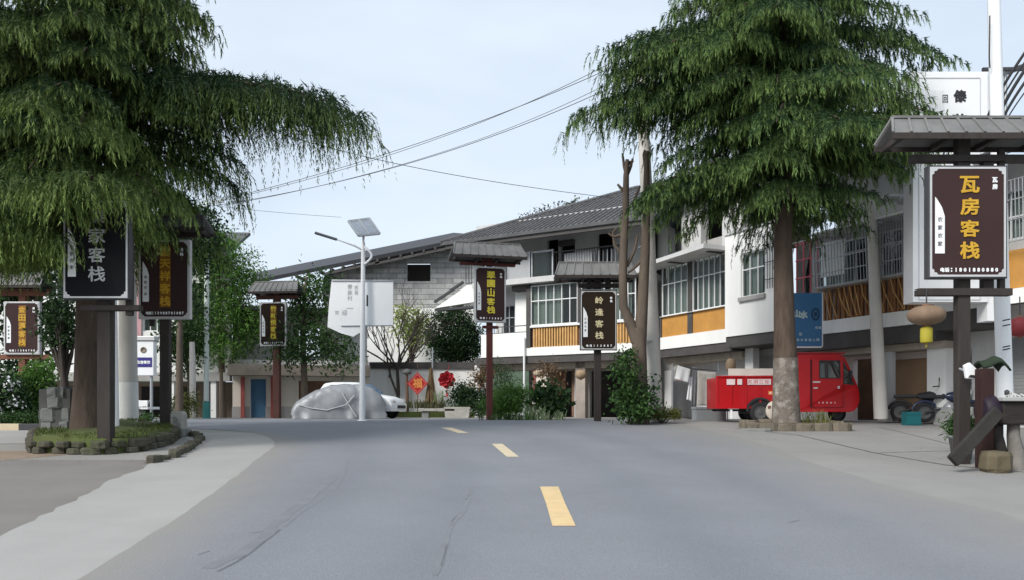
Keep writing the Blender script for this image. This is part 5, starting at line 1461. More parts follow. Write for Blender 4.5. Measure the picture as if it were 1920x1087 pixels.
shrub('climbing_shrub', 'leafy climber growing up the pruned tree', onground(1182, 22.6), [blob(1180, 742, 22.6, .42, .35, .45), blob(1176, 708, 22.6, .32, .3, .36), blob(1163, 690, 22.6, .24, .25, .3), blob(1190, 768, 22.5, .5, .35, .22), blob(1222, 735, 22.9, .22, .2, .5), blob(1176, 668, 22.7, .22, .2, .25)], 130, 20, .13, mid_leaf, 61, tone=(.0, .75), spread=.15)
shrub('hedge', 'low clipped olive hedge at the foot of the concrete pole', onground(1240, 23.2), [blob(1225, 775, 23.2, .35, .3, .16), blob(1250, 774, 23.2, .35, .3, .17), blob(1266, 775, 23.2, .2, .25, .15)], 150, 26, .05, olive_leaf, 62, cat='hedge', tone=(.1, .9), spread=.07)
shrub('bush', 'bright green feathery bush left of the spiky plant', onground(955, 28), [blob(950, 752, 28, .75, .6, .55), blob(975, 745, 28, .5, .5, .45), blob(935, 765, 28, .4, .4, .35), blob(958, 730, 28, .3, .3, .3)], 190, 26, .14, bright_leaf, 63, tone=(.0, .8), aspect=.22)
shrub('bush', 'loose dark shrub with fine sprays behind the brown sign post', onground(936, 30.5), [blob(938, 720, 30.5, .5, .5, .7), blob(928, 690, 30.5, .3, .3, .4), blob(950, 700, 30.5, .3, .3, .4)], 80, 18, .1, dark_leaf, 64, tone=(.3, 1), aspect=.3)
shrub('bush', 'dark broad-leaved plant beside the cream column', onground(1030, 28.2), [blob(1030, 748, 28.2, .55, .45, .45), blob(1042, 760, 28.2, .4, .4, .3), blob(1018, 735, 28.2, .3, .3, .3)], 70, 12, .24, dark_leaf, 65, tone=(.2, 1), aspect=.6)
shrub('bush', 'dark bush under the red flower lantern', onground(878, 37), [blob(880, 745, 37, .9, .6, .6), blob(890, 760, 36.6, .8, .5, .4), blob(866, 730, 37, .4, .4, .4)], 150, 24, .15, dark_leaf, 66, tone=(.0, .7))
shrub('climbing_shrub', 'dry brown creeper hanging over the left shop front', P(915, 740, 35.3), [blob(905, 705, 35.3, .35, .25, .45), blob(918, 700, 35.3, .25, .2, .3)], 60, 16, .12, dry_leaf, 67, tone=(.1, .9))
shrub('climbing_shrub', 'dry brown creeper hanging beside the cream column', P(1033, 745, 33.6), [blob(1033, 700, 33.6, .3, .2, .55), blob(1040, 720, 33.6, .2, .2, .4), blob(1020, 690, 33.6, .3, .2, .2)], 55, 16, .11, dry_leaf, 68, tone=(.1, .9))
shrub('bush', 'tall green shrub at the far left under the small amber sign', onground(62, 24), [blob(62, 740, 24, .5, .5, .8), blob(75, 700, 24, .35, .4, .55), blob(50, 770, 24, .6, .5, .35)], 170, 26, .13, bright_leaf, 69, tone=(.05, .75))
shrub('bush', 'dark shrub speckled with white blossom at the left edge', onground(8, 23), [blob(10, 735, 23, .6, .5, .55), blob(-15, 745, 23, .6, .5, .6), blob(20, 765, 23, .5, .5, .3)], 150, 24, .12, dark_leaf, 70, tone=(.2, 1))
V, tn, _ = clump_leaves([blob(6, 738, 22.7, .6, .4, .5)], 26, 8, .1, 71, .1, .4, .8)
bl_ = np_mesh('blossom', V, white_paint, tn, bpy.data.objects['bush.005'] if 'bush.005' in bpy.data.objects else None)
shrub('bush', 'low dark hedge bush behind the black and white kerb', onground(35, 22), [blob(25, 790, 22, .5, .3, .25), blob(55, 788, 22, .4, .3, .25)], 90, 22, .09, mid_leaf, 72, tone=(.0, .6), spread=.12)
shrub('bush', 'green shrub at the foot of the teal-footed pole', onground(345, 31), [blob(345, 755, 31, .5, .4, .4), blob(335, 772, 31, .4, .4, .2)], 70, 18, .15, olive_leaf, 73, tone=(.1, .9), aspect=.3)
shrub('bush', 'low green plants between the concrete pole and the left tree trunk', onground(272, 24), [blob(272, 790, 24, .3, .3, .18), blob(262, 795, 23.5, .3, .3, .15)], 50, 16, .12, mid_leaf, 74, tone=(.1, .9), aspect=.4)

def blade_plant(name, label, base, n, h, spread, mat, seed, width=.035, group=None, cat='plant', long=1.0):
    rng = np.random.default_rng(seed)
    t = thing(name, label, cat, tuple(base), group)
    fs = []; tn = []
    for i in range(n):
        a = rng.uniform(0, 6.283); o = np.array(base[:]) + np.array([rng.uniform(-1, 1) * spread * long, rng.uniform(-1, 1) * spread * .6, 0])
        hh = h * rng.uniform(.55, 1.1); out = rng.uniform(.15, .6) * hh
        d = np.array([math.cos(a), math.sin(a), 0]); s = np.array([-d[1], d[0], 0]) * width * .5
        ps = [o + d * out * u ** 1.6 + np.array([0, 0, hh * (u - .28 * u ** 3)]) for u in (0, .35, .7, 1)]
        ws = (1, .95, .6, .08); tv = rng.uniform(.1, .95)
        for k in range(3):
            fs.append([ps[k] - s * ws[k], ps[k] + s * ws[k], ps[k + 1] + s * ws[k + 1], ps[k + 1] - s * ws[k + 1]]); tn.append(tv)
    np_mesh('leaves', np.array(fs), mat, np.array(tn), t)
    return t
pale_blade = leaf_mat('pale_blades', (.13, .2, .08), (.42, .5, .3), .3)
blade_plant('spiky_plant', 'pale spiky plant in front of the cream column', onground(1002, 27.4), 60, .75, .32, pale_blade, 81)
blade_plant('spiky_plant', 'pale grass-like plants along the kerb right of the spiky clump', onground(1030, 27.2), 70, .5, .45, pale_blade, 82, long=1.3)
blade_plant('flower_border', 'strip of bladed border plants at the foot of the courtyard wall', P(765, 764, 40.2), 300, .62, .45, leaf_mat('border_blades', (.05, .06, .025), (.34, .33, .19), .25), 83, .05, long=4.2)
blade_plant('spiky_plant', 'short bladed plant under the red flower lantern', P(822, 752, 40.4), 30, .8, .3, pale_blade, 84)
blade_plant('spiky_plant', 'low rough grass along the road edge under the brown sign', onground(948, 26.8), 80, .4, .4, mid_leaf, 85, long=2.4)

# ------------------------------------------------------------------ vehicles
def wheel(par, c, r, wd, name='wheel', rim=None, local=True, n=24):
    """axle along y"""
    m = MB(); h = wd / 2
    m.lathe(c, [(r * .62, -h * .9), (r * .86, -h), (r * .97, -h * .7), (r, 0), (r * .97, h * .7), (r * .86, h), (r * .62, h * .9)], n, 'y')
    w_ = m.build(name, rubber, par, local=local)
    m = MB(); m.lathe(c, [(0, -h * .75), (r * .2, -h * .8), (r * .3, -h * .5), (r * .55, -h * .62), (r * .64, -h * .92), (r * .64, h * .92), (r * .5, h * .6), (0, h * .6)], n, 'y')
    m.build('rim', rim or M('dusty_dark_rim', (.09, .09, .09), .6, .2, 5), w_, local=local)
    return w_

def curve_nose(t):
    for o in list(t.children) + [c for k in t.children for c in k.children]:
        if o.type != 'MESH' or o.name.split('.')[0] not in ('cab', 'cab_roof', 'wing_mirror', 'side_glass', 'windscreen', 'window_seal', 'door_gap', 'handle', 'side_lettering', 'headlight'): continue
        for v in o.data.vertices:
            if v.co.x > 3.3:
                k = 1 - .22 * ((v.co.x - 3.3) / 1.03) ** 2
                v.co.y = .64 + (v.co.y - .64) * k

# red cargo tricycle, side on, its nose to the right
dT = 24.0
tk = thing('cargo_tricycle', 'red three-wheeled cargo truck with enclosed cab parked behind the right cedar', 'cargo tricycle', (X(1343, dT), dT, g(dT)), None, R(-1.5))
m = MB()
m.box(0, 2.12, -.02, .02, .42, 1.36); m.box(0, 2.12, 1.28, 1.32, .42, 1.36); m.box(0, .04, .021, 1.279, .42, 1.36); m.box(2.08, 2.12, .021, 1.279, .42, 1.36); m.box(.05, 2.07, .021, 1.279, .42, .5)
bed = m.build('cargo_bed', red_paint, tk, bevel=.012, local=True)
m = MB()
for x_ in (.0, .42, .85, 1.28, 1.7, 2.06): m.box(x_, x_ + .055, -.045, -.021, .42, 1.37)
m.box(.056, 2.06, -.04, -.021, .42, .5); m.box(-.01, 2.13, -.05, .02, 1.361, 1.41)
m.build('bed_rib', red_paint, bed, bevel=.006, local=True)
m = MB(); m.box(.37, 2.1, .02, .06, 1.42, 1.63); m.build('cream_board', M('cream_board', (.72, .64, .58), .7, .08, 2), tk, local=True)
m = MB()
for a, b in ((.30, .55), (.62, .76), (.92, 1.62), (1.7, 1.75), (1.82, 2.05)): m.box(a, b, -.052, -.046, 1.14, 1.31)
dc = m.build('white_decal', M('pink_white_decal', (.78, .64, .64), .5, .08, 6), bed, local=True)
m = MB()
for i, c in enumerate('农用三轮'): m.glyph(c, (.99 + i * .17, -.053, 1.225), AX, AZ, .13, .004, .0)
m.build('decal_lettering', M('red_print', (.6, .12, .12), .6, .1, 4), dc, local=True)
m = MB(); m.box(1.55, 1.78, -.03, -.021, .84, .95); m.build('orange_plate', M('orange_plate', (.75, .22, .05), .5, .1, 6), bed, local=True)
m = MB(); m.glyph('农', (1.61, -.031, .895), AX, AZ, .07, .003, .02); m.glyph('用', (1.70, -.031, .895), AX, AZ, .07, .003, .02); m.build('plate_lettering', white_paint, bed, local=True)
m = MB(); m.box(.1, 3.9, .3, .42, .34, .41); m.box(.1, 3.9, .9, 1.02, .34, .41); m.box(1.0, 1.25, .05, 1.25, .26, .34); m.box(2.2, 2.5, -.0, .3, .2, .38); m.build('chassis', black_plastic, tk, local=True)
m = MB(); m.box(.42, .48, .0, .12, .12, .4); m.build('rear_bracket', white_paint, tk, local=True)
arch = [(.88 + .0, .42)] + [(1.3 + .42 * math.cos(a), .34 + .42 * math.sin(a)) for a in [math.pi * i / 12 for i in range(12, -1, -1)]] + [(1.62, .34)] + [(1.3 + .36 * math.cos(a), .34 + .36 * math.sin(a)) for a in [math.pi * i / 12 for i in range(0, 13)]]
m = MB(); m.plate(arch[1:14] + arch[15:], [], (0, -.05, 0), AX, AZ, .03); m.plate(arch[1:14], [], (0, -.021, 0), AX, AZ, .004); m.build('mudguard', black_plastic, tk, local=True)
wheel(tk, (1.3, -.02 + .0, .31), .31, .15); wheel(tk, (1.3, 1.3, .31), .31, .15)
# cab
prof = [(2.42, .32), (4.0, .32), (4.16, .36), (4.27, .48), (4.33, .66), (4.33, .86), (4.26, 1.12), (3.86, 1.95), (3.76, 2.03), (3.62, 2.06), (2.46, 2.06), (2.42, 2.0)]
win = [(3.08, 1.34), (3.70, 1.34), (3.68, 1.86), (3.08, 1.86)]
qwin = [(3.80, 1.16), (4.17, 1.13), (3.86, 1.78), (3.80, 1.84)]
arch_f = [(3.68 + .33 * math.cos(a), .30 + .33 * math.sin(a)) for a in [math.pi * i / 10 for i in range(10, -1, -1)]]
side = list(prof)
m = MB()
m.plate(side, [win, qwin], (0, .03, 0), AX, AZ, .04); m.plate(side, [win, qwin], (0, 1.29, 0), AX, AZ, .04)
def strip(a, b, th=.04):
    a, b = Vector((a[0], 0, a[1])), Vector((b[0], 0, b[1])); t_ = (b - a).normalized(); n_ = Vector((t_.z, 0, -t_.x))
    m.obox(a + Vector((0, .031, 0)) - n_ * th, b - a, Vector((0, 1.218, 0)), n_ * th)
for a, b in [(prof[k], prof[k + 1]) for k in (0, 1, 2, 3, 4, 5, 7, 8, 9)] + [(prof[11], prof[0])]: strip(a, b)
cab = m.build('cab', red_paint, tk, bevel=.045, seg=3, local=True)
m = MB(); m.box(2.40, 3.86, -.05, 1.33, 2.063, 2.12); m.build('cab_roof', M('faded_red_paint_top', (.34, .03, .035), .45, .1, 2, coat=.2), cab, bevel=.03, seg=3, local=True)
m = MB(); m.plate(win, [], (0, .018, 0), AX, AZ, .006); m.plate(qwin, [], (0, .018, 0), AX, AZ, .006); m.build('side_glass', glass_mat('clear_glass', (.06, .07, .07), .75), cab, local=True)
m = MB(); a = Vector((4.255, 0, 1.13)); b = Vector((3.865, 0, 1.945)); m.add([a + Vector((0, .08, 0)), a + Vector((0, 1.22, 0)), b + Vector((0, 1.22, 0)), b + Vector((0, .08, 0))], [(0, 1, 2, 3)]); m.build('windscreen', glass_dark, cab, local=True)
m = MB()
for c0, c1 in zip(win, win[1:] + win[:1]): m.beam((c0[0], -.012, c0[1]), (c1[0], -.012, c1[1]), .022, .03, (0, 1, 0))
m.beam((3.44, -.0, 1.86), (3.62, -.0, 1.36), .03, .02, (0, 1, 0)); m.build('window_seal', black_plastic, cab, local=True)
m = MB(); m.box(2.8, 2.86, -.016, -.01, .45, 1.9); m.box(2.86, 3.8, -.016, -.01, .455, .475); m.box(3.8, 3.815, -.016, -.01, .475, 1.9); m.build('door_gap', M('dark_red_gap', (.09, .005, .006), .6, .1, 4), cab, local=True)
m = MB(); m.box(2.9, 3.02, -.03, -.011, 1.02, 1.06); m.box(3.62, 3.68, -.03, -.011, 1.02, 1.1); m.box(2.88, 3.1, -.018, -.011, 1.2, 1.24); m.build('handle', silver, cab, local=True)
m = MB()
for i, c in enumerate('三轮摩托车'): m.glyph(c, (3.06 + i * .12, -.012, .60), AX, AZ, .05, .004, .0)
m.build('side_lettering', white_paint, cab, local=True)
m = MB(); m.tube([(3.86, .02, 1.35), (3.98, -.12, 1.42)], .015, 6); m.box(3.93, 4.02, -.2, -.1, 1.33, 1.56); m.build('wing_mirror', black_plastic, cab, local=True)
m = MB(); m.box(2.75, 3.15, .2, 1.15, .5, .95); m.box(2.6, 2.76, .2, 1.15, .7, 1.6); m.build('seat', black_plastic, cab, bevel=.04, local=True)
m = MB(); m.lathe((2.95, .68, 1.5), [(0, -.2), (.12, -.16), (.17, 0), (.12, .17), (0, .2)], 12, sx=.8); m.build('seat_cover', curtain_w, cab, local=True)
m = MB(); m.lathe((4.22, .25, .72), [(0, .06), (.08, .05), (.1, 0)], 12, 'x'); m.build('headlight', silver, cab, local=True)
m = MB(); m.lathe((4.22, 1.05, .72), [(0, .06), (.08, .05), (.1, 0)], 12, 'x'); m.build('headlight', silver, cab, local=True)
wheel(tk, (3.84, .64, .27), .27, .13)
m = MB(); m.tube([(3.84, .54, .27), (3.9, .54, .6)], .03, 6); m.tube([(3.84, .74, .27), (3.9, .74, .6)], .03, 6); m.build('fork', black_plastic, tk, local=True)
curve_nose(tk)
m = MB(); m.lathe((1.62 + .1, -.12, .36), [(.26, .05), (.28, .0), (.26, -.03), (.15, -.045), (0, -.05)], 28, 'y', 1, 1.08)
hub = m.build('wheel_cover', M('cream_wheel_cover', (.66, .6, .52), .6, .15, 3, stain=.4, stain_rgb=(.4, .3, .22)), tk, local=True)
m = MB()
for i, c in enumerate('安全行车'): m.glyph(c, (1.53 + i * .125, -.174, .47), AX, AZ, .1, .012, .02)
m.box(1.68, 1.84, -.176, -.168, .2, .27); m.build('cover_lettering', M('dark_red_print', (.2, .05, .05), .6, .1, 4), hub, local=True)

def arc_car(name, label, base, rz, L, W, H, body_mat):
    """hatchback, nose along +x"""
    t = thing(name, label, 'car', base, None, rz)
    prof = [(0, .28), (.03, .62), (.12, .9), (.3, 1.0), (.62, H - .04), (.95, H), (1.9, H - .02), (2.15, H - .1), (2.85, .98), (3.4, .90), (3.72, .78), (3.85, .58), (3.83, .3)]
    prof = [(x_ * L / 3.85, z_) for x_, z_ in prof]
    vs = []; n = len(prof); cols = 9
    for j in range(cols):
        v = -1 + 2 * j / (cols - 1)
        for x_, z_ in prof:
            hw = W / 2 * (1 - .16 * max(0, (z_ - .9) / (H - .9)) ** 1.2)
            ex = .10 * (abs(v) ** 3)
            xx = x_ + (ex if x_ < L * .4 else -ex) * (1.0 if z_ < 1.0 else .6)
            zz = z_ - .07 * abs(v) ** 4 * (1 if z_ > .85 else 0)
            vs.append((xx, v * hw, zz))
    fs = []
    for j in range(cols - 1):
        for i in range(n - 1): fs.append((j * n + i, (j + 1) * n + i, (j + 1) * n + i + 1, j * n + i + 1))
    m = MB(); m.add(vs, fs, True)
    m.add([vs[i] for i in range(n)], [tuple(range(n))]); m.add([vs[(cols - 1) * n + i] for i in range(n)], [tuple(range(n))[::-1]])
    b_ = m.build('body', body_mat, t, local=True, bevel=.03)
    W2 = W / 2
    m = MB()
    a, b = prof[8], prof[7]
    m.add([(a[0] - .03, -W2 * .8, a[1] + .035), (a[0] - .03, W2 * .8, a[1] + .035), (b[0] + .06, W2 * .74, b[1] + .02), (b[0] + .06, -W2 * .74, b[1] + .02)], [(0, 1, 2, 3)])
    m.build('windscreen', glass_mat('blue_windscreen', (.10, .2, .36), .15, .12), t, local=True)
    m = MB()
    for sg in (-1, 1):
        y0, y1 = sg * (W2 * .965), sg * (W2 * .875)
        for x0, x1, x2, x3 in ((.75, 1.45, 1.45, 1.0), (1.52, 2.55, 2.1, 1.52)):
            k = L / 3.85
            m.add([(x0 * k, y0 + sg * .012, .98), (x1 * k, y0 + sg * .012, .98), (x2 * k, y1 + sg * .02, H - .13), (x3 * k, y1 + sg * .02, H - .13)], [(0, 1, 2, 3) if sg < 0 else (3, 2, 1, 0)])
    m.build('side_window', glass_dark, t, local=True)
    for sg in (-1, 1):
        m = MB(); m.box(2.38, 2.5, sg * W2 * .98 - .02 + sg * .08, sg * W2 * .98 + .02 + sg * .2, 1.0, 1.14); m.build('mirror', black_plastic, t, local=True, bevel=.03)
        m = MB(); m.lathe((L - .12, sg * W2 * .68, .68), [(0, .07), (.1, .05), (.15, 0)], 12, 'x', 1, .6); m.build('headlight', silver, t, local=True)
        for x_ in (.72, L - .72):
            wheel(t, (x_, sg * (W2 - .07), .29), .29, .17)
    m = MB(); m.box(L - .1, L + .01, -W2 * .5, W2 * .5, .42, .54); m.build('grille', black_plastic, t, local=True)
    return t
arc_car('parked_car', 'small white car with bluish windscreen, its rear hidden by the covered car and lamp', (X(608, 32.5) - .42, 33.0, G0), R(-14), 3.75, 1.6, 1.5, white_paint)

# car under a grey dust cover
dC = 29.6
cc = thing('covered_car', 'parked car under a wrinkled silver-grey dust cover beside the solar lamp', 'car', (X(546, dC), dC, g(dC)), None, R(12))
rng = np.random.default_rng(5)
Lc, Wc = 3.5, 1.6
nu, nv = 90, 60
pu = [0, .04, .12, .26, .40, .55, .72, .86, .95, 1.0]
hz_ = [.42, .66, .84, 1.12, 1.30, 1.36, 1.33, 1.20, .95, .62]
vs = []; fs = []
for i in range(nu + 1):
    u = i / nu
    h = float(np.interp(u, pu, hz_))
    hw = Wc / 2 * (1 - .16 * abs(2 * u - 1) ** 4)
    for j in range(nv + 1):
        a = math.pi * j / nv
        ca, sa = math.cos(a), math.sin(a)
        y_ = -hw * math.copysign(abs(ca) ** .42, ca); z_ = h * abs(sa) ** .55
        drape = 1 - z_ / h
        fold = .03 * drape * math.sin(u * 34 + 2.0 * math.sin(u * 9)) + .022 * math.sin(u * 15 - z_ * 6.0 + y_ * 2) * (.25 + drape) + .008 * math.sin(u * 51 + z_ * 17)
        y_ += math.copysign(1, y_) * fold if abs(y_) > .3 else 0
        z_ += .010 * math.sin(u * 13 + y_ * 4.0) * (1 if z_ > .3 else 0)
        if z_ > .5: z_ -= .05 * math.exp(-((u - .33 - .12 * y_) / .025) ** 2) + .04 * math.exp(-((u - .62 + .1 * y_) / .02) ** 2)
        flare = 1 + .05 * max(0, .3 - z_)
        vs.append((u * Lc + (.06 * math.sin(j * .9) * drape if i in (0, nu) else 0), Wc / 2 + y_ * flare, max(.02, z_)))
for i in range(nu):
    for j in range(nv):
        k = i * (nv + 1) + j; fs.append((k, k + nv + 1, k + nv + 2, k + 1))
for e in (0, nu):
    f_ = tuple(e * (nv + 1) + j for j in range(nv + 1)); fs.append(f_ if e == 0 else f_[::-1])
m = MB(); m.add(vs, fs, True)
m.build('dust_cover', M('silver_dust_cover', (.27, .28, .295), .5, .12, 2.5, .35, 7, metal=.25, stain=.3, stain_rgb=(.22, .22, .23)), cc, local=True)
m = MB()
m.tube([(.25, .06, .55), (.7, .0, .42), (1.3, -.04, .34), (2.0, -.05, .55), (2.3, -.02, .9)], .018, 6)
m.tube([(1.85, .0, 1.0), (2.1, -.04, .55), (2.38, -.06, .10)], .022, 6)
m.build('strap', M('pale_cover_hem', (.5, .51, .53), .6, .1, 4), cc, local=True)

def motorbike(label, base, rz, body_m):
    t = thing('motorbike', label, 'motorbike', base, 'motorbikes by the roller door', rz)
    for x_ in (.3, 1.5): wheel(t, (x_, 0, .28), .28, .1)
    m = MB(); m.tube([(.3, .07, .28), (.75, .06, .4), (1.1, .05, .55), (1.35, .04, .75)], .03, 6); m.tube([(.3, -.07, .28), (.75, -.06, .4), (1.1, -.05, .55), (1.35, -.04, .75)], .03, 6)
    m.tube([(1.5, .06, .28), (1.36, .05, .85)], .025, 6); m.tube([(1.5, -.06, .28), (1.36, -.05, .85)], .025, 6); m.build('frame', iron_dark, t, local=True)
    m = MB(); m.lathe((.95, 0, .42), [(0, -.17), (.15, -.14), (.18, 0), (.15, .14), (0, .17)], 14, 'y'); m.build('engine', steel, t, local=True)
    m = MB(); m.lathe((1.05, 0, .74), [(0, -.32), (.09, -.28), (.16, 0), (.14, .2), (0, .28)], 14, 'x', .9, .9); m.build('tank', body_m, t, local=True)
    m = MB(); m.box(.12, .82, -.11, .11, .68, .79); m.build('seat', black_plastic, t, local=True, bevel=.04)
    m = MB(); m.tube([(1.2, -.36, 1.0), (1.32, -.2, 1.02), (1.36, 0, .96), (1.32, .2, 1.02), (1.2, .36, 1.0)], .018, 6); m.tube([(1.33, -.2, 1.0), (1.35, -.3, 1.18)], .01, 5); m.build('handlebar', iron_dark, t, local=True)
    m = MB(); m.lathe((1.45, 0, .86), [(0, -.06), (.08, -.02), (.1, .05), (0, .08)], 12, 'x'); m.build('headlight', silver, t, local=True)
    for wx_, a_, da_ in ((1.5, 20, 14), (.3, 30, 15)):
        m = MB(); m.tube([(wx_ + .335 * math.cos(a), 0, .28 + .335 * math.sin(a)) for a in [R(a_ + da_ * i) for i in range(10)]], .045, 6); m.build('mudguard', body_m, t, local=True)
    m = MB(); m.lathe((1.36, -.36, 1.2), [(0, .01), (.06, .01), (.06, -.01), (0, -.01)], 10, 'x'); m.build('mirror', black_plastic, t, local=True)
    return t
b_ = F2.pt(U2(1672, -.2), -.1, G0); motorbike('dark motorbike parked nearest the grey pole in front of the brown roller door', (b_.x, b_.y, G0), math.atan2(F2.t.y, F2.t.x) + .5, black_plastic)
b_ = F2.pt(U2(1712, .0), .0, G0); motorbike('dark blue motorbike parked behind the teal crate', (b_.x, b_.y, G0 - .02), math.atan2(F2.t.y, F2.t.x) + .9, M('navy_bike_paint', (.02, .03, .07), .35, .1, 3, coat=.3))
t = thing('crate', 'teal plastic crate standing among the motorbikes', 'crate', P(1713, 785, 22.2))
b_ = P(1713, 788, 22.2); b_.z = g(22.2)
m = MB(); x0, x1 = X(1700, 22.2), X(1727, 22.2); z0 = g(22.2) + .01
m.box(x0, x1, 22.2, 22.22, z0, z0 + .38); m.box(x0, x1, 22.48, 22.5, z0, z0 + .38); m.box(x0, x0 + .02, 22.221, 22.479, z0, z0 + .38); m.box(x1 - .02, x1, 22.221, 22.479, z0, z0 + .38); m.box(x0 + .02, x1 - .02, 22.221, 22.479, z0, z0 + .02)
for z_ in (.04, .3): m.box(x0 - .012, x1 + .012, 22.185, 22.199, z0 + z_, z0 + z_ + .05)
m.build('crate_body', M('teal_plastic', (.01, .125, .14), .5, .1, 3), t)

# ------------------------------------------------------------------ lanterns and hangings
def lantern(label, c, rx, rz_, mat, hang=.3, tagm=None, ribs=12, group='lanterns hanging along the shop fronts', cap=None):
    t = thing('lantern', label, 'lantern', tuple(c), group)
    c = Vector(c); m = MB(); n = 28; vs = []; fs = []; K = 9
    for k in range(K + 1):
        a = math.pi * k / K
        for i in range(n):
            b = 2 * math.pi * i / n
            r_ = rx * max(.16, math.sin(a) ** .75) * (1 + .03 * math.cos(ribs * b))
            vs.append(c + Vector((r_ * math.cos(b), r_ * math.sin(b), -rz_ * math.cos(a))))
    for k in range(K):
        for i in range(n): fs.append((k * n + i, k * n + (i + 1) % n, (k + 1) * n + (i + 1) % n, (k + 1) * n + i))
    m.add(vs, fs, True); m.build('shade', mat, t)
    m = MB(); m.lathe(c, [(rx * .22, rz_ * .98), (rx * .24, rz_ * 1.15), (0, rz_ * 1.18)], 14); m.lathe(c, [(0, -rz_ * 1.16), (rx * .2, -rz_ * 1.14), (rx * .22, -rz_ * .98)], 14); m.build('cap', cap or brown_wood, t)
    m = MB(); m.tube([c + Vector((0, 0, rz_)), c + Vector((0, 0, rz_ + hang))], .012, 5); m.build('cord', iron_dark, t)
    if tagm:
        m = MB(); m.lathe(c + Vector((0, 0, -rz_ * 1.15)), [(rx * .16, 0), (rx * .33, -.03), (rx * .33, -.24), (rx * .3, -.26)], 14); m.tube([c + Vector((0, 0, -rz_ * 1.1 - .26)), c + Vector((0, 0, -rz_ * 1.1 - .34))], .015, 5); m.build('tassel', tagm, t)
    return t
wicker = M('brown_lantern_cloth', (.20, .135, .09), .7, .25, 4, .3, 10)
lantern('wide brown lantern with a yellow tassel under the large brown sign', P(1737, 590, 12.75), .28, .155, wicker, .25, M('yellow_tassel', (.34, .29, .03), .7, .15, 4), 16)
lantern('red lantern cut by the right edge of the picture', P(1912, 612, 15.5), .21, .19, M('dusty_red_lantern', (.22, .03, .035), .6, .2, 4), .4)
lantern('straw-coloured lantern hanging over the red truck bed', P(1370, 684, 27.2), .17, .24, M('straw_lantern', (.34, .25, .16), .7, .3, 5, .3, 12), .45)
lantern('straw-coloured lantern beside the dark post of the pale gold sign', P(1089, 701, 34.0), .24, .2, M('straw_lantern', (.34, .25, .16)), .35)
lantern('mushroom-shaped woven lantern on the cream column', P(1011, 699, 34.6), .26, .14, M('woven_lantern', (.4, .33, .24), .8, .25, 5, .3, 12), .2)

# red hangings in the courtyard
t = thing('lucky_diamond', 'red diamond board with the gold character for luck at the courtyard wall', 'decoration', P(783, 742, 40.6))
dk = 40.6; c = P(783, 718, dk); h_ = 21.5 / F * dk
m = MB(); m.plate([(0, -h_), (h_ * .92, 0), (0, h_), (-h_ * .92, 0)], [], c, AX, AZ, .05); b_ = m.build('board', M('festive_red', (.46, .02, .02), .55, .12, 3), t)
m = MB(); m.glyph('福', c + Vector((0, -.052, .02)), AX, AZ, h_ * .85, .012, .02); m.build('lettering', M('festive_gold', (.75, .3, .08), .5, .12, 5), b_)
m = MB(); m.plate([(0, -h_ * .86), (h_ * .79, 0), (0, h_ * .86), (-h_ * .79, 0)], [[(0, -h_ * .78), (h_ * .72, 0), (0, h_ * .78), (-h_ * .72, 0)]], c + Vector((0, -.05, 0)), AX, AZ, .008); m.build('border', M('festive_pink', (.65, .2, .18), .5, .12, 5), b_)
m = MB(); m.tube([c + Vector((0, 0, h_)), c + Vector((0, 0, h_ + .4)), P(783, 684, 41.8)], .01, 5); m.tube([P(783, 783, dk + .08), c + Vector((0, .08, -h_ * .3))], .025, 6); m.build('stake', brown_wood, t)
t = thing('flower_lantern', 'big red rose-shaped lantern hanging beside the red diamond', 'lantern', P(838, 745, 40.3))
c = P(838, 711, 40.3); q = random.Random(3); m = MB()
for ring, (n_, r_, tilt, s_) in enumerate(((8, .30, .35, .24), (7, .2, .8, .22), (5, .1, 1.2, .18))):
    for i in range(n_):
        a = 2 * math.pi * (i + .5 * ring) / n_ + q.uniform(-.1, .1)
        rd = Vector((math.cos(a), 0, math.sin(a))); ft = Vector((0, -1, 0)); sd = rd.cross(ft)
        o = c + rd * r_ * .55 + ft * (.08 * ring)
        vs = []; fs = []
        for u in range(6):
            for v in range(6):
                uu, vv = u / 5, v / 5 * 2 - 1
                wd = s_ * math.sin(math.pi * (.15 + .8 * uu)) * 1.0
                p = o + rd * (uu * s_ * 1.25 * math.cos(tilt)) + ft * (uu * s_ * math.sin(tilt) + .10 * vv * vv - .05 * uu) + sd * vv * wd * .75
                vs.append(p)
        for u in range(5):
            for v in range(5): fs.append((u * 6 + v, u * 6 + v + 1, u * 6 + v + 7, u * 6 + v + 6))
        m.add(vs, fs, True)
m.build('petals', M('rose_red_cloth', (.52, .045, .06), .65, .3, 5), t)
m = MB(); m.lathe(c + Vector((0, .05, 0)), [(0, -.25), (.2, -.2), (.28, 0), (.2, .2), (0, .25)], 16); m.build('heart', M('deep_red_cloth', (.35, .02, .03), .65, .3, 5), t)
m = MB(); m.tube([c + Vector((0, 0, .2)), P(842, 684, 41.7)], .012, 5); m.tube([c - Vector((0, 0, .25)), c - Vector((0, 0, .6))], .018, 5); m.lathe(c - Vector((0, 0, .75)), [(0, .12), (.05, .1), (.04, .0), (.06, -.1)], 8); m.build('cord_and_tassel', M('festive_red', (.46, .02, .02)), t)
t = thing('garden_lamp', 'dark mushroom-capped garden lamp post left of the red diamond', 'lamp', P(764, 775, 40.7))
m = MB(); m.tube([P(764, 780, 40.7), P(763, 700, 40.7)], [.09, .06], 8); m.build('shaft', brown_wood, t)
m = MB(); m.lathe(P(763, 696, 40.7), [(.05, -.15), (.22, -.1), (.25, 0), (.14, .12), (0, .17)], 14); m.build('lamp_cap', stone, t)
t = thing('thatch_stook', 'cone of tied brown straw standing by the courtyard wall', 'straw stook', P(808, 782, 40.9))
rg = random.Random(7); m = MB(); b_ = P(808, 782, 40.9)
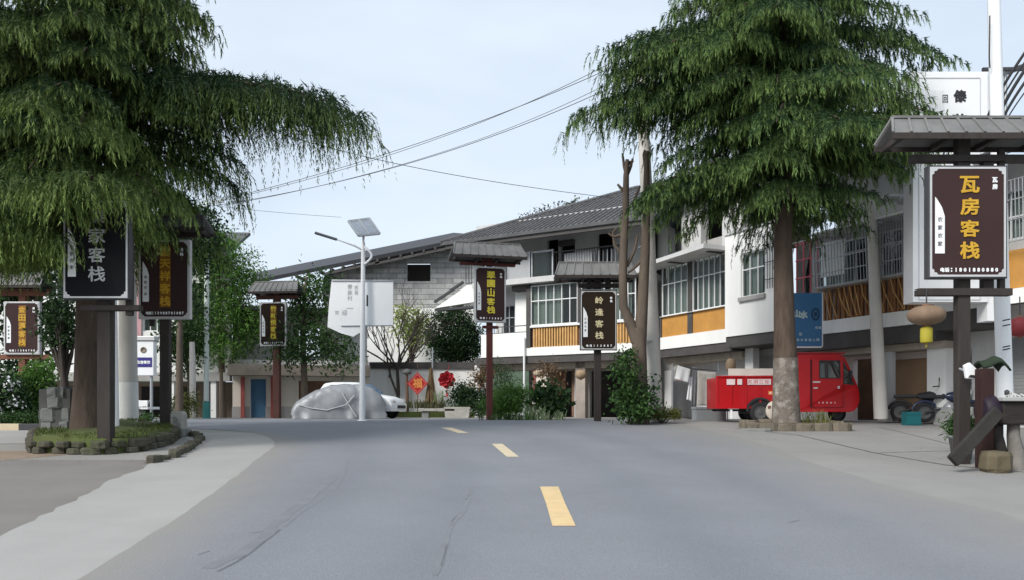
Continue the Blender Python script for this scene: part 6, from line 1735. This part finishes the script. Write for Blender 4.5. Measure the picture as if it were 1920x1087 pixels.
for i in range(70):
    a = rg.uniform(0, 6.28); r_ = rg.uniform(.1, .42)
    m.tube([(b_.x + r_ * math.cos(a), b_.y + r_ * math.sin(a) * .8, G0), (b_.x + .06 * math.cos(a), b_.y + .06 * math.sin(a), G0 + rg.uniform(2.0, 2.55))], [.05, .02], 5)
m.build('straw', M('brown_straw', (.17, .115, .06), .9, .35, 4), t)
pole('washing_pole', 'thin grey pole rising behind the straw stook', 'pole', [P(811, 785, 41), P(811, 650, 41)], [.045, .04], steel)
t = thing('paper_lantern_string', 'small dark lamp hanging on the white courtyard wall', 'lamp', P(731, 700, 41.9))
m = MB(); m.tube([P(731, 684, 41.85), P(731, 700, 41.85)], .03, 6); m.lathe(P(731, 704, 41.85), [(0, .1), (.07, .06), (.08, -.05), (0, -.1)], 10); m.build('lamp_body', iron_dark, t)

# stone benches at the road edge
for i, (px, w_, lab) in enumerate(((819, 34, 'pale stone bench block in front of the courtyard wall'), (857, 22, 'grey stone planter trough under the dark bush'))):
    d_ = 34.0
    t = thing('stone_bench' if i == 0 else 'stone_trough', lab, 'bench' if i == 0 else 'planter', (X(px, d_), d_, G0))
    x0, x1 = X(px - w_, d_), X(px + w_, d_)
    if i == 0:
        m = MB(); m.box(x0, x1, d_, d_ + .5, G0 + .3, G0 + .42); m.build('seat', stone_pale, t, bevel=.02)
        for a in (x0 + .12, x1 - .42):
            m = MB(); m.box(a, a + .3, d_ + .08, d_ + .42, G0 - .02, G0 + .299); m.build('leg', stone, t, bevel=.02)
    else:
        m = MB(); m.plate([(x0, 0), (x1, 0), (x1 + .06, .48), (x0 - .06, .48)], [], (0, d_ + .5, G0), AX, AZ, .5); m.build('trough', stone_pale, t, bevel=.02)
        m = MB(); m.box(x0, x1, d_ + .05, d_ + .45, G0 + .481, G0 + .5); m.build('soil', moss, t)

# washing hung out in front of the grey shophouse
def cloth(label, pts, d, mat, seed, name='hanging_cloth', group=None, pattern=None, ly=0.0):
    """quad of four photo corners (top left, top right, bottom right, bottom left) with soft folds"""
    t = thing(name, label, 'cloth', tuple(P(pts[0][0], pts[0][1], d)), group)
    q = random.Random(seed); A, B, C_, D_ = [P(p[0], p[1], d + (ly if k > 1 else 0)) for k, p in enumerate(pts)]
    n = 14; vs = []; fs = []
    for i in range(n + 1):
        for j in range(n + 1):
            u, v = i / n, j / n
            p = (A.lerp(B, u)).lerp(D_.lerp(C_, u), v)
            vs.append(p + Vector((0, .025 * v * math.sin(u * 11 + seed), 0)))
    for i in range(n):
        for j in range(n):
            k = i * (n + 1) + j; fs.append((k, k + 1, k + n + 2, k + n + 1))
    m = MB(); m.add(vs, fs, True); s_ = m.build('sheet', mat, t)
    md = s_.modifiers.new('thickness', 'SOLIDIFY'); md.thickness = .012
    return t, s_
d_ = 26.5
t, _ = cloth('white towel tilted on a line in front of the grey shophouse', [(1271, 684), (1295, 691), (1291, 716), (1265, 709)], d_, curtain_w, 1)
t, _ = cloth('narrow white cloth hanging beside the tilted towel', [(1293, 706), (1299, 706), (1297, 751), (1287, 748)], d_ + .1, white_paint, 2)
qm = M('patterned_quilt', (.62, .59, .53), .85, .1, 5, stain=.9, stain_rgb=(.16, .15, .14))
t, s_ = cloth('long white patterned quilt hanging above the grey box', [(1308, 694), (1343, 697), (1341, 760), (1307, 759)], d_ - .1, qm, 3, 'hanging_quilt')
t, s_ = cloth('dark grey spotted cloth hanging left of the patterned quilt', [(1299, 686), (1309, 690), (1306, 762), (1296, 758)], d_ + .05, M('spotted_grey_cloth', (.2, .2, .21), .9, .3, 9, stain=.8, stain_rgb=(.4, .4, .4)), 4)
t = thing('washing_line', 'dark line and posts carrying the washing at the grey shophouse', 'washing line', P(1300, 788, d_ + .2))
m = MB(); m.tube([P(1262, 684, d_ + .03), P(1300, 690, d_ + .03), P(1346, 694, d_ - .07)], .012, 5); m.build('line', iron_dark, t)
for px in (1261, 1347):
    m = MB(); m.tube([P(px, 790, d_ + .1), P(px, 680, d_ + .02)], .025, 6); m.build('post', steel, t)
t = thing('grey_chest', 'pale grey lidded chest under the patterned quilt', 'chest', (X(1334, 26), 26, G0))
m = MB(); m.box(X(1305, 26), X(1362, 26), 26, 26.6, G0 - .03, G0 + .36); m.build('chest_body', M('pale_grey_box', (.34, .36, .37), .6, .1, 2), t, bevel=.015)
m = MB(); m.box(X(1304, 26), X(1363, 26), 25.98, 26.62, G0 + .361, G0 + .45); m.build('lid', M('pale_grey_box', (.34, .36, .37)), t, bevel=.02)
m = MB(); m.box(X(1362.5, 26), X(1365, 26), 25.98, 26.0, G0 - .02, G0 + .44); m.build('white_edge', white_paint, t)
t, _ = cloth('dark grey sheet hanging in the doorway left of the washing', [(1262, 712), (1300, 714), (1304, 785), (1262, 782)], 27.6, M('dark_sheet', (.16, .16, .165), .9, .15, 2), 6)

# ------------------------------------------------------------------ kerbs, beds and stones
def rock(m, c, sx, sy, sz, q, rz=0.0, bev=.12):
    c = Vector(c); cs, sn = math.cos(rz), math.sin(rz)
    vs = []
    for zz in (-1, -.6, .6, 1):
        k = 1 - bev if abs(zz) == 1 else 1
        for i in range(8):
            a = math.pi * 2 * (i + .5) / 8
            x_ = max(-1, min(1, 1.32 * math.cos(a))) * sx * k * q.uniform(.9, 1.05); y_ = max(-1, min(1, 1.32 * math.sin(a))) * sy * k * q.uniform(.9, 1.05)
            vs.append(c + Vector((x_ * cs - y_ * sn, x_ * sn + y_ * cs, zz * sz * q.uniform(.93, 1.05))))
    fs = [tuple(range(8))[::-1], tuple(range(24, 32))]
    for k in range(3):
        for i in range(8): fs.append((k * 8 + i, k * 8 + (i + 1) % 8, (k + 1) * 8 + (i + 1) % 8, (k + 1) * 8 + i))
    m.add(vs, fs)

# left planting bed
bed_pts = [(X(62, 14.6), 14.6), (X(190, 14.35), 14.35), (X(262, 14.9), 14.9), (X(318, 16.6), 16.6), (X(330, 18.6), 18.6), (X(250, 21), 21), (X(120, 21), 21), (X(70, 17.5), 17.5)]
tb = thing('planting_bed', 'mossy raised bed with a dry stone edge around the left cedar', 'planting bed', (X(200, 17), 17, g(17)))
m = MB(); vs = [(x_, y_, g(y_) + .24) for x_, y_ in bed_pts]; n = len(vs); cen = (sum(v[0] for v in vs) / n, 17.6, g(17.6) + .34)
q = random.Random(11)
rings = [[Vector(cen).lerp(Vector(v), k) for v in vs] for k in (.3, .65, 1.0)]
al = [Vector(cen)] + [p + Vector((0, 0, q.uniform(-.03, .05))) for r_ in rings for p in r_] + [Vector((v[0], v[1], v[2] - .5)) for v in vs]
fs = [(0, 1 + i, 1 + (i + 1) % n) for i in range(n)]
for k in range(3):
    for i in range(n): fs.append((1 + k * n + i, 1 + (k + 1) * n + i, 1 + (k + 1) * n + (i + 1) % n, 1 + k * n + (i + 1) % n))
m.add(al, fs, True); m.build('mossy_soil', moss, tb)
m = MB()
for i in range(n):
    a, b = Vector((*bed_pts[i], 0)), Vector((*bed_pts[(i + 1) % n], 0)); L = (b - a).length; k = max(1, int(L / .34))
    for j in range(k):
        for row in range(2):
            p = a.lerp(b, (j + .5 + (.3 if row else 0)) / k); rz_ = math.atan2(b.y - a.y, b.x - a.x)
            rock(m, (p.x + q.uniform(-.03, .03), p.y + q.uniform(-.03, .03), g(p.y) + .05 + row * .12), .165 * q.uniform(.7, 1.2), .12 * q.uniform(.8, 1.2), .075 * q.uniform(.75, 1.2), q, rz_ + q.uniform(-.15, .15), .2)
m.build('edge_stones', M('mossy_edge_stone', (.075, .07, .052), .92, .35, 3, .6, 12, stain=.8, stain_rgb=(.045, .06, .018)), tb)
rg2 = np.random.default_rng(12)
n_t = 2600
pick = rg2.random((n_t, 2)); cand = []
xs = [p[0] for p in bed_pts]; ysb = [p[1] for p in bed_pts]
def inside(x_, y_):
    c = False
    for i in range(len(bed_pts)):
        (x1, y1), (x2, y2) = bed_pts[i], bed_pts[i - 1]
        if (y1 > y_) != (y2 > y_) and x_ < (x2 - x1) * (y_ - y1) / (y2 - y1) + x1: c = not c
    return c
fs = []; tn = []
for i in range(9000):
    x_, y_ = rg2.uniform(min(xs), max(xs)), rg2.uniform(min(ysb), max(ysb))
    if not inside(x_, y_) or math.sin(x_ * 3.1) + math.sin(y_ * 2.3 + x_) < -.3: continue
    a = rg2.uniform(0, 6.28); h = rg2.uniform(.025, .09); s = np.array([math.cos(a), math.sin(a), 0]) * .012; o = np.array([x_, y_, g(y_) + .27]); ln = np.array([rg2.normal() * .03, rg2.normal() * .03, h])
    fs.append([o - s, o + s, o + ln]); tn.append(rg2.random())
gr = np_mesh('grass', np.array(fs), leaf_mat('moss_grass', (.035, .055, .012), (.13, .16, .035), .2), np.array(tn))
tag(gr, 'short mossy grass covering the left planting bed', 'grass', kind='stuff')

# curved kerb of broken stones running past the bed
kb = thing('kerb', 'broken mossy kerb stones curving out from the left planting bed', 'kerb', (X(335, 16), 16, g(16)))
m = MB(); q = random.Random(13)
kp = [P(284, 868, 12.95), P(318, 858, 13.7), P(345, 845, 14.9), P(366, 832, 16.3), P(378, 823, 17.5), P(362, 815, 18.6), P(345, 812, 19.2)]
for a, b in zip(kp, kp[1:]):
    L = (b - a).length; k = max(1, int(L / .33))
    for j in range(k):
        p = a.lerp(b, (j + .5) / k)
        rock(m, (p.x + q.uniform(-.04, .04), p.y, g(p.y) + .03), .17 * q.uniform(.6, 1.2), .09 * q.uniform(.8, 1.3), .09 * q.uniform(.5, 1.1), q, math.atan2(b.y - a.y, b.x - a.x) + q.uniform(-.12, .12))
m.build('kerb_stones', M('mossy_edge_stone', (.12, .115, .085)), kb)
# grey stone block wall left of the cedar
t = thing('stone_wall', 'grey wall of stacked squared stones behind the left bed', 'wall', (X(112, 17.6), 17.6, g(17.6)))
m = MB(); q = random.Random(14); d_ = 17.4; z0 = g(d_); row = 0
x0, x1 = X(80, d_), X(146, d_); zz = z0 - .05
while zz < Z(728, d_):
    h = q.uniform(.17, .3); x_ = x0 if zz < Z(765, d_) else x0 + .15
    xe = x1 if zz < Z(765, d_) else x1 - .15
    while x_ < xe - .08:
        w_ = min(q.uniform(.22, .5), xe - x_)
        rock(m, (x_ + w_ / 2, d_ + q.uniform(-.02, .02), zz + h / 2), w_ / 2, .28, h / 2, q, 0, .06); x_ += w_
    zz += h
m.build('stones', stone, t)
m = MB(); m.box(x0 + .05, x1 - .05, d_ - .22, d_ + .22, z0, zz - .05); m.build('mortar', M('dark_mortar', (.1, .1, .095), .9, .2, 3), t)
# carved pillar
t = thing('stone_stele', 'pale carved stone stele beside the second sign post', 'stele', (X(331, 18.2), 18.2, g(18.2)))
m = MB(); d_ = 18.2
m.plate([(X(319, d_), g(d_) - .05), (X(343, d_), g(d_) - .05), (X(343, d_), Z(775, d_)), (X(340, d_), Z(770, d_)), (X(323, d_), Z(770, d_)), (X(319, d_), Z(775, d_))], [], (0, d_ + .25, 0), AX, AZ, .25); b_ = m.build('slab', stone_pale, t, bevel=.02)
m = MB(); q = random.Random(3)
for i in range(9): rock(m, (X(331 + q.uniform(-7, 7), d_), d_ - .003, Z(782 + i * 3.4, d_)), .05 * q.uniform(.5, 1.2), .02, .03, q, 0)
m.build('carving', stone, b_)
m = MB(); m.box(X(315, d_), X(347, d_), d_ - .1, d_ + .35, g(d_) - .1, g(d_) + .2); m.build('foot', stone, t, bevel=.03)
# black and white kerb and slabs at the far left
t = thing('painted_kerb', 'low kerb with black and white painted blocks at the left edge', 'kerb', (X(20, 20.3), 20.3, g(20.3)))
d_ = 20.3
for i in range(9):
    px = 62 - (i + 1) * 45 + 18
    m = MB(); m.box(X(px, d_) + .004, X(px + 45, d_), d_, d_ + .2, g(d_) - .05, g(d_) + .17); m.build('kerb_block', white_worn if i % 2 else iron_dark, t, bevel=.01)
sheet('pale_path', [(16.5, -22, X(68, 16.5)), (18, -24, X(75, 18)), (20.25, -27, X(80, 20.25))], .006, concrete_pave)
# round whitewashed pole foot bed
t = thing('pole_bed', 'ring of pale stones round the whitewashed concrete pole', 'planting bed', (X(240, 20.2), 20.2, g(20.2)))
m = MB(); q = random.Random(15); c = Vector((X(241, 20.5), 20.5, g(20.5)))
for i in range(14):
    a = 2 * math.pi * i / 14; rock(m, c + Vector((math.cos(a) * .5, math.sin(a) * .5, .08)), .11, .1, .13, q, a)
m.build('stones', stone_pale, t)
# white vehicle-like rack behind the pole: parked scooter stall is not readable, a white low cart stands there
t = thing('handcart', 'low white handcart standing behind the whitewashed pole', 'cart', (X(255, 25), 25, g(25)))
d_ = 25.0
m = MB(); m.box(X(215, d_), X(277, d_), d_, d_ + .9, g(d_) + .38, g(d_) + .46); m.box(X(215, d_), X(277, d_), d_ - .02, d_ + .02, g(d_) + .461, g(d_) + .66); m.build('tray', white_paint, t, bevel=.01)
wheel(t, Vector((X(230, d_), d_ - .06, g(d_) + .2)), .2, .08, local=False); wheel(t, Vector((X(262, d_), d_ - .06, g(d_) + .2)), .2, .08, local=False)
m = MB(); m.tube([P(276, 762, d_ + .1), P(280, 750, d_ + .1), P(283, 748, d_ + .1)], .02, 6); m.build('handle', steel, t)

# planter round the right cedar
t = thing('planting_bed', 'low stone-edged bed around the whitewashed right cedar trunk', 'planting bed', (X(1482, 20.6), 20.6, g(20.6)))
q = random.Random(17); m = MB()
cx, cy = bR.x + .12, 20.75
for (ax_, ay_, bx_, by_) in ((cx - 1.15, cy - .75, cx + 1.15, cy - .75), (cx + 1.15, cy - .75, cx + 1.15, cy + .8), (cx + 1.15, cy + .8, cx - 1.15, cy + .8), (cx - 1.15, cy + .8, cx - 1.15, cy - .75)):
    L = math.hypot(bx_ - ax_, by_ - ay_); k = int(L / .4)
    for j in range(k):
        f_ = (j + .5) / k; x_, y_ = ax_ + (bx_ - ax_) * f_, ay_ + (by_ - ay_) * f_
        rock(m, (x_, y_, g(y_) + .09), L / k / 2, .1, .12 * q.uniform(.85, 1.1), q, math.atan2(by_ - ay_, bx_ - ax_), .06)
m.build('edge_stones', M('brown_edge_stone', (.16, .135, .105), .92, .3, 3, .5, 12, stain=.5, stain_rgb=(.09, .1, .05)), t)
m = MB(); m.box(cx - 1.1, cx + 1.1, cy - .7, cy + .75, g(cy - .7), g(cy) + .17); m.build('soil', M('brown_soil', (.12, .09, .06), .95, .3, 3, .6, 14), t)
blade_plant('spiky_plant', 'thin weeds growing in the bed of the right cedar', Vector((cx + .5, cy - .3, g(cy) + .15)), 60, .5, .35, olive_leaf, 91, .02)
t = thing('brick', 'loose dark paving block lying left of the right cedar bed', 'brick', (X(1415, 19.9), 19.9, g(19.9)))
m = MB(); rock(m, (X(1418, 19.9), 19.9, g(19.9) + .03), .36, .1, .05, q, .03); m.build('block', stone, t)

# wooden pounding stand at the right edge
dS = 12.3
t = thing('timber_stand', 'old dark timber stand with a leaning plank and ochre stone foot', 'wooden stand', (X(1850, dS), dS, g(dS)))
old = M('old_dark_timber', (.026, .022, .02), .8, .4, 3, .5, stretch=(.7, 3, 3), stain=.4, stain_rgb=(.07, .06, .05))
redt = M('old_red_timber', (.032, .014, .012), .8, .35, 3, .4, stretch=(3, 3, .6))
zg = g(dS)
m = MB(); m.box(X(1862, dS), X(1990, dS), dS - .25, dS + .2, Z(795, dS), Z(752, dS)); m.build('beam', old, t, bevel=.03)
m = MB(); m.box(X(1858, dS), X(1992, dS), dS - .32, dS + .27, Z(751.5, dS), Z(744, dS)); m.build('table_top', M('worn_grey_top', (.36, .36, .35), .6, .15, 2), t, bevel=.012)
m = MB(); m.lathe((X(1851, dS), dS - .02, Z(768, dS)), [(0, -.13), (.19, -.12), (.235, -.06), (.235, .06), (.19, .12), (0, .13)], 22, 'x'); m.build('hub', M('dark_purple_hub', (.018, .01, .02), .6, .3, 3), t, bevel=.01)
m = MB(); m.beam(P(1872, 770, dS - .35), P(1786, 864, dS - .55), .19, .09, (0, 1, 0)); m.build('leaning_plank', M('weathered_plank', (.032, .03, .027), .85, .3, 3, .4, stain=.4, stain_rgb=(.012, .011, .01)), t, bevel=.012)
m = MB(); m.box(X(1834, dS), X(1858, dS), dS - .1, dS + .1, zg - .05, Z(690, dS)); m.build('post', redt, t, bevel=.015)
m = MB(); rock(m, (X(1834, dS), dS - .45, zg + .13), .2, .2, .16, random.Random(4), 0, .12); m.build('foot_stone', M('ochre_stone', (.12, .098, .062), .9, .2, 3, .4), t)
for px, wd in ((1868, .17), (1896, .22), (1945, .2)):
    m = MB(); c = X(px, dS); m.tube([(c, dS - .1, zg - .05), (c + .01, dS - .1, zg + .25), (c - .02, dS - .08, zg + .5), (c, dS - .05, Z(795, dS) + .02)], [wd * .75, wd * .55, wd * .42, wd * .4], 9); m.build('leg', old if px < 1880 else M('pale_weathered_leg', (.17, .155, .14), .85, .35, 4, .4), t)
m = MB(); m.box(X(1880, dS), X(1985, dS), dS - .06, dS + .06, zg + .08, zg + .2); m.build('stretcher', old, t, bevel=.015)
m = MB(); q = random.Random(6)
for i in range(5):
    m.tube([P(1884 + i * 9, 744, dS - .1), P(1888 + i * 9 + q.uniform(-4, 4), 731 + q.uniform(0, 9), dS - .05 * i), P(1896 + i * 9, 743, dS - .2)], .014, 6)
m.build('rope', M('pale_rope', (.5, .5, .48), .8, .2, 5), t)
m = MB(); m.lathe(P(1888, 735, dS), [(0, -.05), (.035, -.03), (.035, .03), (0, .05)], 10); m.tube([P(1888, 745, dS), P(1888, 730, dS)], .012, 6); m.build('knob', iron_dark, t)
t = thing('flood_lamp', 'small white solar flood lamp fixed to the post of the large brown sign', 'lamp', P(1818, 697, 12.55))
c = P(1819, 696, 12.5)
m = MB(); m.plate([(-.125, .1), (-.04, .145), (.12, -.005), (.10, -.12), (-.09, -.105)][::-1], [], c, AX, AZ, .07); m.build('head', white_paint, t, bevel=.012)
m = MB(); m.plate([(-.07, -.09), (.09, -.105), (.085, -.06), (-.04, -.05)], [], c + Vector((0, -.072, 0)), AX, AZ, .006); m.build('led_strip', black_plastic, t)
m = MB(); m.tube([c + Vector((-.02, .02, .0)), c + Vector((-.05, .2, .06))], .02, 6); m.build('bracket', steel, t)
leafy = shrub('bush', 'tuft of green leaves hung over the timber stand post', P(1850, 680, 12.4), [blob(1845, 672, 12.4, .2, .15, .05), blob(1862, 676, 12.4, .15, .12, .05)], 24, 18, .1, dark_leaf, 92, tone=(.2, .9), spread=.06, stems=3) if False else None
t = thing('green_canopy', 'small faded green cover sagging over the red timber post', 'cover', P(1855, 680, 12.4))
vs = []; fs = []
for i in range(9):
    for j in range(5):
        u, v = i / 8, j / 4 * 2 - 1
        p = P(1833 + u * 52, 672 + 4 * math.sin(u * 7) + 9 * (u - .45) ** 2 * 4, 12.35); vs.append(p + Vector((0, v * .16, .03 - .10 * v * v)))
for i in range(8):
    for j in range(4): fs.append((i * 5 + j, (i + 1) * 5 + j, (i + 1) * 5 + j + 1, i * 5 + j + 1))
m = MB(); m.add(vs, fs, True); o_ = m.build('cover', M('faded_green_cover', (.02, .032, .018), .8, .3, 4), t); md = o_.modifiers.new('thickness', 'SOLIDIFY'); md.thickness = .03
# flower pot
t = thing('flower_pot', 'grey tub of grassy green plants beside the sign post', 'flower pot', (X(1803, 13.6), 13.6, g(13.6)))
zb = g(13.6); m = MB(); m.lathe((X(1803, 13.6), 13.6, zb), [(0, 0), (.15, 0), (.2, .36), (.215, .36), (.215, .41), (.18, .41), (.17, .34), (0, .34)], 18); m.build('pot', stone, t)
V, tn, _ = clump_leaves([(X(1803, 13.6), 13.6, zb + .56, .24, .22, .2)], 60, 22, .13, 93, .07, .3, .16, (.0, .85), .2)
np_mesh('plants', V, mid_leaf, tn, t)
# small bits by the road
